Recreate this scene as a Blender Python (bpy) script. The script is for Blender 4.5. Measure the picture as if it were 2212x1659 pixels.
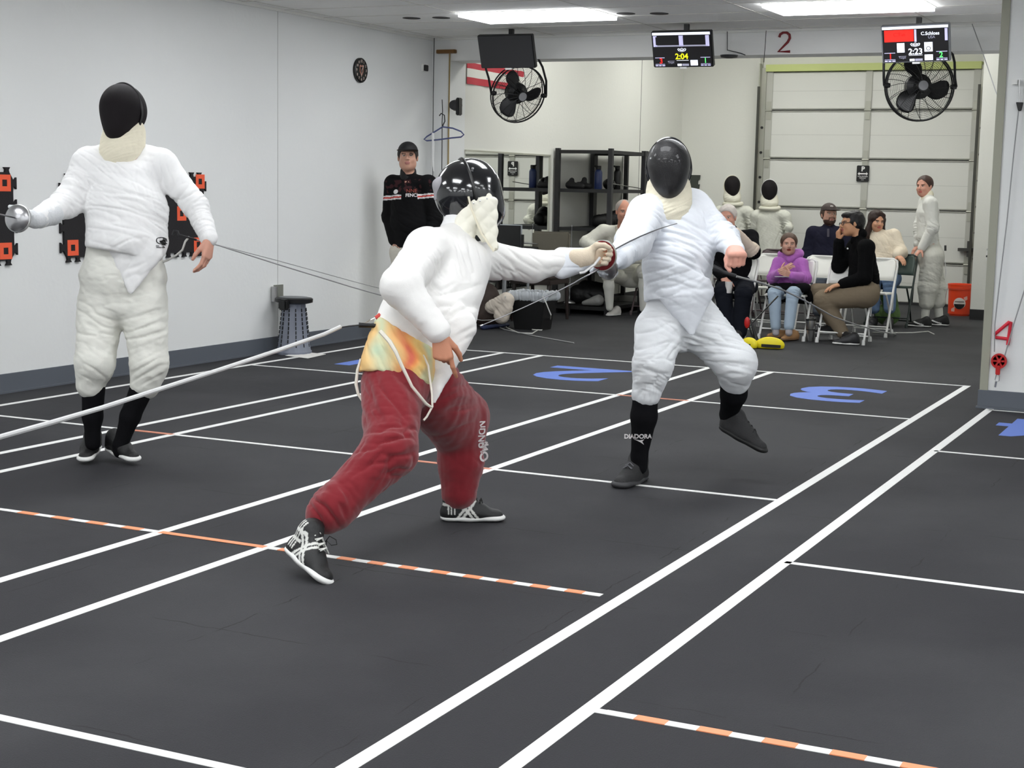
import bpy, bmesh, math, random
import numpy as np
from mathutils import Vector, Matrix
from mathutils.bvhtree import BVHTree
for o in list(bpy.data.objects): bpy.data.objects.remove(o)
SC = bpy.context.scene
COL = SC.collection
random.seed(7); RNG = np.random.RandomState(5)
# ---------------------------------------------------------------- camera
IW, IH = 2212, 1659
FP, PIT, ROL, YAW = 3344.5, .12822, .01959, -.45036
HC = 1.46
f_ = np.array([math.sin(YAW)*math.cos(PIT), math.cos(YAW)*math.cos(PIT), -math.sin(PIT)])
_r = np.array([math.cos(YAW), -math.sin(YAW), 0.]); _u = np.cross(_r, f_)
R_ = math.cos(ROL)*_r + math.sin(ROL)*_u
U_ = -math.sin(ROL)*_r + math.cos(ROL)*_u
CAM = np.array([0., 0., HC])
cd = bpy.data.cameras.new('camera'); cam = bpy.data.objects.new('camera', cd); COL.objects.link(cam)
cd.sensor_width = 36; cd.lens = FP/IW*36; cd.clip_end = 100; cd.clip_start = .05
mw = Matrix.Identity(4)
for i in range(3): mw[i][0], mw[i][1], mw[i][2], mw[i][3] = R_[i], U_[i], -f_[i], CAM[i]
cam.matrix_world = mw
SC.camera = cam
SC.view_settings.view_transform = 'Standard'; SC.view_settings.look = 'None'
SC.view_settings.gamma = 1; SC.view_settings.use_curve_mapping = False
SC.view_settings.exposure = 0.22
wd = bpy.data.worlds.new('world'); SC.world = wd; wd.use_nodes = True
wd.node_tree.nodes['Background'].inputs[0].default_value = (.8, .85, .9, 1)
wd.node_tree.nodes['Background'].inputs[1].default_value = .25
LIGHT_MAIN = 11.0      # emission of the ceiling panels, main hall
LIGHT_FAR = 13.0       # panels in the far room
# the setting's planes (metres)
XL, ZC, YH, YF, XL2 = -7.57, 2.875, 13.7, 20.5, -7.38
def ray(x, y): return f_ + R_*((x-IW/2)/FP) - U_*((y-IH/2)/FP)
def at_z(x, y, z=0.): d = ray(x, y); return CAM + d*((z-HC)/d[2])
def at_x(x, y, X): d = ray(x, y); return CAM + d*(X/d[0])
def at_y(x, y, Y): d = ray(x, y); return CAM + d*(Y/d[1])
def at(x, y, dep): return CAM + ray(x, y)*dep
# ---------------------------------------------------------------- materials
def lin(c):
    if isinstance(c, str): c = [int(c[i:i+2], 16)/255 for i in (0, 2, 4)]
    return tuple((v/12.92 if v <= .04045 else ((v+.055)/1.055)**2.4) for v in c)
MATS = {}
def mat(name, col, rough=.6, metal=0., bump=0., bscale=60., spec=.5, var=0., vscale=4., emit=0., alpha=1., coat=0., attr=False, trans=0., sheen=0.):
    if name in MATS: return MATS[name]
    m = bpy.data.materials.new(name); m.use_nodes = True; nt = m.node_tree; N = nt.nodes; L = nt.links
    b = N['Principled BSDF']; c = lin(col)
    b.inputs['Base Color'].default_value = (*c, 1); b.inputs['Roughness'].default_value = rough
    b.inputs['Metallic'].default_value = metal; b.inputs['Specular IOR Level'].default_value = spec
    b.inputs['Alpha'].default_value = alpha; b.inputs['Coat Weight'].default_value = coat
    b.inputs['Transmission Weight'].default_value = trans
    b.inputs['Sheen Weight'].default_value = sheen
    if emit: b.inputs['Emission Color'].default_value = (*c, 1); b.inputs['Emission Strength'].default_value = emit
    tc = None
    if bump or var:
        tc = N.new('ShaderNodeTexCoord')
    if attr:
        a = N.new('ShaderNodeAttribute'); a.attribute_name = 'Col'; L.new(a.outputs['Color'], b.inputs['Base Color'])
    elif var:
        n = N.new('ShaderNodeTexNoise'); n.inputs['Scale'].default_value = vscale; n.inputs['Detail'].default_value = 5
        L.new(tc.outputs['Object'], n.inputs['Vector'])
        mx = N.new('ShaderNodeMix'); mx.data_type = 'RGBA'
        mx.inputs['A'].default_value = (*[v*(1-var) for v in c], 1); mx.inputs['B'].default_value = (*[min(1, v*(1+var)) for v in c], 1)
        L.new(n.outputs['Fac'], mx.inputs['Factor']); L.new(mx.outputs['Result'], b.inputs['Base Color'])
    if bump:
        n2 = N.new('ShaderNodeTexNoise'); n2.inputs['Scale'].default_value = bscale; n2.inputs['Detail'].default_value = 4
        L.new(tc.outputs['Object'], n2.inputs['Vector'])
        bp = N.new('ShaderNodeBump'); bp.inputs['Strength'].default_value = bump; bp.inputs['Distance'].default_value = .01
        L.new(n2.outputs['Fac'], bp.inputs['Height']); L.new(bp.outputs['Normal'], b.inputs['Normal'])
    MATS[name] = m
    return m
# ---------------------------------------------------------------- objects
def link(o, parent=None):
    COL.objects.link(o)
    if parent is not None:
        o.parent = parent; o.matrix_parent_inverse = parent_world(parent).inverted()
    return o
def parent_world(p):
    m = p.matrix_basis.copy()
    if p.parent: m = parent_world(p.parent) @ p.matrix_parent_inverse @ m
    return m
def tag(o, label=None, cat=None, group=None, kind=None):
    if label: o['label'] = label
    if cat: o['category'] = cat
    if group: o['group'] = group
    if kind: o['kind'] = kind
    return o
def thing(name, label, cat, loc, group=None):
    o = bpy.data.objects.new(name, None); o.location = tuple(float(v) for v in loc); o.empty_display_size = .1
    COL.objects.link(o)
    return tag(o, label, cat, group)
class MB:
    """collects shapes, world coordinates, into one mesh"""
    def __init__(s): s.v = []; s.f = []
    def add(s, v, f):
        n = len(s.v); s.v += [tuple(map(float, p)) for p in v]; s.f += [tuple(i+n for i in q) for q in f]; return s
    def box(s, lo, hi, M=None, o=(0, 0, 0)):
        x0, y0, z0 = lo; x1, y1, z1 = hi
        v = [(x, y, z) for x in (x0, x1) for y in (y0, y1) for z in (z0, z1)]
        if M is not None: v = [np.array(o)+np.array(M).T@np.array(p) for p in v]
        return s.add(v, [(0, 1, 3, 2), (4, 6, 7, 5), (0, 4, 5, 1), (2, 3, 7, 6), (0, 2, 6, 4), (1, 5, 7, 3)])
    def bar(s, a, b, w, h, up=(0, 0, 1)):
        a = np.array(a, float); b = np.array(b, float); d = b-a; L = np.linalg.norm(d); d /= L
        r = np.cross(d, up); r = r/(np.linalg.norm(r)+1e-9); u = np.cross(r, d)
        return s.box((-w/2, 0, -h/2), (w/2, L, h/2), M=[r, d, u], o=a)
    def tube(s, pts, r, n=10, closed=False, cap=True):
        P = [np.array(p, float) for p in pts]; m = len(P)
        rr = r if hasattr(r, '__len__') else [r]*m
        T = []
        for i in range(m):
            a = P[(i-1) % m] if (closed or i > 0) else P[0]; b = P[(i+1) % m] if (closed or i < m-1) else P[-1]
            t = b-a; T.append(t/(np.linalg.norm(t)+1e-12))
        ref = np.array([0, 0, 1.]) if abs(T[0][2]) < .9 else np.array([1., 0, 0])
        u = np.cross(T[0], ref); u /= np.linalg.norm(u); v = []
        for i in range(m):
            u = u-T[i]*u.dot(T[i]); u /= np.linalg.norm(u); w = np.cross(T[i], u)
            v += [P[i]+rr[i]*(math.cos(k*2*math.pi/n)*u+math.sin(k*2*math.pi/n)*w) for k in range(n)]
        f = []
        for i in range(m if closed else m-1):
            j = (i+1) % m
            f += [(i*n+k, i*n+(k+1) % n, j*n+(k+1) % n, j*n+k) for k in range(n)]
        if not closed and cap: f += [tuple(range(n))[::-1], tuple((m-1)*n+k for k in range(n))]
        return s.add(v, f)
    def lathe(s, c, prof, n=32, axis=(0, 0, 1), sx=1., sy=1.):
        """profile [(r, h)] around the axis through c"""
        ax = np.array(axis, float); ax /= np.linalg.norm(ax)
        ref = np.array([0, 0, 1.]) if abs(ax[2]) < .9 else np.array([1., 0, 0])
        u = np.cross(ref, ax); u /= np.linalg.norm(u); w = np.cross(ax, u); c = np.array(c, float); v = []
        for r, h in prof: v += [c+ax*h+r*(sx*math.cos(k*2*math.pi/n)*u+sy*math.sin(k*2*math.pi/n)*w) for k in range(n)]
        f = []
        for i in range(len(prof)-1): f += [(i*n+k, i*n+(k+1) % n, (i+1)*n+(k+1) % n, (i+1)*n+k) for k in range(n)]
        if prof[0][0] > 1e-6: f.append(tuple(range(n))[::-1])
        if prof[-1][0] > 1e-6: f.append(tuple((len(prof)-1)*n+k for k in range(n)))
        return s.add(v, f)
    def prism(s, pts, o, ex, ey, ez, t):
        """2D outline pts in the plane (ex, ey) at o, thickness t along ez"""
        o = np.array(o, float); ex = np.array(ex, float); ey = np.array(ey, float); ez = np.array(ez, float); n = len(pts)
        v = [o+ex*a+ey*b for a, b in pts]+[o+ex*a+ey*b+ez*t for a, b in pts]
        f = [tuple(range(n))[::-1], tuple(range(n, 2*n))]+[(i, (i+1) % n, n+(i+1) % n, n+i) for i in range(n)]
        return s.add(v, f)
    def build(s, name, m, parent=None, smooth=False, bevel=0.):
        me = bpy.data.meshes.new(name); me.from_pydata(s.v, [], s.f); me.materials.append(m)
        bm = bmesh.new(); bm.from_mesh(me); bmesh.ops.recalc_face_normals(bm, faces=bm.faces)
        if bevel: bmesh.ops.bevel(bm, geom=list(bm.edges), offset=bevel, segments=2, affect='EDGES', clamp_overlap=True)
        bm.to_mesh(me); bm.free()
        if smooth:
            me.polygons.foreach_set('use_smooth', [True]*len(me.polygons))
            try: me.set_sharp_from_angle(angle=math.radians(40))
            except Exception: pass
        o = bpy.data.objects.new(name, me)
        # place the origin at the base of the mesh
        co = np.array([v.co[:] for v in me.vertices]); c = (co.min(0)+co.max(0))/2; c[2] = co[:, 2].min()
        me.transform(Matrix.Translation(-Vector(c))); o.location = c
        return link(o, parent)
def struct(name, mb, m, parent=None, **k):
    o = mb.build(name, m, parent, **k)
    if parent is None: o['kind'] = 'structure'
    return o
def text_mb(mb, txt, o, ex, ey, size, t=.002, align='CENTER', bold=0., font=None):
    """raised lettering: text in plane ex, ey, baseline-centre at o"""
    cu = bpy.data.curves.new('t', 'FONT'); cu.body = txt; cu.size = size; cu.align_x = align; cu.align_y = 'CENTER'
    cu.extrude = t/2; cu.offset = bold; cu.resolution_u = 4
    ob = bpy.data.objects.new('t', cu); COL.objects.link(ob)
    dg = bpy.context.evaluated_depsgraph_get(); me = bpy.data.meshes.new_from_object(ob.evaluated_get(dg))
    ex = np.array(ex, float); ey = np.array(ey, float); ez = np.cross(ex, ey); o = np.array(o, float)
    mb.add([o+ex*v.co[0]+ey*v.co[1]+ez*(v.co[2]+t/2) for v in me.vertices], [tuple(p.vertices) for p in me.polygons])
    bpy.data.objects.remove(ob); bpy.data.meshes.remove(me); bpy.data.curves.remove(cu)
    return mb
def unit(v): v = np.array(v, float); return v/(np.linalg.norm(v)+1e-12)
X_, Y_, Z_ = np.eye(3)
# ---------------------------------------------------------------- implicit surfaces for bodies and cloth
def Cp(a, b, ra, rb, w=None, asp=1., k=.03, neg=False): return ('c', np.array(a, float), np.array(b, float), ra, rb, None if w is None else unit(w), asp, k, neg)
def El(c, r, M=None, k=.03, neg=False): return ('e', np.array(c, float), np.array(r, float), np.eye(3) if M is None else np.array(M), None, None, None, k, neg)
def chain(pts, rs, w=None, asp=1., k=.03): return [Cp(pts[i], pts[i+1], rs[i], rs[i+1], w, asp, k) for i in range(len(pts)-1)]
def _bb(p):
    if p[0] == 'c':
        m = max(p[3], p[4])*max(1, p[6]); return np.minimum(p[1], p[2])-m, np.maximum(p[1], p[2])+m
    m = (np.abs(p[3]).T*p[2]).sum(1); m = np.minimum(m, p[2].max()); return p[1]-m, p[1]+m
def _sd(p, X, Y, Z):
    if p[0] == 'c':
        _, a, b, ra, rb, w, asp, _k, _n = p
        ab = b-a; L2 = ab.dot(ab)+1e-12
        t = np.clip(((X-a[0])*ab[0]+(Y-a[1])*ab[1]+(Z-a[2])*ab[2])/L2, 0, 1)
        dx = X-a[0]-t*ab[0]; dy = Y-a[1]-t*ab[1]; dz = Z-a[2]-t*ab[2]
        d2 = dx*dx+dy*dy+dz*dz
        if w is not None and asp != 1:
            rw = dx*w[0]+dy*w[1]+dz*w[2]; d2 = np.maximum(d2-rw*rw*(1-1/asp**2), 0)
        return np.sqrt(d2)-(ra+(rb-ra)*t)
    _, c, r, M = p[:4]
    x, y, z = X-c[0], Y-c[1], Z-c[2]
    q = [x*M[i][0]+y*M[i][1]+z*M[i][2] for i in range(3)]
    k0 = np.sqrt(sum((q[i]/r[i])**2 for i in range(3))); k1 = np.sqrt(sum((q[i]/r[i]**2)**2 for i in range(3)))+1e-9
    return k0*(k0-1)/k1
def sdf_mesh(prims, h, clip=None, smooth=1):
    lo = np.min([_bb(p)[0] for p in prims if not p[8]], 0)-3*h; hi = np.max([_bb(p)[1] for p in prims if not p[8]], 0)+3*h
    n = np.ceil((hi-lo)/h).astype(int)+1
    F = np.full(n, .5, np.float32)
    ax = [(lo[i]+h*np.arange(n[i])).astype(np.float32) for i in range(3)]
    for p in prims:
        k = p[7]; b0, b1 = _bb(p); mg = k+3*h
        i0 = np.clip(((b0-mg-lo)/h).astype(int), 0, n-1); i1 = np.clip(((b1+mg-lo)/h).astype(int)+2, 1, n)
        if (i1 <= i0).any(): continue
        sl = tuple(slice(i0[j], i1[j]) for j in range(3))
        X = ax[0][sl[0]][:, None, None]; Y = ax[1][sl[1]][None, :, None]; Z = ax[2][sl[2]][None, None, :]
        d = _sd(p, X, Y, Z).astype(np.float32); G = F[sl]
        if p[8]:
            hh = np.clip(.5-.5*(G+d)/k, 0, 1); F[sl] = G*(1-hh)-d*hh+k*hh*(1-hh)
        else:
            hh = np.clip(.5+.5*(G-d)/k, 0, 1); F[sl] = G*(1-hh)+d*hh-k*hh*(1-hh)
    if clip is not None:
        X = ax[0][:, None, None]; Y = ax[1][None, :, None]; Z = ax[2][None, None, :]
        for g in (clip if isinstance(clip, (list, tuple)) else [clip]): F = np.maximum(F, g(X, Y, Z).astype(np.float32))
    F[0] = F[-1] = .5; F[:, 0] = F[:, -1] = .5; F[:, :, 0] = F[:, :, -1] = .5
    return surfnet(F, lo, h, smooth)
def surfnet(F, lo, h, smooth=1):
    S = F < 0
    c = S[:-1, :-1, :-1].astype(np.int8)
    cnt = np.zeros(c.shape, np.int8)
    for a in (0, 1):
        for b in (0, 1):
            for d in (0, 1):
                cnt += S[a:S.shape[0]-1+a, b:S.shape[1]-1+b, d:S.shape[2]-1+d]
    act = (cnt > 0) & (cnt < 8)
    I = np.argwhere(act)
    idx = np.full(act.shape, -1, np.int32); idx[tuple(I.T)] = np.arange(len(I))
    acc = np.zeros((len(I), 3)); num = np.zeros(len(I))
    offs = [(a, b, d) for a in (0, 1) for b in (0, 1) for d in (0, 1)]
    val = {o: F[I[:, 0]+o[0], I[:, 1]+o[1], I[:, 2]+o[2]] for o in offs}
    for o in offs:
        for j in range(3):
            if o[j] == 0:
                o2 = list(o); o2[j] = 1; o2 = tuple(o2); va, vb = val[o], val[o2]
                m = (va < 0) != (vb < 0); t = np.where(m, va/(va-vb+1e-12), 0)
                p = np.array(o, float)[None, :].repeat(len(I), 0); p[:, j] = t
                acc[m] += p[m]; num[m] += 1
    V = lo+h*(I+acc/np.maximum(num, 1)[:, None])
    faces = []
    for j in range(3):
        a, b = [(1, 2), (2, 0), (0, 1)][j]
        sA = [slice(None)]*3; sB = [slice(None)]*3; sA[j] = slice(0, -1); sB[j] = slice(1, None)
        A = S[tuple(sA)]; B = S[tuple(sB)]; E = np.argwhere(A != B)
        ok = (E[:, a] > 0) & (E[:, b] > 0) & (E[:, a] < act.shape[a]) & (E[:, b] < act.shape[b]); E = E[ok]
        ins = A[tuple(E.T)]
        def cell(da, db):
            q = E.copy(); q[:, a] -= da; q[:, b] -= db; return idx[tuple(q.T)]
        q = np.stack([cell(1, 1), cell(0, 1), cell(0, 0), cell(1, 0)], 1)
        q[~ins] = q[~ins][:, ::-1]; faces.append(q)
    Fc = np.concatenate(faces); Fc = Fc[(Fc >= 0).all(1)]
    for _ in range(smooth): V = lap(V, Fc, .5)
    return V, Fc
def lap(V, Fc, a):
    S = np.zeros_like(V); n = np.zeros(len(V))
    for i in range(4):
        j = Fc[:, (i+1) % 4]; k = Fc[:, i]
        for c in range(3): S[:, c] += np.bincount(k, V[j, c], len(V))+np.bincount(j, V[k, c], len(V))
        n += np.bincount(k, minlength=len(V))+np.bincount(j, minlength=len(V))
    return V*(1-a)+a*S/np.maximum(n, 1)[:, None]
def vnorm(V, Fc):
    fn = np.cross(V[Fc[:, 2]]-V[Fc[:, 0]], V[Fc[:, 3]]-V[Fc[:, 1]]); N = np.zeros_like(V)
    for i in range(4):
        for c in range(3): N[:, c] += np.bincount(Fc[:, i], fn[:, c], len(V))
    return N/(np.linalg.norm(N, axis=1)[:, None]+1e-12)
def wob(P, s, seed=0):
    r = np.random.RandomState(seed); o = 0
    for i in range(4):
        k = r.normal(size=3); k /= np.linalg.norm(k); k2 = r.normal(size=3)*.6
        o = o+np.sin(P@k*s*(1+.5*i)+1.3*np.sin(P@k2*s+i*2.)+r.rand()*6)/(1+.4*i)
    return o/2.6
def fold(V, Fc, folds, base=.0015, seed=1):
    """cloth creases: folds = [(centre, radius, direction across the creases, wavelength, depth)]"""
    N = vnorm(V, Fc); D = base*wob(V, 38., seed)+base*.5*wob(V, 90., seed+5)
    for q, fo in enumerate(folds):
        c, r, d, wl, am = fo[:5]; c = np.array(c); d = unit(d)
        w = np.exp(-(np.linalg.norm(V-c, axis=1)/r)**2*1.6); Q = V-c; t = Q@d
        Q = Q-np.outer(t, d)*(1-4.6)      # stretch: creases run across d
        n = wob(Q, .42*math.pi/wl/1.9, seed+q*7)+.22*wob(Q, .95*math.pi/wl/1.9, seed+q*7+3)
        D += w*am*1.2*(np.minimum(np.abs(n)*2.2, 1)**.75-.62)
    return V+N*D[:, None]
def mesh_obj(name, V, Fc, m, parent=None, col=None):
    V = np.asarray(V, float); base = (V.min(0)+V.max(0))/2; base[2] = V[:, 2].min()
    me = bpy.data.meshes.new(name); me.vertices.add(len(V)); me.vertices.foreach_set('co', (V-base).astype(np.float32).ravel())
    nf = len(Fc); me.loops.add(nf*4); me.polygons.add(nf)
    me.polygons.foreach_set('loop_start', np.arange(0, nf*4, 4, dtype=np.int32))
    me.loops.foreach_set('vertex_index', np.asarray(Fc, np.int32).ravel())
    me.polygons.foreach_set('use_smooth', np.ones(nf, bool))
    me.update(calc_edges=True); me.validate()
    me.materials.append(m)
    if col is not None:
        a = me.color_attributes.new('Col', 'FLOAT_COLOR', 'POINT')
        a.data.foreach_set('color', np.concatenate([col, np.ones((len(col), 1))], 1).astype(np.float32).ravel())
    o = bpy.data.objects.new(name, me); o.location = base
    return link(o, parent)
def join_vf(parts):
    V = []; Fc = []; n = 0
    for v, q in parts: V.append(v); Fc.append(q+n); n += len(v)
    return np.concatenate(V), np.concatenate(Fc)
# ---------------------------------------------------------------- anatomy
def hand_prims(w, D, N, T, s=1., curl=(.3, .3, .3, .3), thumb=.4, tcurl=.3, fat=1.):
    """w wrist, D towards fingers, N the way the palm faces, T thumb side"""
    D = unit(D); T = unit(np.array(T)-D*np.dot(T, D)); N = unit(N-D*np.dot(N, D)-T*np.dot(N, T)); P = []
    offs = [.029, .010, -.010, -.028]; kn = [.092, .096, .090, .080]; ln = [.95, 1.06, 1., .8]
    for i in range(4):
        K = w+(D*kn[i]+T*offs[i]-N*.004*(i in (1, 2)))*s
        P.append(Cp(w+(D*.012+T*offs[i]*.55)*s, K, .0185*s*fat, .0135*s*fat, k=.012*s))
        a = 0.; p = K; L = [.045*ln[i], .027*ln[i], .023*ln[i]]; r = [.0105, .0095, .0088, .0072]
        c = curl[i] if hasattr(curl[i], '__len__') else (curl[i]*.8, curl[i]*1.1, curl[i]*.7)
        for j in range(3):
            a += c[j]; d = D*math.cos(a)+N*math.sin(a); q = p+d*L[j]*s
            P.append(Cp(p, q, r[j]*s*fat, r[j+1]*s*fat, k=.0035*s)); p = q
    b = w+(D*.024+T*.024+N*.006)*s; d = unit(T*math.cos(thumb)*.8+D*(.55+math.sin(thumb)*.4)+N*.35*(1+tcurl)); q = b+d*.044*s
    P.append(Cp(b, q, .0165*s*fat, .0125*s*fat, k=.01*s))
    d = unit(d*(1-.5*tcurl)+D*.5*tcurl+N*.5*tcurl-T*.25*tcurl); q2 = q+d*.034*s; P.append(Cp(q, q2, .0125*s*fat, .0105*s*fat, k=.004*s))
    d = unit(d+D*.3*tcurl-T*.5*tcurl); P.append(Cp(q2, q2+d*.026*s, .0108*s*fat, .0085*s*fat, k=.004*s))
    return P
def frame(fwd, up):
    F = unit(fwd); U = unit(np.array(up)-F*np.dot(up, F)); return np.array([np.cross(F, U), U, F])
def loc2w(c, M, p): return np.array(c)+M.T@np.array(p, float)
def head_prims(c, M, s=1., jaw=1., mouth=0.):
    g = lambda x, y, z: loc2w(c, M, (x*s, y*s, z*s))
    e = lambda p, r, k, neg=False: El(g(*p), np.array(r)*s, M, k*s, neg)
    P = [e((0, .032, -.012), (.078, .092, .094), .03), e((0, -.035, .022), (.062*jaw, .08, .07), .03),
         e((0, -.088, .045), (.034*jaw, .026, .033), .03), e((-.044, -.06, .015), (.026*jaw, .04, .04), .025), e((.044, -.06, .015), (.026*jaw, .04, .04), .025),
         e((-.036, -.028, .062), (.024, .022, .024), .02), e((.036, -.028, .062), (.024, .022, .024), .02),
         Cp(g(-.032, .026, .074), g(.032, .026, .074), .012*s, .012*s, k=.015*s)]
    for q in (-1, 1):
        P.append(e((q*.031, .006, .097), (.02, .012, .014), .012, True)); P.append(e((q*.030, .005, .071), (.014, .012, .0135), .003))
        P.append(e((q*.081, -.004, -.012), (.009, .031, .019), .006))
    P += [Cp(g(0, .012, .086), g(0, -.022, .107), .0085*s, .0125*s, k=.009*s), e((-.011, -.026, .097), (.008, .007, .009), .006), e((.011, -.026, .097), (.008, .007, .009), .006),
          e((0, -.051, .086), (.023, .0065, .011), .006), e((0, -.062, .085), (.02, .0075, .011), .006)]
    if mouth: P.append(e((0, -.058, .1), (.015, .009*mouth, .03), .004, True))
    return P
def head_cols(V, c, M, s, col, skin, lip='b5706a', brow='4a3524', beard=None, beardc='3a2a22', iris='3a2c20', blush=True):
    q = (V-np.array(c))@M.T/s; x, y, z = q.T; sk = np.array(lin(skin)); n = np.linalg.norm(q, axis=1)
    hd = (n < .17) & (y > -.13)
    lp = hd & (z > .07) & (np.abs(x) < .024-.6*np.abs(y+.057)) & (y < -.044) & (y > -.07); col[lp] = lin(lip)
    br = hd & (z > .05) & (np.abs(np.abs(x)-.033) < .018) & (np.abs(y-.024+.1*np.abs(np.abs(x)-.03)) < .0042); col[br] = lin(brow)
    ey = hd & (z > .06) & ((np.abs(np.abs(x)-.030)/.0125)**2+((y-.005)/.0052)**2 < 1); col[ey] = lin('d8d0c8')
    ir = hd & (z > .06) & ((np.abs(np.abs(x)-.030))**2+(y-.005)**2 < .0056**2); col[ir] = lin(iris)
    ld = hd & (z > .05) & (np.abs(np.abs(x)-.030) < .015) & (np.abs(y-.0115) < .0028); col[ld] = lin(brow)
    if beard:
        b = hd & (z > -.01) & (y < -.03-.25*np.maximum(0, .05-np.abs(x))*(beard == 1)) & ~lp & (n > .05) & ((y < -.072) | (np.abs(x) > .026) | (y > -.047)) & (y > -.125)
        if beard == 1: b &= ((np.abs(x) < .036) & (y < -.036)) | ((y < -.06))
        col[b] = lin(beardc)
    return col
def human(J, s=1., head=None, hands=(), h=.005, fh=None, skin='d9a58c', face=True, jaw=1., mouth=0., hc={}, parent=None, fat=1., headM=None, legs=True, nm='body', thin=1.):
    """one continuous skin: J joints; head (centre, 3x3 frame, scale)"""
    w = unit(J['shL']-J['shR']); P = []
    P += [Cp(J['chest'], J['belly'], .105*s*fat, .10*s*fat, w, 1.3), Cp(J['belly'], J['pelvis'], .10*s*fat, .105*s*fat, w, 1.35),
          Cp(J['shL'], J['shR'], .052*s, .052*s), Cp((J['shL']+J['shR'])/2, J['chest'], .08*s, .1*s, w, 1.3), Cp(J['neck'], head[0], .052*s, .05*s)]
    for q in 'LR':
        P += chain([J['sh'+q], J['el'+q], J['wr'+q]], [.042*s, .034*s, .026*s], k=.02)
        if legs: P += chain([J['hip'+q], J['kn'+q]+(J['hip'+q]-J['kn'+q])*.04*thin, J['an'+q]], [.07*s, .045*s, .028*s])
    c, M, hs = head
    P += head_prims(c, M, hs, jaw, mouth) if face else [El(c, np.array([.076, .11, .09])*hs, M)]
    if fh is None:
        for hd in hands: P += hd
        V, Fc = sdf_mesh(P, h)
    else:
        V, Fc = join_vf([sdf_mesh(P, h)]+[sdf_mesh(hd, fh) for hd in hands])
    col = np.tile(lin(skin), (len(V), 1)); n = wob(V, 25., 3)[:, None]; col = col*(1+.05*n)
    if face: col = head_cols(V, c, M, hs, col, skin, **hc)
    m = mat('skin', 'd9a58c', .5, attr=True, bump=.15, bscale=300, spec=.35)
    return mesh_obj(nm, V, Fc, m, parent, col)
def cloth(name, prims, m, parent, h=.006, folds=(), clip=None, base=.0015, seed=1, col=None, smooth=2):
    V, Fc = sdf_mesh(prims, h, clip, smooth); V = fold(V, Fc, folds, base, seed)
    c = None
    if col is not None: c = col(V, vnorm(V, Fc))
    return mesh_obj(name, V, Fc, m, parent, c)
def below(p, n):   # keep the side of plane through p that n points to
    n = unit(n); p = np.array(p); return lambda X, Y, Z: -((X-p[0])*n[0]+(Y-p[1])*n[1]+(Z-p[2])*n[2])
def shoe(parent, heel, toe, up, m_up, m_sole, L=None, wid=.046, high=.07, ank=None, h=.005, col=None, lace=None, solet=.3, name='shoe', label=None, fat=1.):
    heel = np.array(heel, float); toe = np.array(toe, float); d = unit(toe-heel); u = unit(np.array(up)-d*np.dot(up, d)); r = np.cross(d, u); L = L or np.linalg.norm(toe-heel)
    g = lambda a, b, c: heel+d*a*L+r*b+u*c
    P = [Cp(g(.14, 0, .036), g(.5, 0, .036), .036*fat, .042*fat, u, 1.0), Cp(g(.5, 0, .036), g(.85, 0, .024), .042*fat, .036*fat, u, .72), Cp(g(.17, 0, .04), g(.2, 0, high), .036*fat, .037*fat), Cp(g(.2, 0, high), g(.62, 0, .045), .034*fat, .03*fat)]
    if ank is not None: P.append(Cp(g(.2, 0, high-.01), np.array(ank), .036, .038))
    V, Fc = sdf_mesh(P, h, below(g(0, 0, .012), u), 2)
    c = col((V-heel)@np.array([d, r, u]).T) if col else None
    o = mesh_obj(name, V, Fc, m_up, parent, c)
    S = [Cp(g(.16, 0, .014), g(.45, 0, .014), .043*fat, .042*fat, u, solet), Cp(g(.45, 0, .014), g(.85, 0, .016), .042*fat, wid*fat, u, solet)]
    V, Fc = sdf_mesh(S, h*.8, None, 1); mesh_obj('sole', V, Fc, m_sole, o)
    if lace is not None:
        mb = MB()
        for i in range(4):
            a = .36+.085*i; z = .1-.33*(a-.3)*.25+.0; z = high+.028-(a-.3)*.11*1.0
            mb.tube([g(a, -.022, z-.02), g(a+.02, 0, z-.006), g(a+.04, .022, z-.02)], .0028, 6)
            mb.tube([g(a, .022, z-.02), g(a+.02, 0, z-.004), g(a+.04, -.022, z-.02)], .0028, 6)
        mb.build('laces', lace, o, smooth=True)
    if label: o['label'] = label
    return o
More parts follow.
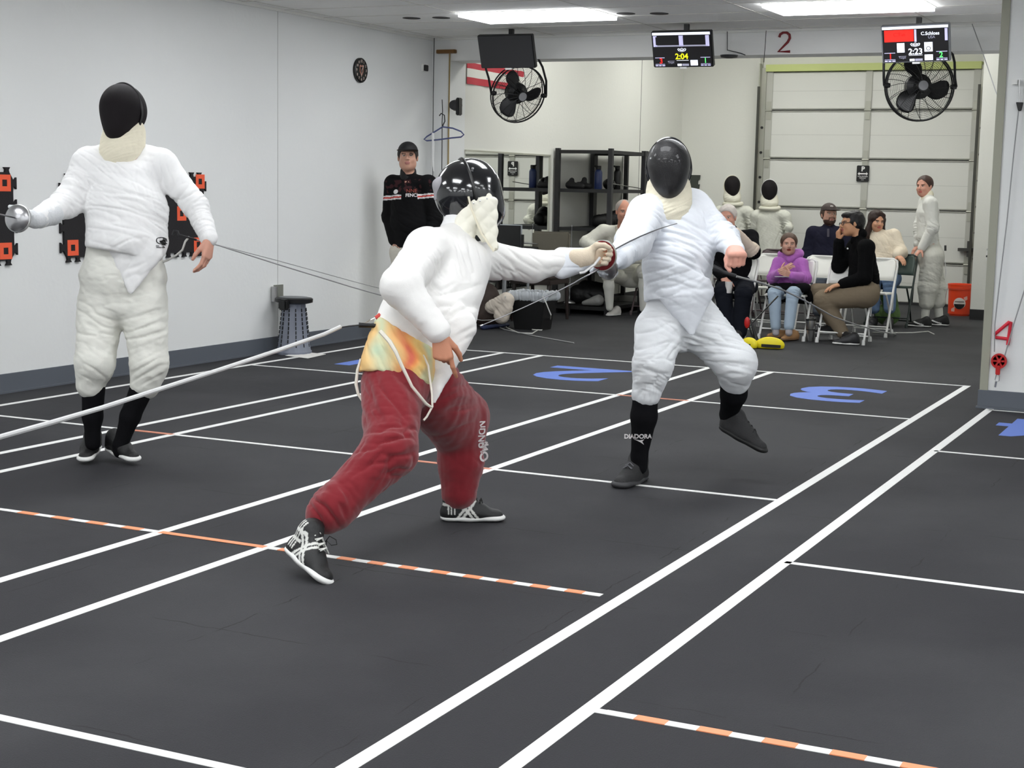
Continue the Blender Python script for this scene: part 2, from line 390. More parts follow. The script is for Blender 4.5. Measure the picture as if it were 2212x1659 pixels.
# ================================================================ THE ROOM
def floor_mat():
    m = mat('rubber_floor', (.2, .2, .21), .72, bump=.25, bscale=220, var=.10, vscale=1.1, spec=.22)
    nt = m.node_tree; N = nt.nodes; L = nt.links; b = N['Principled BSDF']
    # interlocking tile seams: wobbly square grid, dark
    tc = N.new('ShaderNodeTexCoord'); mp = N.new('ShaderNodeMapping'); mp.inputs['Scale'].default_value = (1.09, 1.09, 1.09); mp.inputs['Location'].default_value = (.32, .21, 0)
    L.new(tc.outputs['Object'], mp.inputs['Vector'])
    wv = N.new('ShaderNodeTexNoise'); wv.inputs['Scale'].default_value = 9; L.new(tc.outputs['Object'], wv.inputs['Vector'])
    br = N.new('ShaderNodeTexBrick'); br.offset = 0; br.inputs['Scale'].default_value = 1; br.inputs['Brick Width'].default_value = 1; br.inputs['Row Height'].default_value = 1
    br.inputs['Mortar Size'].default_value = .0035; br.inputs['Mortar Smooth'].default_value = .3
    ad = N.new('ShaderNodeVectorMath'); ad.operation = 'MULTIPLY_ADD'; ad.inputs[1].default_value = (.05, .05, 0)
    L.new(wv.outputs['Color'], ad.inputs[0]); L.new(mp.outputs['Vector'], ad.inputs[2]); L.new(ad.outputs[0], br.inputs['Vector'])
    # speckle and worn patches with their own shape
    sp = N.new('ShaderNodeTexNoise'); sp.inputs['Scale'].default_value = 260; L.new(tc.outputs['Object'], sp.inputs['Vector'])
    pt = N.new('ShaderNodeTexNoise'); pt.inputs['Scale'].default_value = .55; pt.inputs['Detail'].default_value = 8; pt.inputs['Roughness'].default_value = .55; L.new(tc.outputs['Object'], pt.inputs['Vector'])
    rp = N.new('ShaderNodeValToRGB'); rp.color_ramp.elements[0].position = .42; rp.color_ramp.elements[1].position = .60
    rp.color_ramp.elements[0].color = (*lin((.172, .172, .186)), 1); rp.color_ramp.elements[1].color = (*lin((.226, .227, .237)), 1); L.new(pt.outputs['Fac'], rp.inputs[0])
    m1 = N.new('ShaderNodeMix'); m1.data_type = 'RGBA'; m1.blend_type = 'MULTIPLY'; m1.inputs['Factor'].default_value = .35
    r2 = N.new('ShaderNodeValToRGB'); r2.color_ramp.elements[0].color = (.55, .55, .55, 1); r2.color_ramp.elements[1].color = (1.4, 1.4, 1.4, 1); L.new(sp.outputs['Fac'], r2.inputs[0])
    L.new(rp.outputs[0], m1.inputs['A']); L.new(r2.outputs[0], m1.inputs['B'])
    m2 = N.new('ShaderNodeMix'); m2.data_type = 'RGBA'; m2.inputs['B'].default_value = (*lin((.12, .12, .125)), 1)
    ms = N.new('ShaderNodeMath'); ms.operation = 'MULTIPLY'; nb = N.new('ShaderNodeTexNoise'); nb.inputs['Scale'].default_value = 3; L.new(tc.outputs['Object'], nb.inputs['Vector'])
    r3 = N.new('ShaderNodeValToRGB'); r3.color_ramp.elements[0].position = .5; r3.color_ramp.elements[1].position = .56; L.new(nb.outputs['Fac'], r3.inputs[0])
    L.new(br.outputs['Fac'], ms.inputs[0]); L.new(r3.outputs[0], ms.inputs[1])
    L.new(m1.outputs['Result'], m2.inputs['A']); L.new(ms.outputs[0], m2.inputs['Factor']); L.new(m2.outputs['Result'], b.inputs['Base Color'])
    return m
M_FLOOR = floor_mat()
M_WALL = mat('white_wall_paint', (.91, .915, .91), .75, bump=.12, bscale=28, var=.012, vscale=3)
M_WALL2 = mat('white_far_wall_paint', (.90, .90, .875), .75, bump=.15, bscale=30)
M_CEIL = mat('ceiling_tile', (.975, .97, .955), .9, bump=.35, bscale=320)
M_HEAD = mat('header_paint', (.94, .94, .93), .8, bump=.15, bscale=40)
M_BASE = mat('grey_rubber_base', (.37, .39, .42), .5, spec=.4)
M_BASEB = mat('black_rubber_base', (.12, .12, .125), .5)
M_WHITE = mat('white_tape', (.93, .93, .92), .55, var=.03, vscale=8)
M_BLK = mat('black_plastic', (.05, .05, .055), .42)
M_DGREY = mat('dark_grey_plastic', (.16, .16, .17), .5)
M_STEEL = mat('brushed_steel', (.72, .72, .72), .28, 1.)
M_GALV = mat('galvanised_steel', (.62, .63, .60), .45, .7)
M_SEAM = mat('dark_seam', (.42, .42, .41), .9)
M_WP = mat('white_plastic', (.92, .92, .91), .4)
BK = -5.0; XR = 6.0
fl = struct('floor', MB().box((XL-.3, BK, -.06), (XR+.2, YF+.3, 0)), M_FLOOR)
# walls
wl = struct('wall_left', MB().box((XL-.2, BK, 0), (XL, YH+.33, ZC+.3)), M_WALL)
struct('wall_left_far', MB().box((XL-.2, YH+.33, 0), (XL2, YF, 4.0)), M_WALL2)
YT = YH+.33
struct('wall_stub', MB().box((XL, YH, 0), (at_y(970, 300, YH)[0], YT, ZC+.3)), M_WALL)
zb = at_y(1300, 125, YH)[2]
struct('wall_header', MB().box((at_y(970, 300, YH)[0], YH, zb), (-1.6, YT, ZC+.4)), M_HEAD)
xw4 = at_y(2150, 600, 10.9)[0]-.055
struct('wall_right_block', MB().box((xw4, 10.9, 0), (XR, 18.57, 4.0)), M_WALL)
struct('wall_far_return', MB().box((-3.06, 18.57, 0), (XR, YF+.3, 4.0)), M_WALL2)
struct('wall_far', MB().box((XL2, YF, 0), (-3.06, YF+.2, 4.0)), M_WALL2)
struct('wall_back', MB().box((XL, BK-.2, 0), (XR, BK, ZC+.3)), M_WALL)
struct('wall_right', MB().box((XR, BK, 0), (XR+.2, 10.9, ZC+.3)), M_WALL)
# ceiling with openings for the panels is one slab; panels sit just under it
ce = struct('ceiling', MB().box((XL-.2, BK-.2, ZC), (XR+.2, YH, ZC+.2)), M_CEIL)
struct('ceiling_far', MB().box((XL2-.1, YT, 3.7), (XR, YF+.2, 3.9)), M_CEIL)
mb = MB()                                   # T-bar grid, painted grey, hairline
x0, y0 = -6.24, 11.70
for i in range(-1, 11):
    x = x0+i*1.2+.0; mb.box((x-.006, BK, ZC-.0025), (x+.006, YH, ZC+.001))
for j in range(-27, 4):
    y = y0+j*.605; 
    if BK < y < YH: mb.box((XL, y-.006, ZC-.0025), (XR, y+.006, ZC+.001))
mb.build('ceiling_grid', mat('tbar', (.86, .85, .82), .7), ce)
M_PANEL = mat('light_diffuser', (.98, .99, 1), .5, emit=LIGHT_MAIN)
M_PANELF = mat('light_diffuser_far', (.985, .99, .97), .5, emit=LIGHT_FAR)
M_PFRAME = mat('panel_frame', (.9, .9, .88), .5)
def light_panel(x, y, z, lab, m=None, w=1.19, d=.59, grp='recessed ceiling light panels', t='main'):
    t_ = thing('ceiling_light', lab, 'ceiling light', (x, y, z), None)
    MB().box((x-w/2, y-d/2, z-.034), (x+w/2, y+d/2, z-.003)).build('diffuser', m or M_PANEL, t_)  # lens shaped to drop below the tiles so its glowing sides brighten the ceiling
    fr = MB(); 
    fr.box((x-w/2-.012, y-d/2-.012, z-.005), (x+w/2+.012, y-d/2, z)); fr.box((x-w/2-.012, y+d/2, z-.005), (x+w/2+.012, y+d/2+.012, z))
    fr.box((x-w/2-.012, y-d/2, z-.005), (x-w/2, y+d/2, z)); fr.box((x+w/2, y-d/2, z-.005), (x+w/2+.012, y+d/2, z)); fr.build('frame', M_PFRAME, t_)
lx = [(-5.63, 12.0), (-3.02, 12.05)]
light_panel(*lx[0], ZC, 'glowing rectangular ceiling panel above the blank black screen')
light_panel(*lx[1], ZC, 'glowing rectangular ceiling panel between the two lit score screens')
k = 20
for y in (9.4, 6.8, 4.2, 1.6, -1., -3.6):
    for x in (-5.63, -3.02, -.4, 2.2, 4.8):
        if y > 9 and x > -1: continue
        struct('trim_%d' % k, MB().box((x-.595, y-.295, ZC-.034), (x+.595, y+.295, ZC-.003)), M_PANEL); k += 1  # unseen glowing panels, grid packed denser to add front light on the fencers
for i, (x, y) in enumerate([(-5.9, 15.6), (-3.6, 15.6), (-5.9, 18.6), (-4.0, 18.0)]):
    struct('trim_%d' % (60+i), MB().box((x-.6, y-.3, 3.69), (x+.6, y+.3, 3.697)), M_PANELF)  # glowing light panels on the far ceiling, out of view
# baseboards
bh = at_x(300, 778, XL)[2]; bh = .13
struct('baseboard_left', MB().box((XL, BK, 0), (XL+.012, YH, bh)).box((XL, BK, 0), (XL+.03, YH, .012)), M_BASE)
b4 = .125
struct('baseboard_right_block', MB().box((xw4-.012, 10.885, 0), (XR, 10.9, b4)).box((xw4-.02, 10.865, 0), (XR, 10.9, .012)), M_BASE)
struct('baseboard_far_return', MB().box((-3.06, 18.555, 0), (xw4, 18.57, .12)).box((-3.06, 18.54, 0), (xw4, 18.57, .01)), M_BASEB)
struct('baseboard_far', MB().box((XL2, YF-.015, 0), (-6.35, YF, .11)), M_BASEB)
struct('baseboard_left_far', MB().box((XL2, YT, 0), (XL2+.012, YF, .11)), M_BASEB)
# beige corner strip on the right block and darker strip above
struct('trim_1', MB().box((xw4-.004, 10.888, b4), (xw4+.05, 10.9, ZC)), mat('beige_corner_guard', (.62, .62, .56), .6))
# vertical seam on left wall, seam on far left wall
struct('trim_2', MB().box((XL, at_x(600, 300, XL)[1]-.003, .13), (XL+.0015, at_x(600, 300, XL)[1]+.003, ZC)), mat('wall_seam', (.72, .72, .71), .9))
ys = at_x(1385, 200, XL2)[1]
struct('trim_3', MB().box((XL2, ys-.004, .11), (XL2+.003, ys+.004, 3.7)), M_SEAM)
struct('trim_4', MB().box((XL, BK, ZC-.022), (XL+.02, YH, ZC)), M_PFRAME)
struct('trim_5', MB().box((XL, YH-.02, ZC-.02), (xw4, YH, ZC)), M_PFRAME)
# ---------------------------------------------------------------- piste lines (children of the floor)
A_, B_, C_, D_, E_, F2_, G_ = [v*1.028 for v in (-1.925, -1.575, -3.42, -3.93, -5.405, -5.77, -6.985)]
def line(x0, y0, x1, y1, w=.05, m=M_WHITE, nm='piste_line', lab=None, z=.0012):
    o = MB().box((min(x0, x1)-(w/2 if x0 == x1 else 0), min(y0, y1)-(w/2 if y0 == y1 else 0), 0), (max(x0, x1)+(w/2 if x0 == x1 else 0), max(y0, y1)+(w/2 if y0 == y1 else 0), z)).build(nm, m, fl)
    if lab: o['label'] = lab
YE = 12.07
for x in (A_, C_, D_, E_, F2_, G_): line(x, -1.5, x, YE+.025)
line(B_, -1.5, B_, 10.9)
def ys_(y): return y*1.028
Y1, Y2, Y3, Y4 = ys_(2.96), ys_(4.895), ys_(6.85), ys_(9.80)
line(G_, YE, A_, YE, .035, z=.0016)
for y in (Y1, Y3, Y4): line(G_, y, A_, y, .035, z=.0016)
line(B_, ys_(3.78), 3, ys_(3.78), .035, z=.001); line(B_, ys_(5.70), 3, ys_(5.70), .035); line(B_, ys_(8.65), 3, ys_(8.65), .035); line(B_, 10.82, 3, 10.82, .035)
M_OR = mat('orange_tape', (.95, .60, .42), .55)
def dashed(xa, xb, y, n):
    line(xa, y, xb, y, .036, z=.0018)
    mb = MB(); L = (xb-xa)/n
    for i in range(n):
        if i % 2: mb.box((xa+i*L, y-.0185, 0), (xa+(i+1)*L, y+.0185, .0026))
    o = mb.build('striped_line', M_OR, fl); o['label'] = 'orange dashes on the white line'
dashed(C_, A_-.08, Y2, 21); dashed(B_+.05, 3, ys_(3.78), 50)
line(G_, Y2, C_, Y2, .036, z=.0014)
o = MB().box((D_, Y2-.018, 0), (C_, Y2+.018, .0022)).build('striped_line', M_OR, fl); o['label'] = 'orange dashes on the white line'
dashed(-4.9, D_, Y2, 9)
for xa, xb, y in ((F2_, E_, Y3), (D_, C_, Y3), (D_, C_, Y4), (F2_+.06, E_, Y4)):
    MB().box((xa, y-.018, 0), (xb, y+.018, .0024)).build('striped_line', mat('faded_orange_tape', (.80, .52, .42), .6), fl)
M_BLUE = mat('blue_number_paint', (.36, .48, .80), .6)
def number(t, x, y, s=1.05, m=M_BLUE, sx=1.):
    mb = text_mb(MB(), t, (x, y, 0), (-1*sx, 0, 0), (0, -1, 0), s, .0012, bold=.018)
    o = mb.build('painted_number', m, fl); o['label'] = 'blue numeral %s' % t
p2 = at_z(1250, 806); p3 = at_z(1805, 849); number('2', (C_+E_)/2-.28 if 0 else p2[0], p2[1], 1.15, sx=1.3); number('3', p3[0], p3[1], 1.15, sx=1.3)
p1 = at_z(800, 777); number('1', p1[0], p1[1], 1.1); p4 = at_z(2245, 925); number('4', p4[0], p4[1], 1.1)
# ---------------------------------------------------------------- the garage door
M_DOOR = mat('garage_door_white', (.865, .865, .845), .5, bump=.06, bscale=90)
M_TRK = mat('track_steel', (.70, .70, .66), .45, .5)
YD = YF-.06
gx0, gx1 = at_y(1648, 400, YD)[0], at_y(2108, 400, YD)[0]
zt = at_y(1900, 152, YD)[2]
dz = [0.02]+[at_y(1750, v, YD)[2] for v in (559, 449, 344, 239)][0:]+[zt]
dn = bpy.data.objects.new('door_1', None); dn.location = ((gx0+gx1)/2, YD, 0); COL.objects.link(dn); dn['kind'] = 'structure'
for i in range(len(dz)-1):
    z0, z1 = dz[i], dz[i+1]
    p = MB().box((gx0, YD-.02, z0+.012), (gx1, YD+.03, z1-.012)).build('door_panel', M_DOOR, dn, bevel=.008)
    zm = (z0+z1)/2; MB().box((gx0+.05, YD-.0215, zm-.003), (gx1-.05, YD-.0195, zm+.003)).build('groove', mat('door_groove', (.78, .78, .76), .6), p)
    if i: 
        MB().box((gx0, YD-.03, z0-.016), (gx1, YD-.018, z0-.004)).box((gx0, YD-.034, z0+.018), (gx1, YD-.02, z0+.03)).build('section_joint', mat('joint_paint', (.66, .66, .63), .6), dn)
xs = at_y(1868, 400, YD)[0]
for x, w in ((gx0+.05, .09), (xs, .09), (gx1-.05, .09)):
    MB().box((x-w/2, YD-.034, .02), (x+w/2, YD-.02, zt)).build('stile', mat('stile_paint', (.74, .74, .71), .5, .1), dn, bevel=.004)
    for z in dz[1:-1]:
        MB().prism([(-.03, -.12), (.03, -.12), (.035, 0), (.03, .12), (-.03, .12), (-.035, 0)], (x, YD-.034, z), X_, Z_, -Y_, .008).tube([(x-.045, YD-.045, z), (x+.045, YD-.045, z)], .01, 8).build('hinge', M_TRK, dn)
for x, s in ((gx0-.03, -1), (gx1+.035, 1)):
    MB().box((x-.035, YD-.05, .0), (x+.035, YD+.05, zt+.05)).box((x+s*.03, YD-.14, 0), (x+s*.045, YD-.04, zt+.1)).build('track', M_TRK, dn)
    MB().box((x-.05, YD-.16, .05), (x-.02, YD-.13, zt-.2)).build('track_rail', mat('dark_rail', (.30, .30, .28), .5, .6), dn)
    hb = MB()
    for z in np.arange(.3, 2.6, .33): hb.lathe((x, YD-.05, z), [(.018, 0), (.018, .01), (0, .01)], 10, (0, -1, 0))
    hb.build('bolt', mat('dark_hole', (.12, .12, .12), .6), dn)
MB().box((gx0, YD-.08, zt), (gx1, YD+.05, zt+.09)).build('weather_seal', mat('lime_seal', (.80, .84, .55), .6), dn)
MB().box((gx0, YD-.03, 0), (gx1, YD+.02, .03)).build('bottom_seal', M_DGREY, dn)
zl = at_y(2080, 537, YD)[2]
MB().box((gx1-.16, YD-.12, zl-.03), (gx1+.04, YD-.04, zl+.01)).box((gx1-.05, YD-.1, zl-.1), (gx1-.01, YD-.04, zl+.1)).build('latch', mat('dark_latch', (.3, .3, .29), .5, .5), dn)
struct('trim_6', MB().box((gx0-.11, YF-.03, 0), (gx0-.075, YF, 3.25)), M_TRK)
# parking sign hung on the middle stile
c = at_y(1864, 375, YD-.045); hw, hh = .082, .105
sg = thing('parking_sign', 'small black parking sign with white P and double arrow on garage door stile', 'sign', (c[0], c[1], c[2]-hh))
rc = [(hw*a, hh*b) for a, b in ((-1, -.9), (-.88, -1), (.88, -1), (1, -.9), (1, .9), (.88, 1), (-.88, 1), (-1, .9))]
MB().prism(rc, c, X_, Z_, -Y_, .004).build('plate', M_BLK, sg)
M_SW = mat('sign_white', (.95, .95, .95), .5); fy = c+np.array([0, -.0055, 0])
def stxt(t, dx, dz_, s, m=M_SW, par=sg, nm='lettering', base=fy, bold=0., ex=X_, ez=Z_, tt=.002):
    return text_mb(MB(), t, base+ex*dx+ez*dz_, ex, ez, s, tt, bold=bold).build(nm, m, par)
stxt('P', 0, .058, .085, bold=.003)
MB().prism([(-.068, 0), (-.045, .022), (-.045, .008), (.045, .008), (.045, .022), (.068, 0), (.045, -.022), (.045, -.008), (-.045, -.008), (-.045, -.022)], fy+np.array([0, 0, -.002]), X_, Z_, -Y_, .002).build('arrow', M_SW, sg)
stxt('VOLUNTEER', 0, -.038, .024); stxt('PARKING', 0, -.06, .02); stxt('ONLY', 0, -.082, .014)
# door lock plate on the return wall
c = at_y(2140, 548, 18.57)
lk = thing('door_latch', 'small pale latch plate on the far white wall beside corner strip', 'latch', (c[0], 18.55, c[2]-.09))
MB().box((c[0]-.05, 18.55, c[2]-.085), (c[0]+.12, 18.57, c[2]+.03)).build('plate', M_WP, lk, bevel=.006)
MB().box((c[0]-.04, 18.52, c[2]+.035), (c[0]+.12, 18.57, c[2]+.06)).build('lever', M_STEEL, lk, bevel=.005)
MB().lathe((c[0]-.035, 18.55, c[2]-.03), [(.012, 0), (.012, .015), (0, .015)], 12, (0, -1, 0)).build('screw', M_BLK, lk)
MB().lathe((c[0]+.06, 18.55, c[2]-.03), [(.012, 0), (.012, .015), (0, .015)], 12, (0, -1, 0)).build('screw', M_BLK, lk)
# ================================================================ THE FENCERS
def cv(x, y, z): return unit(R_*x+U_*y-f_*z)          # direction: right, up, towards the lens side
def dep(P): return float((np.asarray(P)-CAM).dot(f_))
M_JKT = mat('white_fencing_cloth', (.93, .93, .93), .8, bump=.12, bscale=420, spec=.2, sheen=.2)
M_JKT2 = mat('cool_white_fencing_cloth', (.90, .915, .94), .8, bump=.12, bscale=420, spec=.2, sheen=.2)
M_BRE = mat('offwhite_breeches', (.89, .89, .86), .85, bump=.15, bscale=350, spec=.2)
M_SOCKB = mat('black_sock', (.075, .075, .085), .95, bump=.3, bscale=500, spec=.1)
M_BIB = mat('cream_bib', (.91, .885, .80), .85, bump=.2, bscale=260, spec=.15)
def mesh_black():
    m = mat('black_wire_mesh', (.075, .07, .08), .38, .2, coat=.25)
    nt = m.node_tree; N = nt.nodes; L = nt.links; tc = N.new('ShaderNodeTexCoord')
    w = N.new('ShaderNodeTexVoronoi'); w.inputs['Scale'].default_value = 420; L.new(tc.outputs['Object'], w.inputs['Vector'])
    bp = N.new('ShaderNodeBump'); bp.inputs['Strength'].default_value = .35; bp.inputs['Distance'].default_value = .004
    L.new(w.outputs['Distance'], bp.inputs['Height']); L.new(bp.outputs['Normal'], N['Principled BSDF'].inputs['Normal']); return m
M_MESH = mesh_black()
M_MESHD = mat('matte_black_mesh', (.10, .085, .095), .75, bump=.3, bscale=700, spec=.2)
M_GLOSS = mat('glossy_black_shell', (.06, .065, .085), .16, coat=1., spec=.6)
M_WTRIM = mat('white_trim', (.9, .9, .9), .5)
M_RED = mat('red_plastic', (.75, .12, .12), .4)
def mask(parent, c, M, s=1., front=M_MESH, shell=M_MESH, rim=M_BLK, h=.004, bib=True, rivets=False, tongue=False, bibm=None, long=0., nm='mask'):
    g = lambda x, y, z: loc2w(c, M, (x*s, y*s, z*s)); e = lambda p, r, k=.05: El(g(*p), np.array(r)*s, M, k*s)
    V, Fc = sdf_mesh([e((0, .028, -.012), (.101, .118, .12)), e((0, -.075, .01), (.058, .073, .092), .07)], h, below(g(0, 0, -.03), M[2]), 2)
    o = mesh_obj(nm, V, Fc, front, parent)
    V, Fc = sdf_mesh([e((0, .032, -.035), (.1, .112, .112)), e((0, .0, -.06), (.085, .09, .085))], h, [below(g(0, 0, -.022), -M[2]), below(g(0, -.045, 0), unit(M[1]-.35*M[2]))], 2)
    mesh_obj('back_shell', V, Fc, shell, o)
    pts = []
    for i in range(64):
        a = i*2*math.pi/64; y = .147*math.sin(a); x = .103*math.cos(a)
        if y < 0: x *= 1-.36*(abs(y)/.147)**1.5
        pts.append(g(x, y-.0, -.026+.012*(y < 0)*abs(y)/.147))
    MB().tube(pts, .0075*s, 8, closed=True).build('rim', rim, o, smooth=True)
    if bib:
        P = [e((0, -.085, -.035), (.104, .095, .084)), e((0, -.150-long*.45, .008+long*.12), (.098, .056+long*.3, .088), .05), e((0, -.12-long*.3, -.02), (.1, .08, .085), .05)]
        V, Fc = sdf_mesh(P, h, below(g(0, -.012, 0), unit(-M[1]-.18*M[2])), 2)
        V = fold(V, Fc, [(g(0, -.15, .03), .12*s, M[1]+.4*M[0], .035*s, .006*s)], .0016)
        mesh_obj('bib', V, Fc, bibm or M_BIB, o)
    if rivets:
        for x, y, z in ((0, .125, .03), (.07, .1, .015), (-.075, .09, .015), (.085, .06, .045)):
            q = g(x, y, z)+0; d = unit(q-np.array(c)); hit = None
            MB().lathe(np.array(c)+d*0+(q-np.array(c)), [(.006*s, 0), (.005*s, .003*s), (0, .0045*s)], 10, d).build('rivet', M_STEEL, o, smooth=True)
    return o
def bell_prof(r, dpt): return [(r*math.sin(a), -dpt*(1-math.cos(a))/(1-math.cos(1.35))) for a in np.linspace(1.35, .0, 12)]
def epee(name, label, c, axis, blade_pts, grip_end, r=.0675, inner=None, h=.033, m=None):
    """bell guard at c opening backwards, axis points along the blade"""
    ax = unit(axis); t = thing(name, label, 'epee', c)
    n = 14; pr = [(r*math.sin(a)/math.sin(1.4), h*(math.cos(a)-math.cos(1.4))/(1-math.cos(1.4))) for a in np.linspace(1.4, 0, n)]
    bm_ = MB().lathe(c, pr, 40, ax); b = bm_.build('guard', m or mat('brushed_bell', (.70, .70, .71), .3, .95, bump=.12, bscale=45), t, smooth=True)
    md = b.modifiers.new('s', 'SOLIDIFY'); md.thickness = .002; md.offset = 1
    MB().lathe(np.array(c), [(r-.0005, -.001), (r+.0012, 0), (r+.0012, .009), (r-.0008, .010)], 40, ax).build('guard_rim', m or M_STEEL, t, smooth=True)
    if inner:
        pi = [(x*.965, y*.94-.0015) for x, y in pr]; MB().lathe(c, pi, 40, ax).build('guard_pad', inner, t, smooth=True)
    MB().tube(blade_pts, list(np.linspace(.0042, .0018, len(blade_pts))), 8).build('blade', mat('blade_steel', (.55, .55, .56), .3, 1.), t, smooth=True)
    MB().tube([np.array(c)+ax*.02, (np.array(c)+grip_end)/2, grip_end], [.012, .011, .010], 10).build('grip', M_BLK, t, smooth=True)
    MB().lathe(blade_pts[-1]-unit(blade_pts[-1]-blade_pts[-2])*.0, [(.004, -.015), (.004, 0), (0, .001)], 8, unit(blade_pts[-1]-blade_pts[-2])).build('point', M_STEEL, t)
    return t
def arc(a, b, sag, n=9, d=(0, 0, -1)):
    a = np.array(a); b = np.array(b); d = np.array(d); return [a+(b-a)*t+d*sag*4*t*(1-t) for t in np.linspace(0, 1, n)]
# ---------------------------------------------------------------- left fencer
dL = dep(at_z(240, 1003)); q = lambda x, y, o=0.: at(x, y, dL+o)
J = dict(neck=q(268, 340), chest=q(272, 410), belly=q(274, 505, -.03), pelvis=q(268, 600), shR=q(192, 356, -.02), shL=q(350, 358, .04), elR=q(145, 438, -.12), wrR=q(78, 474, -.34),
         elL=q(424, 446, .02), wrL=q(452, 518, -.08), hipR=q(222, 645), hipL=q(308, 645), knR=q(205, 785, -.06), knL=q(320, 800, -.02), anR=q(200, 945, .02), anL=q(260, 962, .03), toeR=at_z(183, 1000)+Z_*.03, toeL=at_z(305, 1008)+Z_*.03)
LF = thing('person', 'masked white fencer standing by the left wall, silver bell guard held out left', 'person', at_z(240, 1003))
Mh = frame(cv(-.27, -.12, 1), cv(.02, 1, .1)); ch = q(260, 246, -.02)
hR = hand_prims(J['wrR'], cv(-.75, .05, .66), cv(.3, -.7, -.6), cv(.1, .8, -.4), 1., (1.2, 1.3, 1.3, 1.3), .6)
hL = hand_prims(J['wrL'], cv(-.10, -1, .15), cv(-.85, -.1, .25), cv(-.3, 0, .95), 1.0, (.35, .45, .5, .55), 1.2, .5)
human(J, 1., (ch, Mh, 1.), [hR, hL], .008, .0026, skin='d09a86', face=False, parent=LF)
w = unit(J['shL']-J['shR']); up = unit(J['neck']-J['pelvis'])
pr = [Cp(q(270, 395), q(274, 455, -.03), .128, .155, w, 1.32), Cp(q(274, 455, -.03), q(274, 520, -.05), .16, .17, w, 1.22), Cp(q(226, 350, .03), q(314, 350, .05), .078, .076), Cp(q(226, 334, .07), q(200, 350, .02), .058, .078), Cp(q(306, 334, .09), q(340, 352, .05), .058, .076), Cp(q(268, 356, .05), q(270, 395, .02), .07, .12, w, 1.2),
      Cp(J['shR'], q(270, 400), .082, .1), Cp(J['shL'], q(275, 400), .078, .1)]
pr += chain([J['shR'], J['elR'], q(86, 470, -.31)], [.083, .070, .052], k=.035)+chain([J['shL'], J['elL'], q(451, 514, -.07)], [.080, .062, .046], k=.03)
flapc = Cp(q(294, 548, -.135), q(283, 626, -.155), .135, .022, -f_, .3, .02)
def hemL(X, Y, Z, flap=flapc):
    # waist hem: rises to his right side
    a = q(188, 528, -.1); b = q(355, 560, -.1); d = b-a; n = unit(np.cross(f_, d)); n = n if n[2] > 0 else -n; m = (a+b)/2+n*-.012
    return np.minimum(-((X-m[0])*n[0]+(Y-m[1])*n[1]+(Z-m[2])*n[2]), _sd(flap, X, Y, Z)-.004)
fl_ = [(q(140, 430, -.1), .13, J['elR']-J['shR'], .045, .010), (q(110, 460, -.22), .10, J['wrR']-J['elR'], .04, .008), (q(215, 390, -.1), .16, up+.8*w, .06, .012),
       (q(250, 440, -.15), .22, up+.25*w, .075, .012), (q(330, 400, -.1), .12, w+.3*up, .05, .008), (q(350, 480, -.1), .13, w*.6+up, .05, .008), (q(405, 430), .12, J['elL']-J['shL']+.1*w, .05, .010),
       (q(440, 480), .12, J['wrL']-J['elL'], .032, .009), (q(280, 550, -.15), .14, up-.5*w, .05, .008)]
JL = cloth('jacket', pr+[flapc], M_JKT, LF, .006, fl_, hemL, .0018, 3)
# collar bib lump comes with the mask
mask(LF, ch, Mh, 1.05, M_MESHD, M_MESHD, M_BLK, bib=True, long=.10)
wt = q(268, 555)
pb = [Cp(q(268, 545), q(266, 600), .142, .150, w, 1.34), Cp(q(266, 600), q(265, 655), .150, .13, w, 1.45)]
pb += chain([q(218, 655), J['knR'], q(195, 832, -.04)], [.118, .098, .072], k=.03)+chain([q(311, 655), q(322, 785, -.03), q(314, 830, -.02)], [.122, .094, .078], k=.03)
fb = [(q(205, 690, -.1), .2, up+.35*w, .05, .012), (q(315, 700, -.1), .2, up-.3*w, .055, .012), (q(205, 790, -.1), .12, up+.6*w, .05, .016), (q(315, 800, -.1), .12, up-.5*w, .05, .014),
      (q(265, 590, -.15), .16, up, .035, .008), (q(195, 835), .08, w, .02, .005), (q(312, 835), .08, w, .02, .005)]
fb = [(c_, r_, d_, w_*1.25, a_*.62) for c_, r_, d_, w_, a_ in fb]
cloth('breeches', pb, M_BRE, LF, .006, fb, None, .0025, 8)
for a, b, c_, lab in (((202, 825, -.04), (200, 900, .0), J['anR'], None), ((312, 825, -.03), (281, 900, .0), J['anL'], None)):
    A, B = q(*a), q(*b); cloth('sock', chain([A, B, c_, c_-Z_*.03], [.062, .05, .036, .038], k=.02), M_SOCKB, LF, .005, (), None, .0008)
M_SOLEW = mat('white_rubber_sole', (.92, .92, .91), .5)
M_SHB = mat('black_shoe_fabric', (.07, .07, .075), .55, bump=.3, bscale=300)
M_LACE = mat('black_lace', (.04, .04, .04), .7)
shoe(LF, at_z(207, 984)+Z_*.045, at_z(176, 1010)+Z_*.005, Z_+.2*cv(0, 0, 1), M_SHB, M_SOLEW, L=.29, high=.085, ank=J['anR'], lace=M_LACE, solet=.42)
shoe(LF, at_z(235, 990)+Z_*.045, at_z(322, 1014)+Z_*.004, Z_, M_SHB, M_SOLEW, L=.28, high=.085, ank=J['anL'], lace=M_LACE, solet=.42)
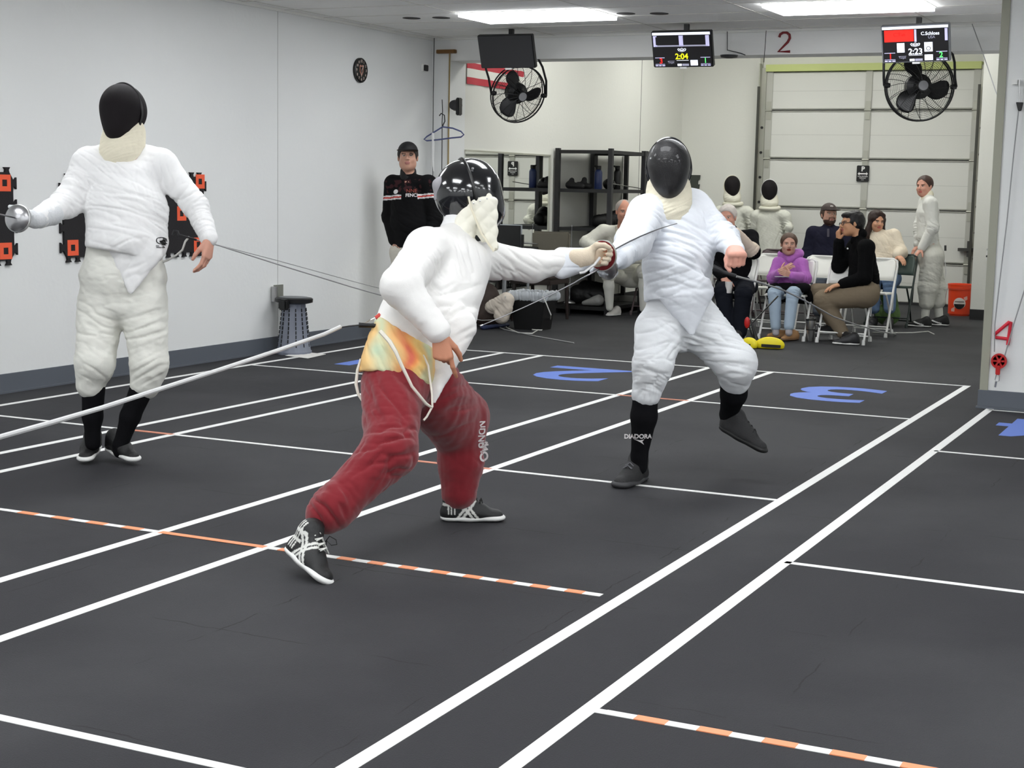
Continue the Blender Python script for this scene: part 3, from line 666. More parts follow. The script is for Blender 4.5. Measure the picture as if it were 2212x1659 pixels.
# glove cuff on the weapon hand
cloth('glove', hand_prims(J['wrR'], cv(-.75, .05, .66), cv(.3, -.7, -.6), cv(.1, .8, -.4), 1.03, (1.2, 1.3, 1.3, 1.3), .6, fat=1.2)+[Cp(J['wrR'], q(112, 462, -.24), .044, .058, k=.02)], mat('worn_white_leather', (.84, .85, .86), .6, bump=.3, bscale=120), LF, .004, [(q(95, 470, -.3), .06, J['wrR']-J['elR'], .03, .004)])
bc = q(40, 472, -.42); ax = cv(-.25, .02, .97)
epee('epee', 'epee with round silver bell guard pointing left, held by the fencer at left wall', bc, ax, [bc+ax*.03, bc+ax*.5, bc+ax*.9+Z_*.01], bc-ax*.14)
# emblem on the jacket
def decal(parent, tgt, parts, c, ex, ey, m, nm='emblem', off=.0015, label=None):
    """lay flat shapes (MB in local x, y) onto the surface of tgt around c"""
    ex = unit(ex); ey = unit(np.array(ey)-ex*np.dot(ex, ey)); n = np.cross(ex, ey); me = tgt.data; Lc = np.array(tgt.location)
    Mi = parent_world(tgt); vs = [Mi @ v.co for v in me.vertices]; bvh = BVHTree.FromPolygons(vs, [tuple(p.vertices) for p in me.polygons])
    bm = bmesh.new(); me2 = bpy.data.meshes.new('x'); me2.from_pydata([(v[0], v[1], 0) for v in parts.v], [], parts.f); bm.from_mesh(me2)
    bmesh.ops.remove_doubles(bm, verts=bm.verts, dist=1e-5); bmesh.ops.triangulate(bm, faces=bm.faces)
    bmesh.ops.subdivide_edges(bm, edges=[e for e in bm.edges if e.calc_length() > .012], cuts=2)
    bmesh.ops.triangulate(bm, faces=bm.faces); out = MB(); V = []
    for v in bm.verts:
        p = np.array(c)+ex*v.co[0]+ey*v.co[1]; hit = bvh.ray_cast(Vector(p+n*.15), Vector(-n), .5)
        V.append(np.array(hit[0])+n*off if hit[0] is not None else p)
    F_ = [tuple(x.index for x in fc.verts) for fc in bm.faces]; bm.free(); out.add(V, F_)
    me3 = bpy.data.meshes.new(nm); me3.from_pydata([tuple(v) for v in out.v], [], out.f); me3.materials.append(m); o = bpy.data.objects.new(nm, me3)
    co = np.array(out.v); b = co.mean(0); me3.transform(Matrix.Translation(-Vector(b))); o.location = b
    md = o.modifiers.new('s', 'SOLIDIFY'); md.thickness = .001; md.offset = 1
    link(o, parent)
    if label: o['label'] = label
    return o
def flat(mb): return mb
def ring2d(r0, r1, n=28, c=(0, 0), a0=0, a1=2*math.pi, sy=1.):
    mb = MB(); v = []
    for i in range(n+1):
        a = a0+(a1-a0)*i/n; v += [(c[0]+r0*math.cos(a), c[1]+sy*r0*math.sin(a), 0), (c[0]+r1*math.cos(a), c[1]+sy*r1*math.sin(a), 0)]
    return mb.add(v, [(2*i, 2*i+1, 2*i+3, 2*i+2) for i in range(n)])
def poly2d(pts, mb=None): return (mb or MB()).add([(x, y, 0) for x, y in pts], [tuple(range(len(pts)))])
def strokes(segs, w, mb=None):
    mb = mb or MB()
    for pl in segs:
        for a, b in zip(pl[:-1], pl[1:]):
            a = np.array(a, float); b = np.array(b, float); d = b-a; d /= np.linalg.norm(d)+1e-9; nn = np.array([-d[1], d[0]])*w/2; a = a-d*w*.3; b = b+d*w*.3
            mb.add([(*(a-nn), 0), (*(b-nn), 0), (*(b+nn), 0), (*(a+nn), 0)], [(0, 1, 2, 3)])
    return mb
def text2d(t, s, bold=0.):
    mb = MB(); text_mb(mb, t, (0, 0, 0), X_, Y_, s, .0, bold=bold); return mb
M_INK = mat('black_ink', (.1, .1, .11), .7)
eb = ring2d(.016, .020, 24); poly2d([(-.003, -.012), (.008, -.012), (.011, -.002), (.004, .012), (.0, .004), (-.006, -.002)], eb); strokes([[(-.018, -.03), (.018, -.03)], [(-.016, -.037), (.014, -.037)]], .003, eb)
decal(LF, JL, eb, q(344, 518, -.17), R_, U_, M_INK, 'emblem', label='small round black emblem at the jacket hip')
cb = MB().tube([q(372, 508), q(376, 498), q(384, 500), q(386, 507), q(395, 510), q(424, 518, .05)], .006, 8); cb.build('body_wire_plug', M_DGREY, LF, smooth=True)
MB().tube([q(408, 512, .03), q(400, 522), q(394, 540), q(380, 552), q(362, 562), q(352, 566)], .0055, 8).build('body_wire', mat('clear_wire', (.82, .82, .80), .4), LF, smooth=True)
# ---------------------------------------------------------------- centre fencer
q = lambda x, y, d: at(x, y, d)
dR_, dF_ = dep(at_z(680, 1256)), dep(at_z(1010, 1127))
CF = thing('person', 'crouching fencer in dark red sweatpants and white jacket lunging towards the right', 'person', (at_z(680, 1256)+at_z(1010, 1127))/2)
J = dict(neck=q(1000, 505, 6.7), chest=q(985, 575, 6.6), belly=q(925, 690, 6.42), pelvis=q(885, 765, 6.36), shR=q(922, 541, 6.46), shL=q(1055, 562, 6.8), elR=q(866, 618, 6.14), wrR=q(950, 724, 6.12),
         elL=q(1150, 575, 6.88), wrL=q(1264, 556, 6.94), hipR=q(850, 810, 6.27), hipL=q(925, 810, 6.47), knR=q(842, 985, 6.05), knL=q(1003, 893, 6.80), anR=q(688, 1140, 5.9), anL=q(990, 1085, dF_+.02), toeR=q(668, 1225, 5.76), toeL=q(1060, 1118, dF_))
Mh = frame(cv(.92, .20, -.25), cv(-.2, 1, 0)); ch = q(1026, 422, 6.70)
hR = hand_prims(J['wrR'], cv(.16, -1, .1), cv(-.15, .1, -1), cv(1, .15, .25), 1.0, ((.3, .35, .1), (1.3, 1.2, .8), (1.4, 1.3, .9), (1.5, 1.3, .9)), .8, .5)
hL = hand_prims(J['wrL'], cv(.75, .05, -.65), cv(.1, -.3, .9), cv(-.1, 1, .1), .95, (1.1, 1.2, 1.3, 1.3), -.5, 1.2, fat=.85)
human(J, .96, (ch, Mh, .95), [hR, hL], .008, .0026, skin='c08468', face=False, parent=CF)
w = unit(J['shL']-J['shR']); up = unit(J['neck']-J['pelvis'])
sw = unit(cv(.88, -.1, 0)+.3*w)
pr = [Cp(q(975, 580, 6.58), q(935, 680, 6.44), .137, .135, w, 1.22), Cp(q(935, 680, 6.44), q(905, 735, 6.4), .135, .13, w, 1.15), Cp(q(985, 515, 6.66), q(975, 575, 6.6), .07, .12, w, 1.2),
      Cp(J['shR'], q(985, 560, 6.6), .09, .1), Cp(q(925, 528, 6.5), q(985, 520, 6.64), .065, .07), Cp(J['shL'], q(1000, 570, 6.65), .078, .1), Cp(q(1010, 575, 6.6), q(975, 700, 6.42), .10, .095), Cp(q(905, 640, 6.42), q(880, 715, 6.34), .128, .142)]
pr += chain([J['shR'], J['elR'], q(946, 716, 6.12)], [.09, .078, .050], k=.03)+chain([J['shL'], J['elL'], q(1225, 563, 6.95)], [.084, .070, .050], k=.03)
flapc = [Cp(q(970, 715, 6.335), q(937, 868, 6.24), .112, .010, unit(f_+.25*R_), .5, .07)]
def hemC(X, Y, Z):
    a = q(815, 702, 6.3); b = q(905, 757, 6.3); n = unit(np.cross(f_, b-a)); n = n if n[2] > 0 else -n; a2 = q(905, 757, 6.3)
    s1 = -((X-a[0])*n[0]+(Y-a[1])*n[1]+(Z-a[2])*n[2])
    return np.minimum(s1, _sd(flapc[0], X, Y, Z)-.006)
D1 = cv(.55, .8, .1)
fl_ = [(q(905, 590, 6.3), .13, J['elR']-J['shR'], .055, .012), (q(880, 640, 6.2), .10, cv(1, .6, 0), .045, .010), (q(925, 690, 6.2), .12, J['wrR']-J['elR'], .055, .008),
       (q(1000, 650, 6.3), .20, cv(.6, -.75, 0), .075, .016), (q(1010, 560, 6.45), .14, cv(1, .2, 0), .05, .008), (q(1110, 580, 6.75), .13, J['elL']-J['shL']+.4*U_, .05, .011), (q(1190, 570, 6.85), .1, U_+.2*R_, .07, .006),
       (q(950, 760, 6.2), .16, cv(.5, -.8, 0), .08, .006)]
JC = cloth('jacket', pr+flapc, mat('warm_white_fencing_cloth', (.945, .94, .93), .8, bump=.12, bscale=420, spec=.2, sheen=.2), CF, .006, fl_, hemC, .0018, 13)
def tie(V, N):
    a = (V-q(860, 770, 6.3)); u = a@R_; v = a@U_; n = wob(V, 16., 4); n2 = wob(V, 30., 8)
    t = u*7+n*.8; base = np.array(lin((.93, .76, .50)))[None].repeat(len(V), 0)
    for cc, cen, wd_ in (((.93, .58, .30), .15, .32), ((.84, .42, .33), .05, .13), ((.78, .86, .74), -.55, .28), ((.80, .86, .72), .75, .2), ((.94, .80, .50), .45, .18)):
        k = np.exp(-((t-cen)/wd_)**2)*np.clip(.75+.5*n2, 0, 1); base = base*(1-k[:, None])+np.array(lin(cc))*k[:, None]
    return base
ps = [Cp(q(878, 715, 6.34), q(868, 800, 6.3), .128, .142, w, 1.12), Cp(q(850, 740, 6.28), q(835, 800, 6.25), .10, .115)]
def hemS(X, Y, Z):
    a = q(775, 803, 6.2); b = q(925, 832, 6.2); n = unit(np.cross(f_, b-a)); n = n if n[2] > 0 else -n; u_ = unit(b-a); t = (X-a[0])*u_[0]+(Y-a[1])*u_[1]+(Z-a[2])*u_[2]
    lower = -((X-a[0])*n[0]+(Y-a[1])*n[1]+(Z-a[2])*n[2])+.022*np.sin(np.clip(t/.28, 0, 1)*math.pi)
    a = q(815, 680, 6.3); b = q(905, 735, 6.3); n = unit(np.cross(f_, b-a)); n = n if n[2] > 0 else -n
    return np.maximum(lower, (X-a[0])*n[0]+(Y-a[1])*n[1]+(Z-a[2])*n[2])
cloth('shirt', ps, mat('tie_dye_cotton', 'e0a060', .85, attr=True, bump=.1, bscale=400), CF, .006, [(q(850, 770, 6.2), .2, cv(1, .5, 0), .05, .008)], hemS, .002, 5, tie)
M_PANT = mat('maroon_fleece', (.52, .155, .185), .95, bump=.25, bscale=600, spec=.12, sheen=.35)
pp = [Cp(q(868, 775, 6.3), q(868, 830, 6.3), .118, .125, w, 1.1)]
pp += chain([q(848, 830, 6.25), q(842, 975, 6.04), q(722, 1095, 5.92), q(700, 1115, 5.90)], [.128, .102, .080, .070], k=.04)
pp += [Cp(q(928, 850, 6.46), q(985, 932, 6.70), .125, .108, k=.04)]
pp += chain([q(925, 822, 6.46), q(1000, 900, 6.76), q(995, 1000, 6.74), q(992, 1064, dF_)], [.125, .108, .092, .078], k=.04)
fp = [(q(860, 960, 5.95), .16, up*.5+cv(-.2, 1, 0), .06, .016), (q(820, 1010, 5.95), .12, cv(.6, -.3, .2), .05, .014), (q(720, 1090, 5.85), .10, J['anR']-J['knR'], .045, .018), (q(960, 850, 6.5), .2, cv(-.3, 1, 0), .10, .012),
      (q(1000, 1000, 6.8), .15, cv(.5, .8, 0), .09, .012), (q(990, 1060, 6.8), .1, U_, .045, .012), (q(830, 860, 6.1), .18, cv(.8, .6, 0), .10, .010)]
PC = cloth('sweatpants', pp, M_PANT, CF, .0065, fp, [below(q(868, 728, 6.3), cv(0, -1, 0))], .003, 6)
M_SHW = mat('wrestling_shoe', '101012', .5, attr=True, bump=.2, bscale=300)
def stripes(seed):
    def f(L):
        a, b, c = L.T; t = a/.27; col = np.tile(lin((.075, .08, .085)), (len(L), 1)); s_ = np.abs(b) > .012
        g = np.zeros(len(L), bool)
        for k, (a0, sl) in enumerate(((.34, .9), (.42, .9), (.44, -1.0), (.52, -1.0))): g |= (np.abs((t-a0)-sl*(c-.045)*3.0) < .026) & (c > .016) & (c < .12)
        for k in range(3): g |= (np.abs(t-.12-.05*k) < .012) & (c > .035) & (c < .15)
        g |= (np.abs(c-.075) < .006) & (t < .3); g |= (np.abs(c-.11) < .006) & (t < .35)
        col[g & s_] = lin((.88, .88, .86)); return col
    return f
toe = at_z(680, 1252)+Z_*.012; hl = q(622, 1192, dR_+.16)
shoe(CF, hl, toe, cv(.72, .62, .35), M_SHW, M_SOLEW, L=.27, high=.12, fat=1.12, ank=q(690, 1128, 5.9), h=.004, col=stripes(1), lace=mat('white_lace', (.85, .85, .83), .7), solet=.36)
MB().tube([q(703, 1170, 5.75), q(712, 1158, 5.74), q(726, 1166, 5.74), q(728, 1176, 5.74), q(716, 1178, 5.74), q(706, 1168, 5.75), q(701, 1190, 5.75), q(699, 1215, 5.76)], .0022, 6).build('loose_lace', M_LACE, CF, smooth=True)
shoe(CF, at_z(952, 1124), at_z(1082, 1125), Z_, M_SHW, M_SOLEW, L=.275, high=.11, fat=1.08, ank=q(985, 1078, dF_+.02), h=.004, col=stripes(2), lace=M_LACE, solet=.34)
mk = mask(CF, ch, Mh, 1.12, M_GLOSS, M_GLOSS, M_BLK, bib=False)
g = lambda x, y, z: loc2w(ch, Mh, (x, y, z))
# quilted bib hanging from the mask, and the padded tongue behind the head
V, Fc = sdf_mesh([Cp(q(1032, 445, 6.59), q(1066, 538, 6.59), .034, .010, unit(cv(0, 0, 1)), .4, .02), Cp(q(1058, 440, 6.59), q(1070, 534, 6.59), .034, .010, unit(cv(0, 0, 1)), .4, .02), Cp(q(1015, 460, 6.62), q(1000, 505, 6.62), .05, .05, -f_, .7, .03), Cp(q(1030, 440, 6.62), q(1045, 440, 6.62), .055, .05, -f_, .4, .02), Cp(q(1035, 470, 6.63), q(1046, 515, 6.63), .045, .02, -f_, .5, .02)], .004, None, 2)
nv = vnorm(V, Fc); a_ = (V-q(1040, 480, 6.6))@cv(.75, .7, 0)/.045*math.pi; b_ = (V-q(1040, 480, 6.6))@cv(-.7, .75, 0)/.05*math.pi
V = V+nv*(.006*(np.abs(np.sin(a_))*np.abs(np.sin(b_))-.3))[:, None]
bb = mesh_obj('bib', V, Fc, mat('quilted_bib', (.95, .94, .885), .8, bump=.1, bscale=300), mk)
MB().tube([q(1012, 425, 6.57), q(1018, 450, 6.56), q(1040, 505, 6.56), q(1067, 543, 6.56), q(1071, 536, 6.56)], .005, 8).build('bib_piping', M_BIB, bb, smooth=True)
for x, y in ((1023, 439), (1037, 434), (1052, 429)): MB().lathe(q(x, y, 6.565), [(.004, 0), (.0035, .003), (0, .004)], 10, cv(0, 0, 1)).build('snap', M_STEEL, bb)
V, Fc = sdf_mesh([Cp(q(975, 378, 6.66), q(950, 400, 6.66), .022, .024, cv(-.3, 0, 1), 1.8, .03), Cp(q(950, 400, 6.66), q(944, 428, 6.66), .024, .014, cv(0, 0, 1), 1.8, .03), ], .004)
mesh_obj('tongue', V, Fc, mat('grey_padding', (.66, .65, .67), .6), mk)
V, Fc = sdf_mesh([El(q(985, 418, 6.70), (.095, .075, .088), Mh, .03), Cp(q(965, 430, 6.68), q(985, 455, 6.68), .045, .04)], .004); mesh_obj('back_cover', V, Fc, mat('matte_black_cloth', (.04, .04, .045), .8), mk)
V, Fc = sdf_mesh([Cp(q(995, 470, 6.68), q(985, 505, 6.68), .062, .07, w, 1.1)], .005); V = fold(V, Fc, [(q(990, 490, 6.6), .1, cv(.3, 1, 0), .04, .005)]); mesh_obj('collar', V, Fc, M_JKT, CF)
for x, y in ((1004, 372), (1022, 352), (1045, 405), (1055, 378)):
    pass
for x, y, r_ in ((1021, 364, .006), (1042, 402, .006), (1019, 421, .005)): MB().lathe(q(x, y, 6.595), [(r_, 0), (r_*.8, .005), (0, .007)], 10, cv(0, .1, 1)).build('rivet', M_STEEL, mk, smooth=True)
# weapon hand: glove, gauntlet, guard
M_GLV = mat('beige_glove', (.86, .80, .71), .7, bump=.25, bscale=150)
cloth('glove', hand_prims(J['wrL'], cv(.75, .05, -.65), cv(.1, -.3, .9), cv(-.1, 1, .1), 1.0, (1.1, 1.2, 1.3, 1.3), -.5, 1.2, fat=1.22)+[Cp(J['wrL'], q(1245, 560, 6.925), .040, .046, k=.02)], M_GLV, CF, .0035, [(q(1275, 550, 6.95), .05, R_, .02, .003)], None, .0008)
V, Fc = sdf_mesh([Cp(q(1264, 560, 6.96), q(1215, 568, 6.95), .044, .062, U_, 1.15, .02), Cp(q(1240, 572, 6.92), q(1212, 592, 6.91), .03, .02)], .004); V = fold(V, Fc, [(q(1240, 575, 6.9), .08, U_, .05, .004)]); mesh_obj('gauntlet', V, Fc, M_JKT2, CF)
gc = q(1301, 552, 7.07); tip = q(1478, 479, 7.66); ax = unit(tip-gc)
epee('epee', 'epee with red padded bell guard in the lunging fencer\'s outstretched hand', gc, cv(.5, .12, -.85), arc(gc+cv(.5, .12, -.85)*.03, tip, .05, 10, cv(-.2, .25, 1)), gc-ax*.13, r=.070, inner=mat('dark_red_felt', (.48, .10, .12), .85), m=mat('pale_alloy_bell', (.80, .81, .79), .35, .5))
MB().tube([q(1296, 556, 6.93), q(1284, 572, 6.92), q(1262, 588, 6.91), q(1252, 590, 6.91)], .006, 8).build('cord_sleeve', M_WTRIM, CF, smooth=True)
# cords at the waist
M_CLIP = mat('clear_red_clip', (.80, .24, .20), .3)
MB().tube([q(836, 675, 6.3), q(826, 678, 6.28), q(820, 682, 6.28), q(808, 688, 6.27), q(800, 692, 6.27)], .0028, 6).tube([q(800, 690, 6.27), q(790, 696, 6.26), q(780, 698, 6.26)], .003, 6).build('spring_hook', M_STEEL, CF, smooth=True)
MB().tube([q(822, 681, 6.275), q(812, 688, 6.27)], [.012, .010], 10).build('red_connector', M_CLIP, CF, smooth=True)
MB().tube([q(812, 704, 6.25), q(775, 702, 6.24)], [.009, .011], 10).tube([q(775, 702, 6.24), q(755, 704, 6.24), q(738, 707, 6.23)], .003, 6).build('plug', M_BLK, CF, smooth=True)
M_CORD = mat('white_cord', (.90, .88, .83), .5)
MB().tube([q(822, 716, 6.13), q(842, 738, 6.10), q(855, 760, 6.09), q(868, 790, 6.09), q(890, 835, 6.10), q(920, 872, 6.13), q(932, 880, 6.16)], [.009, .009, .008, .007, .006, .006, .005], 8).build('body_wire', M_CORD, CF, smooth=True)
MB().tube([q(779, 775, 6.2), q(772, 800, 6.2), q(769, 830, 6.2), q(774, 852, 6.2), q(786, 870, 6.2), q(790, 895, 6.2)], [.004, .006, .007, .006, .006, .006], 8).build('body_wire', M_CORD, CF, smooth=True)
MB().tube([q(905, 748, 6.22), q(925, 790, 6.2), q(933, 850, 6.2), q(934, 878, 6.18), q(922, 900, 6.16), q(915, 908, 6.15)], .0045, 8).build('zip_edge', M_CORD, CF, smooth=True)
tw = text2d('NDNU', .040, .001); 
decal(CF, PC, tw, q(1041, 937, 6.8), -U_, R_, mat('white_print', (.88, .86, .86), .7), 'print', label='white printed letters down the shin')
rg = ring2d(.012, .021, 20, (0, 0), sy=.85); ring2d(.002, .006, 12, (0, 0)); strokes([[(-.028, -.004), (-.06, .012)], [(-.03, .01), (-.062, -.008)], [(-.045, -.012), (-.05, .016)], [(-.022, -.012), (-.03, .014)]], .008, rg)
decal(CF, PC, rg, q(1046, 985, 6.8), -U_, R_, MATS['white_print'], 'print')
# ---------------------------------------------------------------- right fencer
d0 = dep(at_z(1360, 1048)); q = lambda x, y, o=0.: at(x, y, d0+o)
RF = thing('person', 'white fencer in glossy black mask and long black socks, one foot off the floor', 'person', at_z(1365, 1045))
J = dict(neck=q(1462, 440, .12), chest=q(1472, 510, .1), belly=q(1460, 600, .05), pelvis=q(1466, 680, .1), shR=q(1397, 462, .02), shL=q(1503, 452, .2), elR=q(1368, 522, -.22), wrR=q(1336, 560, -.45),
         elL=q(1566, 514, .05), wrL=q(1588, 545, -.12), hipR=q(1425, 705, .05), hipL=q(1508, 705, .17), knR=q(1405, 800, -.1), knL=q(1590, 785, .1), anR=q(1381, 1000, .04), anL=q(1574, 905, .34), toeR=at_z(1356, 1045)+Z_*.03, toeL=q(1625, 955, .3))
Mh = frame(cv(-.06, -.22, 1), cv(-.02, 1, .15)); ch = q(1445, 368, .02)
hR = hand_prims(J['wrR'], cv(-.5, -.3, .8), cv(.2, -.8, -.4), cv(-.7, .3, -.5), 1., (1.2, 1.3, 1.3, 1.3), .4)
hL = hand_prims(J['wrL']+U_*.012, cv(-.02, -.35, .95), cv(0, -.95, -.35), cv(-1, .1, 0), 1.12, ((1.45, 1.5, .9), (1.45, 1.5, .9), (1.5, 1.5, .9), (1.5, 1.5, .9)), 1.1, .9, fat=1.12)
human(J, 1.0, (ch, Mh, 1.), [hR, hL], .008, .0026, skin='dfa492', face=False, parent=RF)
w = unit(J['shL']-J['shR']); up = unit(J['neck']-J['pelvis'])
pr = [Cp(q(1472, 495, .1), q(1463, 570, .05), .130, .148, w, 1.22), Cp(q(1463, 570, .05), q(1461, 640, .05), .148, .142, w, 1.22), Cp(q(1425, 444, .08), q(1492, 438, .17), .076, .076), Cp(q(1462, 452, .14), q(1470, 505, .12), .065, .12, w, 1.2),
      Cp(J['shR'], q(1465, 500, .1), .085, .1), Cp(J['shL'], q(1480, 500, .12), .085, .1), Cp(q(1490, 480, .12), q(1492, 540, .08), .11, .12)]
pr += chain([J['shR'], J['elR'], q(1340, 556, -.42)], [.095, .084, .056], k=.035)+chain([J['shL'], J['elL'], q(1588, 542, -.1)], [.080, .064, .048], k=.03)
flapc = Cp(q(1485, 640, -.075), q(1494, 716, -.06), .135, .022, -f_, .28, .02)
def hemR(X, Y, Z, flap=flapc):
    a = q(1380, 652, 0); b = q(1550, 640, 0); n = unit(np.cross(f_, b-a)); n = n if n[2] > 0 else -n
    return np.minimum(-((X-a[0])*n[0]+(Y-a[1])*n[1]+(Z-a[2])*n[2]), _sd(flap, X, Y, Z)-.004)
fl_ = [(q(1380, 500, -.2), .14, J['elR']-J['shR']+.1*U_, .055, .012), (q(1350, 540, -.35), .12, J['wrR']-J['elR'], .05, .010), (q(1440, 500, -.05), .18, up+.6*w, .065, .014), (q(1500, 560, -.05), .2, up+.45*w, .07, .013),
       (q(1430, 620, -.1), .16, up-.3*w, .06, .009), (q(1575, 490, .05), .12, J['elL']-J['shL'], .042, .012), (q(1600, 520, 0), .09, J['wrL']-J['elL'], .03, .009), (q(1525, 480, .05), .10, w, .05, .008), (q(1520, 620, 0), .12, up-.7*w, .05, .008)]
cloth('jacket', pr+[flapc], M_JKT2, RF, .006, fl_, hemR, .0018, 23)
mask(RF, ch, Mh, 1.06, M_MESH, M_GLOSS, M_GLOSS, bib=True, rivets=True, long=.1)
pb = [Cp(q(1466, 640, .08), q(1466, 690, .1), .138, .142, w, 1.25), Cp(q(1466, 690, .1), q(1466, 720, .1), .14, .10, w, 1.3)]
pb += chain([q(1424, 715, .05), q(1410, 790, -.08), q(1396, 852, -.05)], [.125, .095, .072], k=.03)+chain([q(1512, 705, .15), q(1590, 785, .08), q(1588, 818, .14)], [.125, .100, .082], k=.04)
fb = [(q(1420, 740, -.1), .16, up-.25*w, .055, .010), (q(1402, 820, -.15), .12, up+.3*w, .045, .014), (q(1530, 730, .05), .2, up*.9+.2*w, .05, .014), (q(1590, 800, 0), .12, up+.3*w, .06, .012), (q(1465, 680, -.05), .12, up+.6*w, .05, .008), (q(1395, 850, -.1), .08, w, .02, .004)]
cloth('breeches', pb, mat('bright_breeches', (.91, .92, .93), .85, bump=.15, bscale=350, spec=.2), RF, .006, fb, None, .002, 28)
sk = cloth('sock', chain([q(1395, 845, -.05), q(1391, 900, -.03), q(1381, 985, .03), J['anR']-Z_*.02], [.062, .064, .040, .040], k=.02), M_SOCKB, RF, .005, (), None, .0008)
cloth('sock', chain([q(1587, 815, .14), q(1585, 850, .2), q(1574, 895, .33), J['anL']], [.075, .066, .045, .04], k=.02), M_SOCKB, RF, .005, (), None, .0008)
decal(RF, sk, text2d('DIADORA', .030, .001), q(1378, 943, -.05), R_, U_, MATS['white_print'], 'print', label='white sock lettering')
decal(RF, sk, poly2d([(-.03, .010), (.0, .004), (.022, .008), (.012, -.002), (.022, -.018), (.004, -.006), (-.012, .002)]), q(1382, 953, -.05), R_, U_, MATS['white_print'], 'print')
M_SHD = mat('dark_grey_knit', (.13, .13, .135), .7, bump=.35, bscale=250); M_SOLED = mat('charcoal_sole', (.22, .22, .23), .6)
M_LG = mat('grey_lace', (.40, .40, .42), .7)
shoe(RF, at_z(1388, 1034), at_z(1342, 1053), Z_, M_SHD, M_SOLED, L=.31, fat=1.18, high=.11, ank=J['anR'], lace=M_LG, solet=.42)
shoe(RF, q(1553, 925, .36), q(1636, 972, .24), cv(.40, .9, .25), M_SHD, mat('black_sole', (.09, .09, .09), .6), L=.285, high=.10, ank=J['anL'], lace=M_LACE, solet=.4, fat=1.1)
cloth('glove', hand_prims(J['wrR'], cv(-.5, -.3, .8), cv(.2, -.8, -.4), cv(-.7, .3, -.5), 1.03, (1.2, 1.3, 1.3, 1.3), .4, fat=1.25)+[Cp(J['wrR'], q(1352, 548, -.36), .042, .058, k=.02)], mat('pale_grey_glove', (.80, .82, .85), .7, bump=.2, bscale=150), RF, .004, [(q(1345, 550, -.4), .06, J['wrR']-J['elR'], .03, .004)])
gc = q(1310, 573, -.52); tip = at(1037, 704, 6.62); ax = unit(tip-gc)
epee('epee', 'epee with steel bell guard in the right fencer\'s hand, blade pointing down left', gc, ax, arc(gc+ax*.03, tip, .012, 10), J['wrR']+R_*.02)
MB().tube([q(1540, 578, .3), q(1556, 584, .3), q(1562, 588, .3)], [.018, .014, .010], 10).tube([q(1562, 588, .3), q(1590, 596, .3)], [.011, .009], 10).build('body_wire_plug', M_DGREY, RF, smooth=True)
# ================================================================ THINGS IN THE MAIN HALL
# puzzle mats on the left wall
M_MATB = mat('black_foam', (.10, .09, .10), .85, bump=.3, bscale=120); M_ORF = mat('orange_foam', (.95, .38, .24), .8)
def knob_edge(a, b, n, depth=.03):
    """dovetail knobs along a->b, outward to the right of travel"""
    a = np.array(a, float); b = np.array(b, float); d = b-a; L = np.linalg.norm(d); d /= L; nn = np.array([d[1], -d[0]]); out = []; st = L/n
    for i in range(n):
        m = (i+.5)*st
        for t, hgt in ((m-st*.18, 0), (m-st*.14, depth*.45), (m-st*.27, depth*.95), (m+st*.27, depth*.95), (m+st*.14, depth*.45), (m+st*.18, 0)): out.append(a+d*t+nn*hgt)
    return out
def wall_mat(y0, y1, z0, z1, squares, lab):
    t = thing('puzzle_mat', lab, 'foam mat', (XL+.01, (y0+y1)/2, z0), 'puzzle mats on the left wall')
    ny = max(2, round((y1-y0)/.10)); nz = max(3, round((z1-z0)/.14)); pts = []
    for A, B, n in (((y0, z0), (y1, z0), ny), ((y1, z0), (y1, z1), nz), ((y1, z1), (y0, z1), ny), ((y0, z1), (y0, z0), nz)): pts += knob_edge(A, B, n, .035)
    MB().prism([tuple(p) for p in pts], (XL+.001, 0, 0), Y_, Z_, X_, .018).build('foam_sheet', M_MATB, t)
    for y, z in squares:
        w_, h_ = .055, .055; fr = MB()
        for lo, hi in (((y-w_, z-h_), (y+w_, z-h_+.033)), ((y-w_, z+h_-.033), (y+w_, z+h_)), ((y-w_, z-h_+.033), (y-w_+.033, z+h_-.033)), ((y+w_-.033, z-h_+.033), (y+w_, z+h_-.033))):
            fr.box((XL+.019, lo[0], lo[1]), (XL+.0215, hi[0], hi[1]))
        fr.build('orange_square', M_ORF, t)
W = lambda x, y: at_x(x, y, XL)[1:]
z1 = W(20, 372)[1]; z0 = W(20, 562)[1]
ya = W(30, 470)[0]; wall_mat(ya-.62, ya-.02, z0, z1, [(W(5, 395)[0], W(5, 395)[1]), (W(8, 542)[0], W(8, 542)[1]), (ya-.5, W(5, 395)[1]), (ya-.5, W(8, 542)[1])], 'black puzzle mat with orange squares at the left photo edge')
yb, yc = W(134, 470)[0], W(250, 470)[0]; wall_mat(yb, yc, W(150, 556)[1], W(130, 385)[1], [(W(153, 535)[0], W(153, 535)[1]), (yc-.1, W(153, 535)[1]), (yb+.1, W(153, 400)[1]), (yc-.1, W(153, 400)[1])], 'black puzzle mat with orange squares behind the left fencer\'s weapon arm')
yd, ye = W(352, 470)[0], W(436, 400)[0]; wall_mat(yd, ye, W(400, 545)[1], W(430, 382)[1], [(W(428, 392)[0], W(428, 392)[1]), (W(388, 461)[0], W(388, 461)[1]), (W(424, 528)[0], W(424, 528)[1])], 'black puzzle mat with orange squares behind the left fencer\'s bare hand')
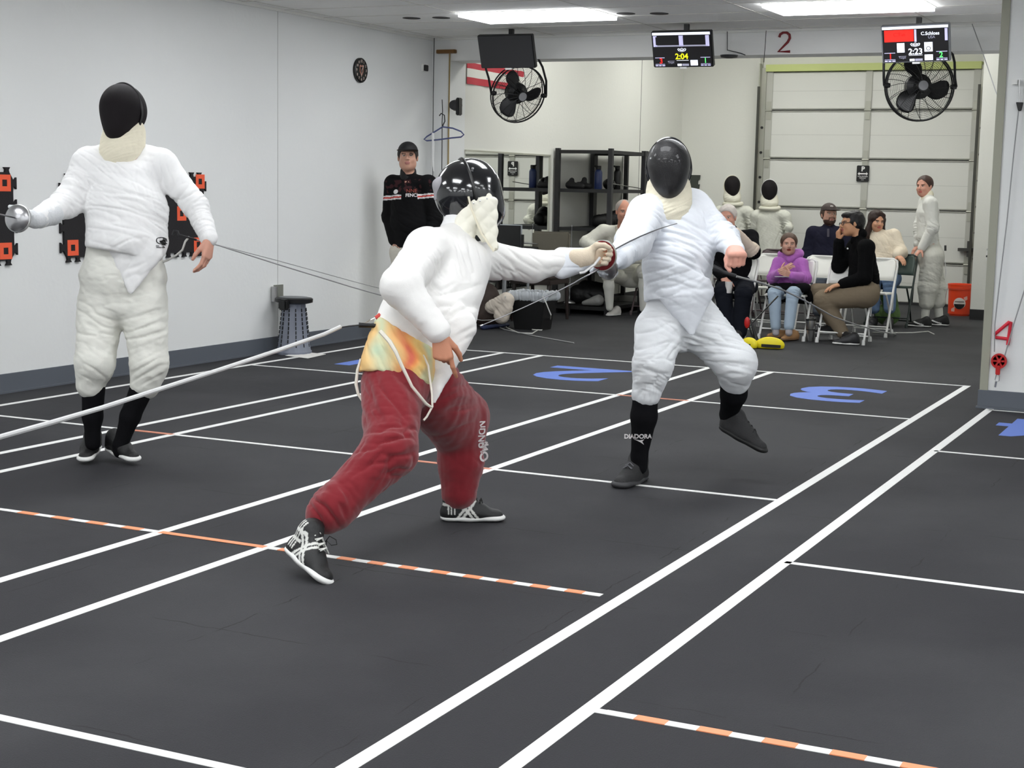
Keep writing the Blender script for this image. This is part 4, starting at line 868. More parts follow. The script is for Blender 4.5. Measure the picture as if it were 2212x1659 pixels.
# clock
c = at_x(780, 152, XL+.02); r = .112
ck = thing('wall_clock', 'round black wall clock with a shield emblem high on the left wall', 'clock', (XL+.02, c[1], c[2]-r))
MB().lathe((XL+.002, c[1], c[2]), [(r, 0), (r, .02), (r-.012, .028), (r-.014, .022), (0, .022)], 40, (1, 0, 0)).build('case', M_BLK, ck, smooth=True)
M_CW = mat('clock_print', (.85, .78, .74), .6); MBn = MB()
for k in range(12):
    a = math.pi/2-k*math.pi/6; text_mb(MBn, str(12 if k == 0 else k), (XL+.025, c[1]+.082*math.cos(a), c[2]+.082*math.sin(a)), Y_, Z_, .032, .001, bold=.001)
MBn.build('numerals', M_CW, ck)
sh_ = [(-.032, .04), (-.02, .05), (0, .04), (.02, .05), (.032, .04), (.032, -.01), (0, -.055), (-.032, -.01)]
MB().prism(sh_, (XL+.025, c[1], c[2]), Y_, Z_, X_, .001).build('shield_emblem', mat('clock_rose', (.78, .55, .48), .6), ck)
MB().prism([(a*.7, b*.7) for a, b in sh_], (XL+.0265, c[1], c[2]), Y_, Z_, X_, .001).build('shield_inner', mat('clock_dark', (.12, .08, .09), .6), ck)
MB().bar((XL+.029, c[1], c[2]), (XL+.029, c[1]+.03, c[2]+.045), .006, .002, X_).bar((XL+.03, c[1], c[2]), (XL+.03, c[1]-.012, c[2]-.06), .004, .002, X_).build('hands', M_CW, ck)
# reel tower against the left wall
base = at_z(622, 762); y_ = base[1]; x_ = XL+.20
M_RT = mat('blue_grey_plastic', (.46, .48, .53), .5); rt = thing('reel_stand', 'tapering blue-grey cable reel tower with black lid against left wall', 'cable reel', (x_, y_, 0))
top = at_x(610, 650, x_)[2]; prof = []
mb = MB(); n = 48; H_ = at_x(610, 658, x_)[2]
rows = [(0, .145), (.02, .145), (.03, .135), (H_*.5, .112), (H_, .092), (H_+.005, .08)]
v = []; f = []
for z, r in rows:
    for k in range(n):
        a = 2*math.pi*k/n; g_ = 1-.05*max(0, math.cos(a*12))**8; v.append((x_+r*g_*math.cos(a), y_+r*g_*math.sin(a)*1.15, z))
for i in range(len(rows)-1): f += [(i*n+k, i*n+(k+1) % n, (i+1)*n+(k+1) % n, (i+1)*n+k) for k in range(n)]
f.append(tuple((len(rows)-1)*n+k for k in range(n))); mb.add(v, f); mb.build('tower', M_RT, rt, smooth=True)
for k in range(12):
    sl = MB()
    a = 2*math.pi*(k+.5)/12; p0 = np.array([x_+.128*math.cos(a), y_+.128*1.15*math.sin(a), .06]); p1 = np.array([x_+.0945*math.cos(a), y_+.0945*1.15*math.sin(a), H_-.03])
    for j in range(9): sl.bar(p0+(p1-p0)*(j/9), p0+(p1-p0)*((j+.75)/9), .008, .012, (math.cos(a), math.sin(a), 0))
    sl.build('slot', mat('slot_black', (.05, .05, .06), .8), rt)
MB().lathe((x_, y_, H_), [(.1, 0), (.138, .012), (.140, .042), (.13, .05), (0, .052)], 36, sy=1.2).build('lid', M_BLK, rt, smooth=True)
MB().lathe((x_, y_, H_+.0525), [(.115, 0), (.1, .004), (0, .004)], 36, sy=1.2).build('lid_top', mat('lid_grey', (.42, .43, .44), .5), rt, smooth=True)
MB().box((x_-.03, y_-.20, H_-.045), (x_+.05, y_-.13, H_+.045)).build('lid_latch', M_BLK, rt, bevel=.012)
# steel bracket on the wall above it
c = at_x(600, 632, XL+.03)
br = thing('wall_bracket', 'short steel bracket on left wall just above the grey reel tower', 'bracket', (XL+.01, c[1], c[2]-.08))
hb_ = at_x(600, 615, XL)[2]
MB().box((XL, c[1]-.02, H_+.02), (XL+.012, c[1]+.11, hb_)).build('plate', M_GALV, br); MB().tube([(XL+.03, c[1]-.05, H_+.01), (XL+.03, c[1]-.05, hb_-.01)], .028, 14).build('post', M_STEEL, br, smooth=True)
# paper on the floor
pp_ = thing('paper_sheet', 'sheet of white paper lying on the floor beside the grey reel tower', 'paper', at_z(660, 768))
P4 = [at_z(616, 769), at_z(665, 775), at_z(704, 766), at_z(655, 761)]
MB().add([p+Z_*.002 for p in P4]+[p+Z_*.0045 for p in P4], [(3, 2, 1, 0), (4, 5, 6, 7), (0, 1, 5, 4), (1, 2, 6, 5), (2, 3, 7, 6), (3, 0, 4, 7)]).build('sheet', mat('paper', (.90, .89, .87), .7), pp_)
# cables
M_CAB = mat('reel_cable', (.80, .80, .80), .5); M_CABG = mat('grey_reel_cable', (.60, .60, .60), .5)
def cable(nm, lab, pts, r, m, cat='cable'):
    return tag(MB().tube(pts, r, 8).build(nm, m, None, smooth=True), lab, cat)
p0 = at(735, 706, 6.23); p1 = at(-260, 1050, 4.3); pts = [at(735-995*t, 706+(240*(t/.74)) if t <= 1 else 0, 6.23-2.3*t) for t in np.linspace(0, 1, 14)]
pts = []
for X, Yp, D in ((735, 706, 6.23), (700, 722, 6.15), (600, 757, 5.95), (480, 797, 5.7), (350, 839, 5.4), (220, 881, 5.1), (100, 916, 4.8), (0, 944, 4.6), (-150, 984, 4.3), (-400, 1040, 3.9)): pts.append(at(X, Yp, D))
cable('reel_cable', 'thick white cable from the crouching fencer\'s back to the lower left photo edge', pts, .0085, M_CAB)
e1 = at(838, 640, 8.6)
cable('reel_cable', 'thin grey cable running from the left fencer behind the crouching fencer', [at(424, 518, dL+.08), at(472, 530, dL+.15), at(600, 571, dL+.5), at(760, 620, dL+1.2), at(838, 642, dL+1.6), at(960, 676, 11.), at(1040, 692, 14.), at(1100, 690, 16.4)], .0035, M_CABG)
cable('reel_cable', 'faint second cable just above the left fencer\'s grey cable', [at(470, 529, dL+.16), at(600, 563, dL+.6), at(760, 607, dL+1.4), at(840, 628, dL+1.9)], .0022, M_CABG)
cable('reel_cable', 'grey cable from the right fencer past the seated spectators\' legs', [at(1590, 597, 8.25), at(1640, 610, 9.), at(1690, 626, 10.2), at(1740, 650, 11.4), at(1800, 684, 12.6), at(1845, 700, 13.4), at(1900, 716, 14.2), at_z(1935, 722, .006)], .006, M_CABG)
# wires and hanger in the corner
cor = at_y(968, 120, YH-.02)
cd_ = thing('conduit', 'thin brown conduit pipe on the white pier, under a copper junction strip', 'pipe', (at_y(968, 600, YH-.02)[0], YH-.02, 0))
xa, xb = at_y(968, 300, YH-.02)[0], at_y(968, 115, YH-.02)[2]
MB().tube([(xa, YH-.012, .15), (xa, YH-.012, xb)], .008, 8).build('pipe', mat('ochre_pipe', (.62, .53, .34), .5), cd_, smooth=True)
pa, pb2 = at_y(945, 116, YH-.02), at_y(985, 107, YH-.02); MB().box((pa[0], YH-.05, pa[2]), (pb2[0], YH, pb2[2])).build('junction_strip', mat('copper_brown', (.50, .36, .20), .4, .3), cd_, bevel=.004)
c = at_x(916, 147, XL); cam_ = thing('thermostat', 'small square black device near the corner on left wall', 'thermostat', (XL, c[1], c[2]-.04))
MB().box((XL, c[1]-.06, c[2]-.04), (XL+.02, c[1]+.055, c[2]+.04)).build('back', M_WP, cam_, bevel=.006); MB().box((XL+.02, c[1]-.045, c[2]-.03), (XL+.03, c[1]+.04, c[2]+.03)).build('front', M_BLK, cam_, bevel=.006)
YC = YH-.05
cable('ceiling_wire', 'thin dark wire hanging from the ceiling in the far left corner', [at_y(938, 82, YC), at_y(936, 200, YC), at_y(935, 320, YC), at_y(935, 460, YC)], .004, M_DGREY, 'wire')
c = at_y(983, 228, YH); cx = XL2
ar = thing('wall_camera', 'black camera with round body and upright bar on the white pier', 'camera', (c[0], YH-.1, c[2]-.08))
MB().lathe((at_y(979, 228, YH-.1)[0], YH-.002, c[2]), [(.05, 0), (.055, .05), (.045, .10), (0, .11)], 20, (0, -1, 0)).build('body', M_DGREY, ar, smooth=True)
MB().box((at_y(986, 228, YH-.1)[0], YH-.12, c[2]-.10), (at_y(993, 228, YH-.1)[0], YH-.04, c[2]+.07)).build('bar', M_BLK, ar, bevel=.008)
YG = YH-.25; P = lambda x, y: at_y(x, y, YG)
hg = thing('coat_hanger', 'blue plastic coat hanger hanging in the corner behind the crouching fencer', 'hanger', P(958, 302))
M_HG = mat('slate_blue_plastic', (.30, .33, .50), .4)
MB().tube([P(949, 250), P(953, 245), P(960, 249), P(961, 262), P(957, 270), P(956, 276)], .006, 8).build('hook', M_DGREY, hg, smooth=True)
MB().tube([P(x, y) for x, y in ((956, 274), (940, 284), (922, 295), (916, 301), (922, 304), (945, 302), (975, 298), (996, 296), (1002, 291), (996, 284), (978, 277), (956, 274))], .0075, 8).build('frame', M_HG, hg, smooth=True)
MB().tube([P(935, 287), P(936, 310), P(935, 345), P(937, 370)], [.012, .014, .012, .006], 8).build('ribbon', mat('white_ribbon', (.9, .9, .9), .6), hg, smooth=True)
cable('hanging_cord', 'black cord with clip holding up the blue coat hanger', [P(955, 215), P(956, 240), P(955, 262), P(955, 300), P(954, 420)], .0045, M_BLK, 'cord')
# red flag strip on the far left wall
Wf = lambda x, y: at_x(x, y, XL2+.004)
fg = thing('flag', 'red and white striped flag end high on the far room\'s left wall', 'flag', Wf(1060, 190))
ytop = [Wf(1008, 134), Wf(1008, 147), Wf(1008, 166), Wf(1008, 181)]; yR = Wf(1130, 160)[1]; zt4 = [p[2] for p in ytop]; y0_ = ytop[0][1]
def wavy(za, zb2, m, nm):
    mb = MB(); n = 24; v = []
    for i in range(n+1):
        y = y0_+(yR-y0_)*i/n; dx = .012+.008*math.sin(i*.9); v += [(XL2+dx, y, za), (XL2+dx, y, zb2), (XL2+dx-.003, y, zb2), (XL2+dx-.003, y, za)]
    f = []
    for i in range(n): f += [(4*i+k, 4*i+(k+1) % 4, 4*i+4+(k+1) % 4, 4*i+4+k) for k in range(4)]
    f += [(0, 1, 2, 3), (4*n+3, 4*n+2, 4*n+1, 4*n)]
    return mb.add(v, f).build(nm, m, fg, smooth=True)
M_FR = mat('flag_red', (.78, .20, .26), .7); M_FW = mat('flag_white', (.93, .93, .90), .7)
wavy(zt4[1], zt4[0], M_FR, 'red_stripe'); wavy(zt4[2], zt4[1], M_FW, 'white_stripe'); wavy(zt4[3], zt4[2], M_FR, 'red_stripe')
# ceiling vents / sprinkler plates
for i, (x, y, lb) in enumerate([(889, 39, 'leftmost of the small dark ceiling slots beside the left wall'), (953, 38, 'small dark ceiling slot just left of the left light panel'), (1424, 29, 'small dark ceiling slot right of the left light panel'), (1352, 29, 'dark ceiling slot touching the left light panel corner'), ]):
    c = at_z(x, y, ZC); t = thing('ceiling_hole', lb, 'ceiling vent', (c[0], c[1], ZC))
    MB().lathe((c[0], c[1], ZC-.003), [(.085, 0), (.085, .003)], 20, sy=.9).build('plate', mat('dark_hole2', (.25, .24, .23), .9), t)
# red numerals
M_RN = mat('dark_red_numeral', (.50, .13, .15), .6)
c = at_y(1695, 91, YH); t = thing('wall_numeral', 'dark red numeral 2 on the ceiling header between the lit screens', 'wall number', (c[0], YH-.01, c[2]-.08))
segs = [[(-.055, .045), (-.045, .072), (-.015, .088), (.02, .086), (.048, .066), (.053, .035), (.035, .0), (-.058, -.088), (.06, -.088)]]
mbn = MB(); 
mbn.tube([(c[0]+a*.9, YH-.008, c[2]+b*.95) for a, b in segs[0]], .0115, 10).build('numeral', M_RN, t, smooth=True)
c = at_y(2168, 719, 10.9); t = thing('wall_numeral', 'bright red numeral 4 on the white wall above red pulley', 'wall number', (c[0], 10.89, c[2]-.08))
M_R4 = mat('bright_red_numeral', (.85, .13, .22), .5); k = .00365
mbn = MB().tube([(c[0]+(a-2172)*k, 10.892, c[2]-(b-719)*k) for a, b in ((2185, 730), (2157, 728), (2157, 722), (2181, 698), (2184, 698), (2181, 741))], .0115, 10); mbn.build('numeral', M_R4, t, smooth=True)
# red pulley with carabiner, black pulley with rope
P = lambda x, y, o=.03: at_y(x, y, 10.9-o)
c = P(2158, 780); t = thing('pulley', 'red spoked pulley wheel on the white wall under numeral 4', 'pulley', (c[0], 10.87, c[2]-.06))
pm = MB().lathe(c, [(.040, -.012), (.052, -.012), (.052, .012), (.040, .012), (.040, -.012)], 32, (0, -1, 0)); pm.build('rim', M_RED, t, smooth=True)
sp = MB().lathe(c, [(.014, -.012), (.014, .014), (0, .014)], 16, (0, -1, 0))
for i in range(6):
    a = i*math.pi/3; sp.bar(c, c+np.array([.042*math.cos(a), 0, .042*math.sin(a)]), .012, .01, Y_)
sp.build('spokes', M_RED, t)
MB().box((c[0]-.018, 10.86, c[2]-.095), (c[0]+.012, 10.875, c[2]-.03)).build('bracket', M_RED, t, bevel=.004)
MB().tube([c+np.array([a, 0, b]) for a, b in ((-.004, -.085), (.01, -.10), (.008, -.135), (-.006, -.14), (-.018, -.13), (-.014, -.10))], .0035, 8, closed=True).build('carabiner', M_STEEL, t, smooth=True)
MB().tube([c+np.array([-.01, 0, -.14]), c+np.array([-.016, 0, -.18])], .007, 8).build('swivel', M_STEEL, t, smooth=True)
c = P(2202, 230); t = thing('pulley', 'small black pulley block hanging high on the right white wall', 'pulley', (c[0], 10.87, c[2]-.02))
MB().prism([(-.022, .028), (.026, .026), (.016, -.03), (-.004, -.032)], c, X_, Z_, -Y_, .02).build('block', M_BLK, t, bevel=.003)
MB().tube([c+Z_*.03, c+Z_*.06, P(2202, 190), P(2202, 172)], .006, 8).build('shackle', M_STEEL, t, smooth=True)
MB().box((P(2196, 0)[0], 10.872, P(2202, 182)[2]), (P(2208, 0)[0], 10.9, P(2202, 172)[2])).build('wall_hook', M_WP, t)
cable('rope', 'thin grey rope from the black pulley block down the right wall', [P(2200, 240), P(2190, 330), P(2175, 480), P(2158, 620), P(2149, 700), P(2148, 760)], .004, M_CABG, 'rope')
cable('rope', 'thin rope slanting from the red pulley up to the right photo edge', [P(2170, 770), P(2190, 700), P(2215, 620), P(2260, 480)], .004, M_CABG, 'rope')
cable('ceiling_wire', 'thin wire slanting across the header right of the right score screen', [at_y(2100, 52, YH-.06), at_y(2125, 120, 13.0), at_y(2150, 195, 12.2), at_y(2168, 240, 11.4)], .004, M_CABG, 'wire')
cable('ceiling_wire', 'thin wire hanging from the ceiling beside numeral 2', [at_y(1655, 66, YH-.06), at_y(1652, 110, YH-.06), at_y(1650, 135, YH-.06)], .003, M_DGREY, 'wire')
cable('ceiling_wire', 'dark branching wire on the header right of the middle score screen', [at_y(1571, 68, YH-.02), at_y(1571, 108, YH-.02), at_y(1600, 115, YH-.02), at_y(1610, 119, YH-.02)], .004, M_DGREY, 'wire')
t = thing('smoke_detector', 'low round detector under the header right of the middle score screen', 'detector', at_y(1575, 120, YH-.03))
MB().lathe(at_y(1575, 119, YH-.03), [(.08, .0), (.075, -.02), (.03, -.028), (0, -.028)], 24).build('dome', M_DGREY, t, smooth=True)
# ---------------------------------------------------------------- score screens and fans
M_SCR = mat('screen_glass', (.13, .13, .14), .35, spec=.5)
def emis(n, c, e=.9): return mat('lit_'+n, c, .6, emit=e)
S_B = emis('black', (.03, .02, .04), .2); S_W = emis('white', (.90, .92, .97)); S_L = emis('lilac', (.70, .69, .82), .8); S_Y = emis('yellow', (.93, .93, .10)); S_R = emis('red', (.95, .12, .08)); S_G = emis('green', (.35, .95, .45)); S_M = emis('mid', (.55, .55, .62), .7)
def quadframe(c4, n_off=0.):
    A, B, C, D = c4; ex = unit(B-A); w_ = (np.linalg.norm(B-A)+np.linalg.norm(C-D))/2; ey = unit(np.cross(np.cross(ex, A-D), ex)); h_ = (np.linalg.norm(A-D)+np.linalg.norm(B-C))/2
    return (A+B+C+D)/4, ex, ey, w_, h_
def screen(lab, c4, lit, case, Y0, names=None):
    # c4: pixel corners TL, TR, BR, BL ; hung from the ceiling near the header, tilted down
    T = [at_y(*c4[0], Y0), at_y(*c4[1], Y0), at_y(*c4[2], Y0+.10), at_y(*c4[3], Y0+.10)]
    c, ex, ey, w_, h_ = quadframe(T); n = np.cross(ex, ey)
    t = thing('score_screen' if lit else 'blank_screen', lab, 'screen', c-ey*h_/2)
    G = lambda u, v, o=0.: c+ex*(u-.5)*w_+ey*(.5-v)*h_+n*o
    MB().box((-w_/2, -h_/2, -.05), (w_/2, h_/2, 0), M=[ex, ey, n], o=c).build('case', case, t, bevel=.006)
    MB().box((-.05, -.16, -.13), (.05, .12, -.05), M=[ex, ey, n], o=c).bar(c-n*.11, np.array([c[0]-n[0]*.11, c[1]-n[1]*.11, ZC]), .04, .04, (0, 1, 0)).build('ceiling_mount', M_BLK, t)
    R = lambda u0, v0, u1, v1, m, nm, o=.002, par=None: MB().add([G(u0, v1, o), G(u1, v1, o), G(u1, v0, o), G(u0, v0, o), G(u0, v1, o-.0015), G(u1, v1, o-.0015), G(u1, v0, o-.0015), G(u0, v0, o-.0015)], [(0, 1, 2, 3), (7, 6, 5, 4), (0, 4, 5, 1), (1, 5, 6, 2), (2, 6, 7, 3), (3, 7, 4, 0)]).build(nm, m, par or t)
    MB().box((-.03, -h_/2-.012, -.03), (.03, -h_/2+.002, .004), M=[ex, ey, n], o=c).build('logo_bar', M_WP, t)
    if not lit: R(.015, .02, .985, .98, M_SCR, 'display'); return t
    dsp = R(.02, .03, .98, .97, S_B, 'display')
    tx = lambda s, u, v, sz, m, nm='writing', b=.0: text_mb(MB(), s, G(u, v, .006), ex, ey, sz*h_, .001, bold=b).build(nm, m, dsp)
    r = lambda u0, v0, u1, v1, m, nm='picture', o=.0045: R(u0, v0, u1, v1, m, nm, o, dsp)
    r(.02, .03, .98, .10, S_W, 'header_bar')
    if names:
        r(.05, .12, .48, .43, S_R, 'name_panel'); tx('C.Tan', .27, .24, .13, emis('dkred', (.65, .08, .06), .6)); r(.49, .12, .52, .45, S_L); tx('C.Schloss', .72, .24, .125, S_W, b=.0006); tx('USA', .74, .34, .1, S_M)
        r(.93, .12, .97, .44, S_L, o=.004); r(.23, .47, .34, .72, S_W); r(.63, .47, .75, .72, S_W); text_mb(MB(), 'O', G(.69, .64, .0065), ex, ey, .16*h_, .001).build('writing', S_B, dsp)
        tx('2:23', .5, .71, .22, S_W, b=.0012); tx('1', .13, .82, .2, S_R, b=.001); tx('2', .87, .82, .2, S_G, b=.001)
    else:
        r(.03, .12, .09, .42, S_L); r(.46, .12, .53, .42, S_L); r(.9, .12, .96, .42, S_L); r(.05, .38, .93, .42, S_M)
        r(.07, .15, .45, .37, S_B, 'dark_panel', .0055); r(.53, .15, .90, .37, S_B, 'dark_panel', .0055)
        tx('2:04', .49, .70, .22, S_Y, b=.0012); tx('3', .14, .82, .2, S_R, b=.001); tx('1', .88, .82, .2, S_G, b=.001)
    cr = strokes([[(-.075, .03), (-.06, .05), (-.035, .03), (0, .06), (.035, .03), (.06, .05), (.075, .03), (.06, -.02), (0, -.045), (-.06, -.02), (-.075, .03)], [(-.05, .01), (.05, .01)], [(-.03, -.01), (.03, -.01)]], .012)
    MB().add([G(.5, .52 if not names else .53, .006)+ex*v[0]*w_*.9+ey*v[1]*h_*.9 for v in cr.v], cr.f).build('crown_emblem', S_W, dsp)
    for u0 in (.04, .80): r(u0, .72, u0+.16, .735, S_L, 'score_box'); r(u0, .90, u0+.16, .91, S_L, 'score_box'); r(u0, .93, u0+.045, .96, S_L); r(u0+.057, .93, u0+.10, .96, S_L); r(u0+.113, .93, u0+.16, .96, S_L)
    r(.40, .80, .60, .81, S_W); r(.41, .90, .48, .96, S_W); r(.49, .90, .60, .96, S_M); r(.63, .80, .75, .95, S_W); r(.25, .82, .36, .83, S_M)
    tx('Target', .305, .86, .07, S_M)
    return t
Y0 = 12.9
screen('blank black screen hanging left, above the left fan', [(1028, 77), (1147, 75), (1158, 149), (1042, 146)], False, M_BLK, Y0)
screen('lit score screen showing 2:04 in yellow, hanging in the middle', [(1403, 69), (1533, 66), (1544, 143), (1415, 147)], True, M_BLK, Y0)
screen('lit score screen showing 2:23 in white, hanging above the right fan', [(1901, 57), (2050, 50), (2054, 132), (1907, 137)], True, mat('silver_case', (.55, .56, .58), .4, .4), Y0, names=True)
def fan(lab, cx, cy, rpx, nrm, rot, dpt, arms, blades_m=M_DGREY):
    c = at(cx, cy, dpt); R0 = rpx/FP*dpt; n = unit(nrm); ex = unit(np.cross(Z_, n)); ey = np.cross(n, ex)
    t = thing('wall_fan', lab, 'fan', c-Z_*R0); ring = lambda r, o, k=48: [c+n*o+ex*r*math.cos(a)+ey*r*math.sin(a) for a in np.linspace(0, 2*math.pi, k, endpoint=False)]
    MB().tube(ring(R0, 0), .008, 8, closed=True).tube(ring(R0, -.05), .006, 8, closed=True).build('rim', M_BLK, t, smooth=True)
    for side, o in (('front_grille', 1), ('rear_grille', -1)):
        g = MB()
        for r_ in np.linspace(.16, .96, 17): g.tube(ring(R0*r_, (o*.075*(1-r_**2)-(.05 if o < 0 else 0)), 40), .0012, 4, closed=True)
        for k in range(16 if o > 0 else 10):
            a = k*2*math.pi/(16 if o > 0 else 10)+.1; g.tube([c+n*(o*.078*(1-r_**2)-(.05 if o < 0 else 0))+(ex*math.cos(a+r_*.35)+ey*math.sin(a+r_*.35))*R0*r_ for r_ in np.linspace(.1, 1, 7)], .0026, 5)
        g.build(side, M_BLK, t, smooth=True)
    rt_ = []
    for k in range(3):
        a0 = rot+k*2*math.pi/3; v = []; nu, nv_ = 8, 10
        for i in range(nu+1):
            r_ = R0*(.18+.70*i/nu); wd_ = (.78-.0*i)*math.sin(math.pi*(.25+.6*i/nu))**.6*1.25
            for j in range(nv_+1):
                s_ = j/nv_-.5; a = a0+s_*wd_+.25*(i/nu); v.append(c-n*(.025)+n*(s_*.07)+(ex*math.cos(a)+ey*math.sin(a))*r_*(1-.1*abs(2*s_)**3*(i/nu)))
        f = [(i*(nv_+1)+j, i*(nv_+1)+j+1, (i+1)*(nv_+1)+j+1, (i+1)*(nv_+1)+j) for i in range(nu) for j in range(nv_)]
        b = MB().add(v, f).build('blade', blades_m, t, smooth=True); md = b.modifiers.new('s', 'SOLIDIFY'); md.thickness = .003
    MB().lathe(c, [(.03, -.13), (.085*R0/.24, -.12), (.09*R0/.24, -.03), (.06, .0), (.05, .085), (0, .09)], 24, n).build('motor', M_BLK, t, smooth=True)
    MB().lathe(c+n*.08, [(.045, 0), (.04, .01), (0, .012)], 20, n).build('badge', mat('badge_grey', (.55, .55, .56), .4), t)
    for s_, pl in zip((-1, 1), arms):
        e = c+ex*s_*(R0+.02)*(1 if (ex.dot(R_) > 0) else -1); pts = [e]+[at(x, y, dpt+.02) for x, y in pl]
        MB().tube(pts, .011, 8).build('bracket_arm', M_BLK, t, smooth=True); MB().lathe(e-ex*s_*.03, [(.018, -.02), (.024, 0), (.02, .03), (0, .03)], 10, ex*s_).build('knob', M_BLK, t)
    return t
fan('black caged fan under the blank screen, in front of the flag', 1121, 204, 62, cv(.42, -.42, .80), 1.9, 14.85, ([(1056, 170), (1050, 150), (1046, 120), (1060, 100)], [(1180, 175), (1172, 145), (1163, 128), (1150, 110), (1150, 85)]))
fan('large black caged fan under the score screen showing 2:23', 1988, 186, 74, cv(.05, -.12, 1), 1.75, 13.2, ([(1909, 170), (1909, 140), (1911, 115), (1930, 90)], [(2063, 170), (2062, 135), (2058, 118), (2045, 105), (2030, 85)]), mat('blade_black', (.08, .08, .085), .35, .4))
# headband of the far bay: shelves etc. follow
# ================================================================ THE FAR ROOM
# wall mirror
Wm = lambda x, y: at_x(x, y, XL2+.012)
ma, mb_ = Wm(1006, 328), Wm(1187, 337); zt_ = (ma[2]+mb_[2])/2; zb_ = .34
mr = thing('wall_mirror', 'large wall mirror left of the black shelves, reflecting the garage door', 'mirror', (XL2+.01, (ma[1]+mb_[1])/2, zb_))
MB().box((XL2+.002, YT+.02, zb_), (XL2+.012, mb_[1], zt_)).build('glass', mat('mirror_glass', (.93, .94, .93), .005, 1.), mr)
MB().box((XL2+.002, YT+.02, zt_), (XL2+.022, mb_[1]+.015, zt_+.018)).box((XL2+.002, mb_[1], zb_), (XL2+.022, mb_[1]+.015, zt_)).build('edge_channel', mat('mirror_edge', (.75, .75, .70), .4, .4), mr)
# shelving along the wall
M_SH = mat('black_shelf_steel', (.17, .17, .18), .5, .2); M_SHB = M_SH; M_SHD2 = mat('dark_shelf_board', (.12, .12, .125), .6)
SY = (16.25, 17.28, 18.35); SX = (-7.33, -6.68); SZ = (1.855, 1.42, .985, .53, .09)
for k in range(2):
    y0_, y1_ = SY[k], SY[k+1]
    t = thing('storage_shelf', ['black metal shelf unit nearest the mirror, bottles on its upper board', 'black metal shelf unit farther back, behind the right fencer\'s mask'][k], 'shelf', ((SX[0]+SX[1])/2, (y0_+y1_)/2, 0), 'black shelf units along the far wall')
    for x in SX:
        for y in ((y0_, y1_) if k == 0 else (y0_+.055, y1_)): MB().box((x-.025, y-.025, 0), (x+.025, y+.025, 1.88)).build('post', M_SH, t)
    for z in SZ:
        MB().box((SX[0], y0_+.0, z-.012), (SX[1], y1_, z)).box((SX[0], y0_-.02, z-.035), (SX[1], y0_-.0, z+.005)).box((SX[1]-.01, y0_, z-.035), (SX[1]+.012, y1_, z+.005)).build('shelf_board', M_SHD2, t)
def bottle(lab, x, y, z, h, r, m, loop=True, cap=None):
    t = thing('water_bottle', lab, 'bottle', (x, y, z), 'bottles on the black shelf')
    MB().lathe((x, y, z), [(r*.92, 0), (r, .008), (r, h*.72), (r*.8, h*.8), (r*.62, h*.84)], 24).build('flask', m, t, smooth=True)
    MB().lathe((x, y, z), [(r*.66, h*.84), (r*.7, h*.86), (r*.7, h*.98), (r*.6, h), (0, h)], 20).build('cap', cap or M_BLK, t, smooth=True)
    if loop: MB().tube([(x-r*.3, y-r*.3, z+h*.9), (x-r*1.1, y-r*.3, z+h*.99), (x-r*1.0, y-r*.3, z+h*1.0), (x-r*.3, y-r*.3, z+h*.98)], .005, 6).build('loop', M_BLK, t, smooth=True)
M_BB = mat('dark_blue_bottle', (.14, .20, .38), .35); M_KB = mat('matte_black_bottle', (.07, .07, .07), .45)
Bx = lambda px_, X: at_x(px_, 395, X)
zS = SZ[1]
P = at_y(1292, 405, 16.55); bottle('dark blue bottle with black cap on the shelf board near the middle post', P[0], 16.55, zS, .27, .045, M_BB)
P = at_x(1333, 405, -6.95); bottle('black bottle with loop cap on the shelf board right of the blue bottle', -6.95, P[1], zS, .28, .042, M_KB)
def blobs(nm, lab, cat, prims, m, h=.008, group=None, folds=(), base=.003):
    V, Fc = sdf_mesh(prims, h, None, 2); V = fold(V, Fc, list(folds), base, len(lab)); o = mesh_obj(nm, V, Fc, m); return tag(o, lab, cat, group)
P = at_y(1249, 402, 16.5)
sm_ = thing('shoe', 'dark trainer with its mate lying on the shelf board left of blue bottle', 'shoe', (P[0], 16.5, zS))
V, Fc = sdf_mesh([Cp((P[0]-.09, 16.45, zS+.045), (P[0]+.08, 16.42, zS+.035), .045, .035, Z_, .9), Cp((P[0]-.08, 16.45, zS+.05), (P[0]-.06, 16.45, zS+.10), .035, .03)], .006); mesh_obj('upper', V, Fc, M_SHD, sm_)
V, Fc = sdf_mesh([Cp((P[0]-.02, 16.56, zS+.045), (P[0]+.13, 16.53, zS+.035), .045, .035, Z_, .9), Cp((P[0]+.04, 16.56, zS+.05), (P[0]+.05, 16.56, zS+.11), .035, .03)], .006); mesh_obj('mate', V, Fc, M_SHD, sm_)
P = at_x(1316, 398, -6.95); blobs('cap', 'small black round cap on the shelf board between the two bottles', 'cap', [El((-6.95, P[1], zS+.065), (.07, .09, .065))], M_BLK)
e0, e1 = at_x(1318, 402, -6.75), at_x(1388, 410, -6.72)
t = thing('epee', 'epee lying along the shelf board beside the black bottle', 'epee', (e0+e1)/2); MB().tube([e0+Z_*.03, e1+Z_*.012], .005, 6).build('blade', M_STEEL, t)
P = at_y(1262, 480, 16.6)
blobs('duffel_bag', 'large black bag slumped on the third shelf board behind the seated fencer', 'bag', [Cp((-7.0, 16.65, SZ[2]+.075), (-6.85, 17.1, SZ[2]+.09), .07, .09), Cp((-6.9, 16.95, SZ[2]+.13), (-6.85, 17.1, SZ[2]+.15), .06, .07)], mat('black_nylon', (.06, .06, .065), .6), folds=[((-6.9, 16.9, 1.15), .2, (0, 1, .5), .07, .012)])
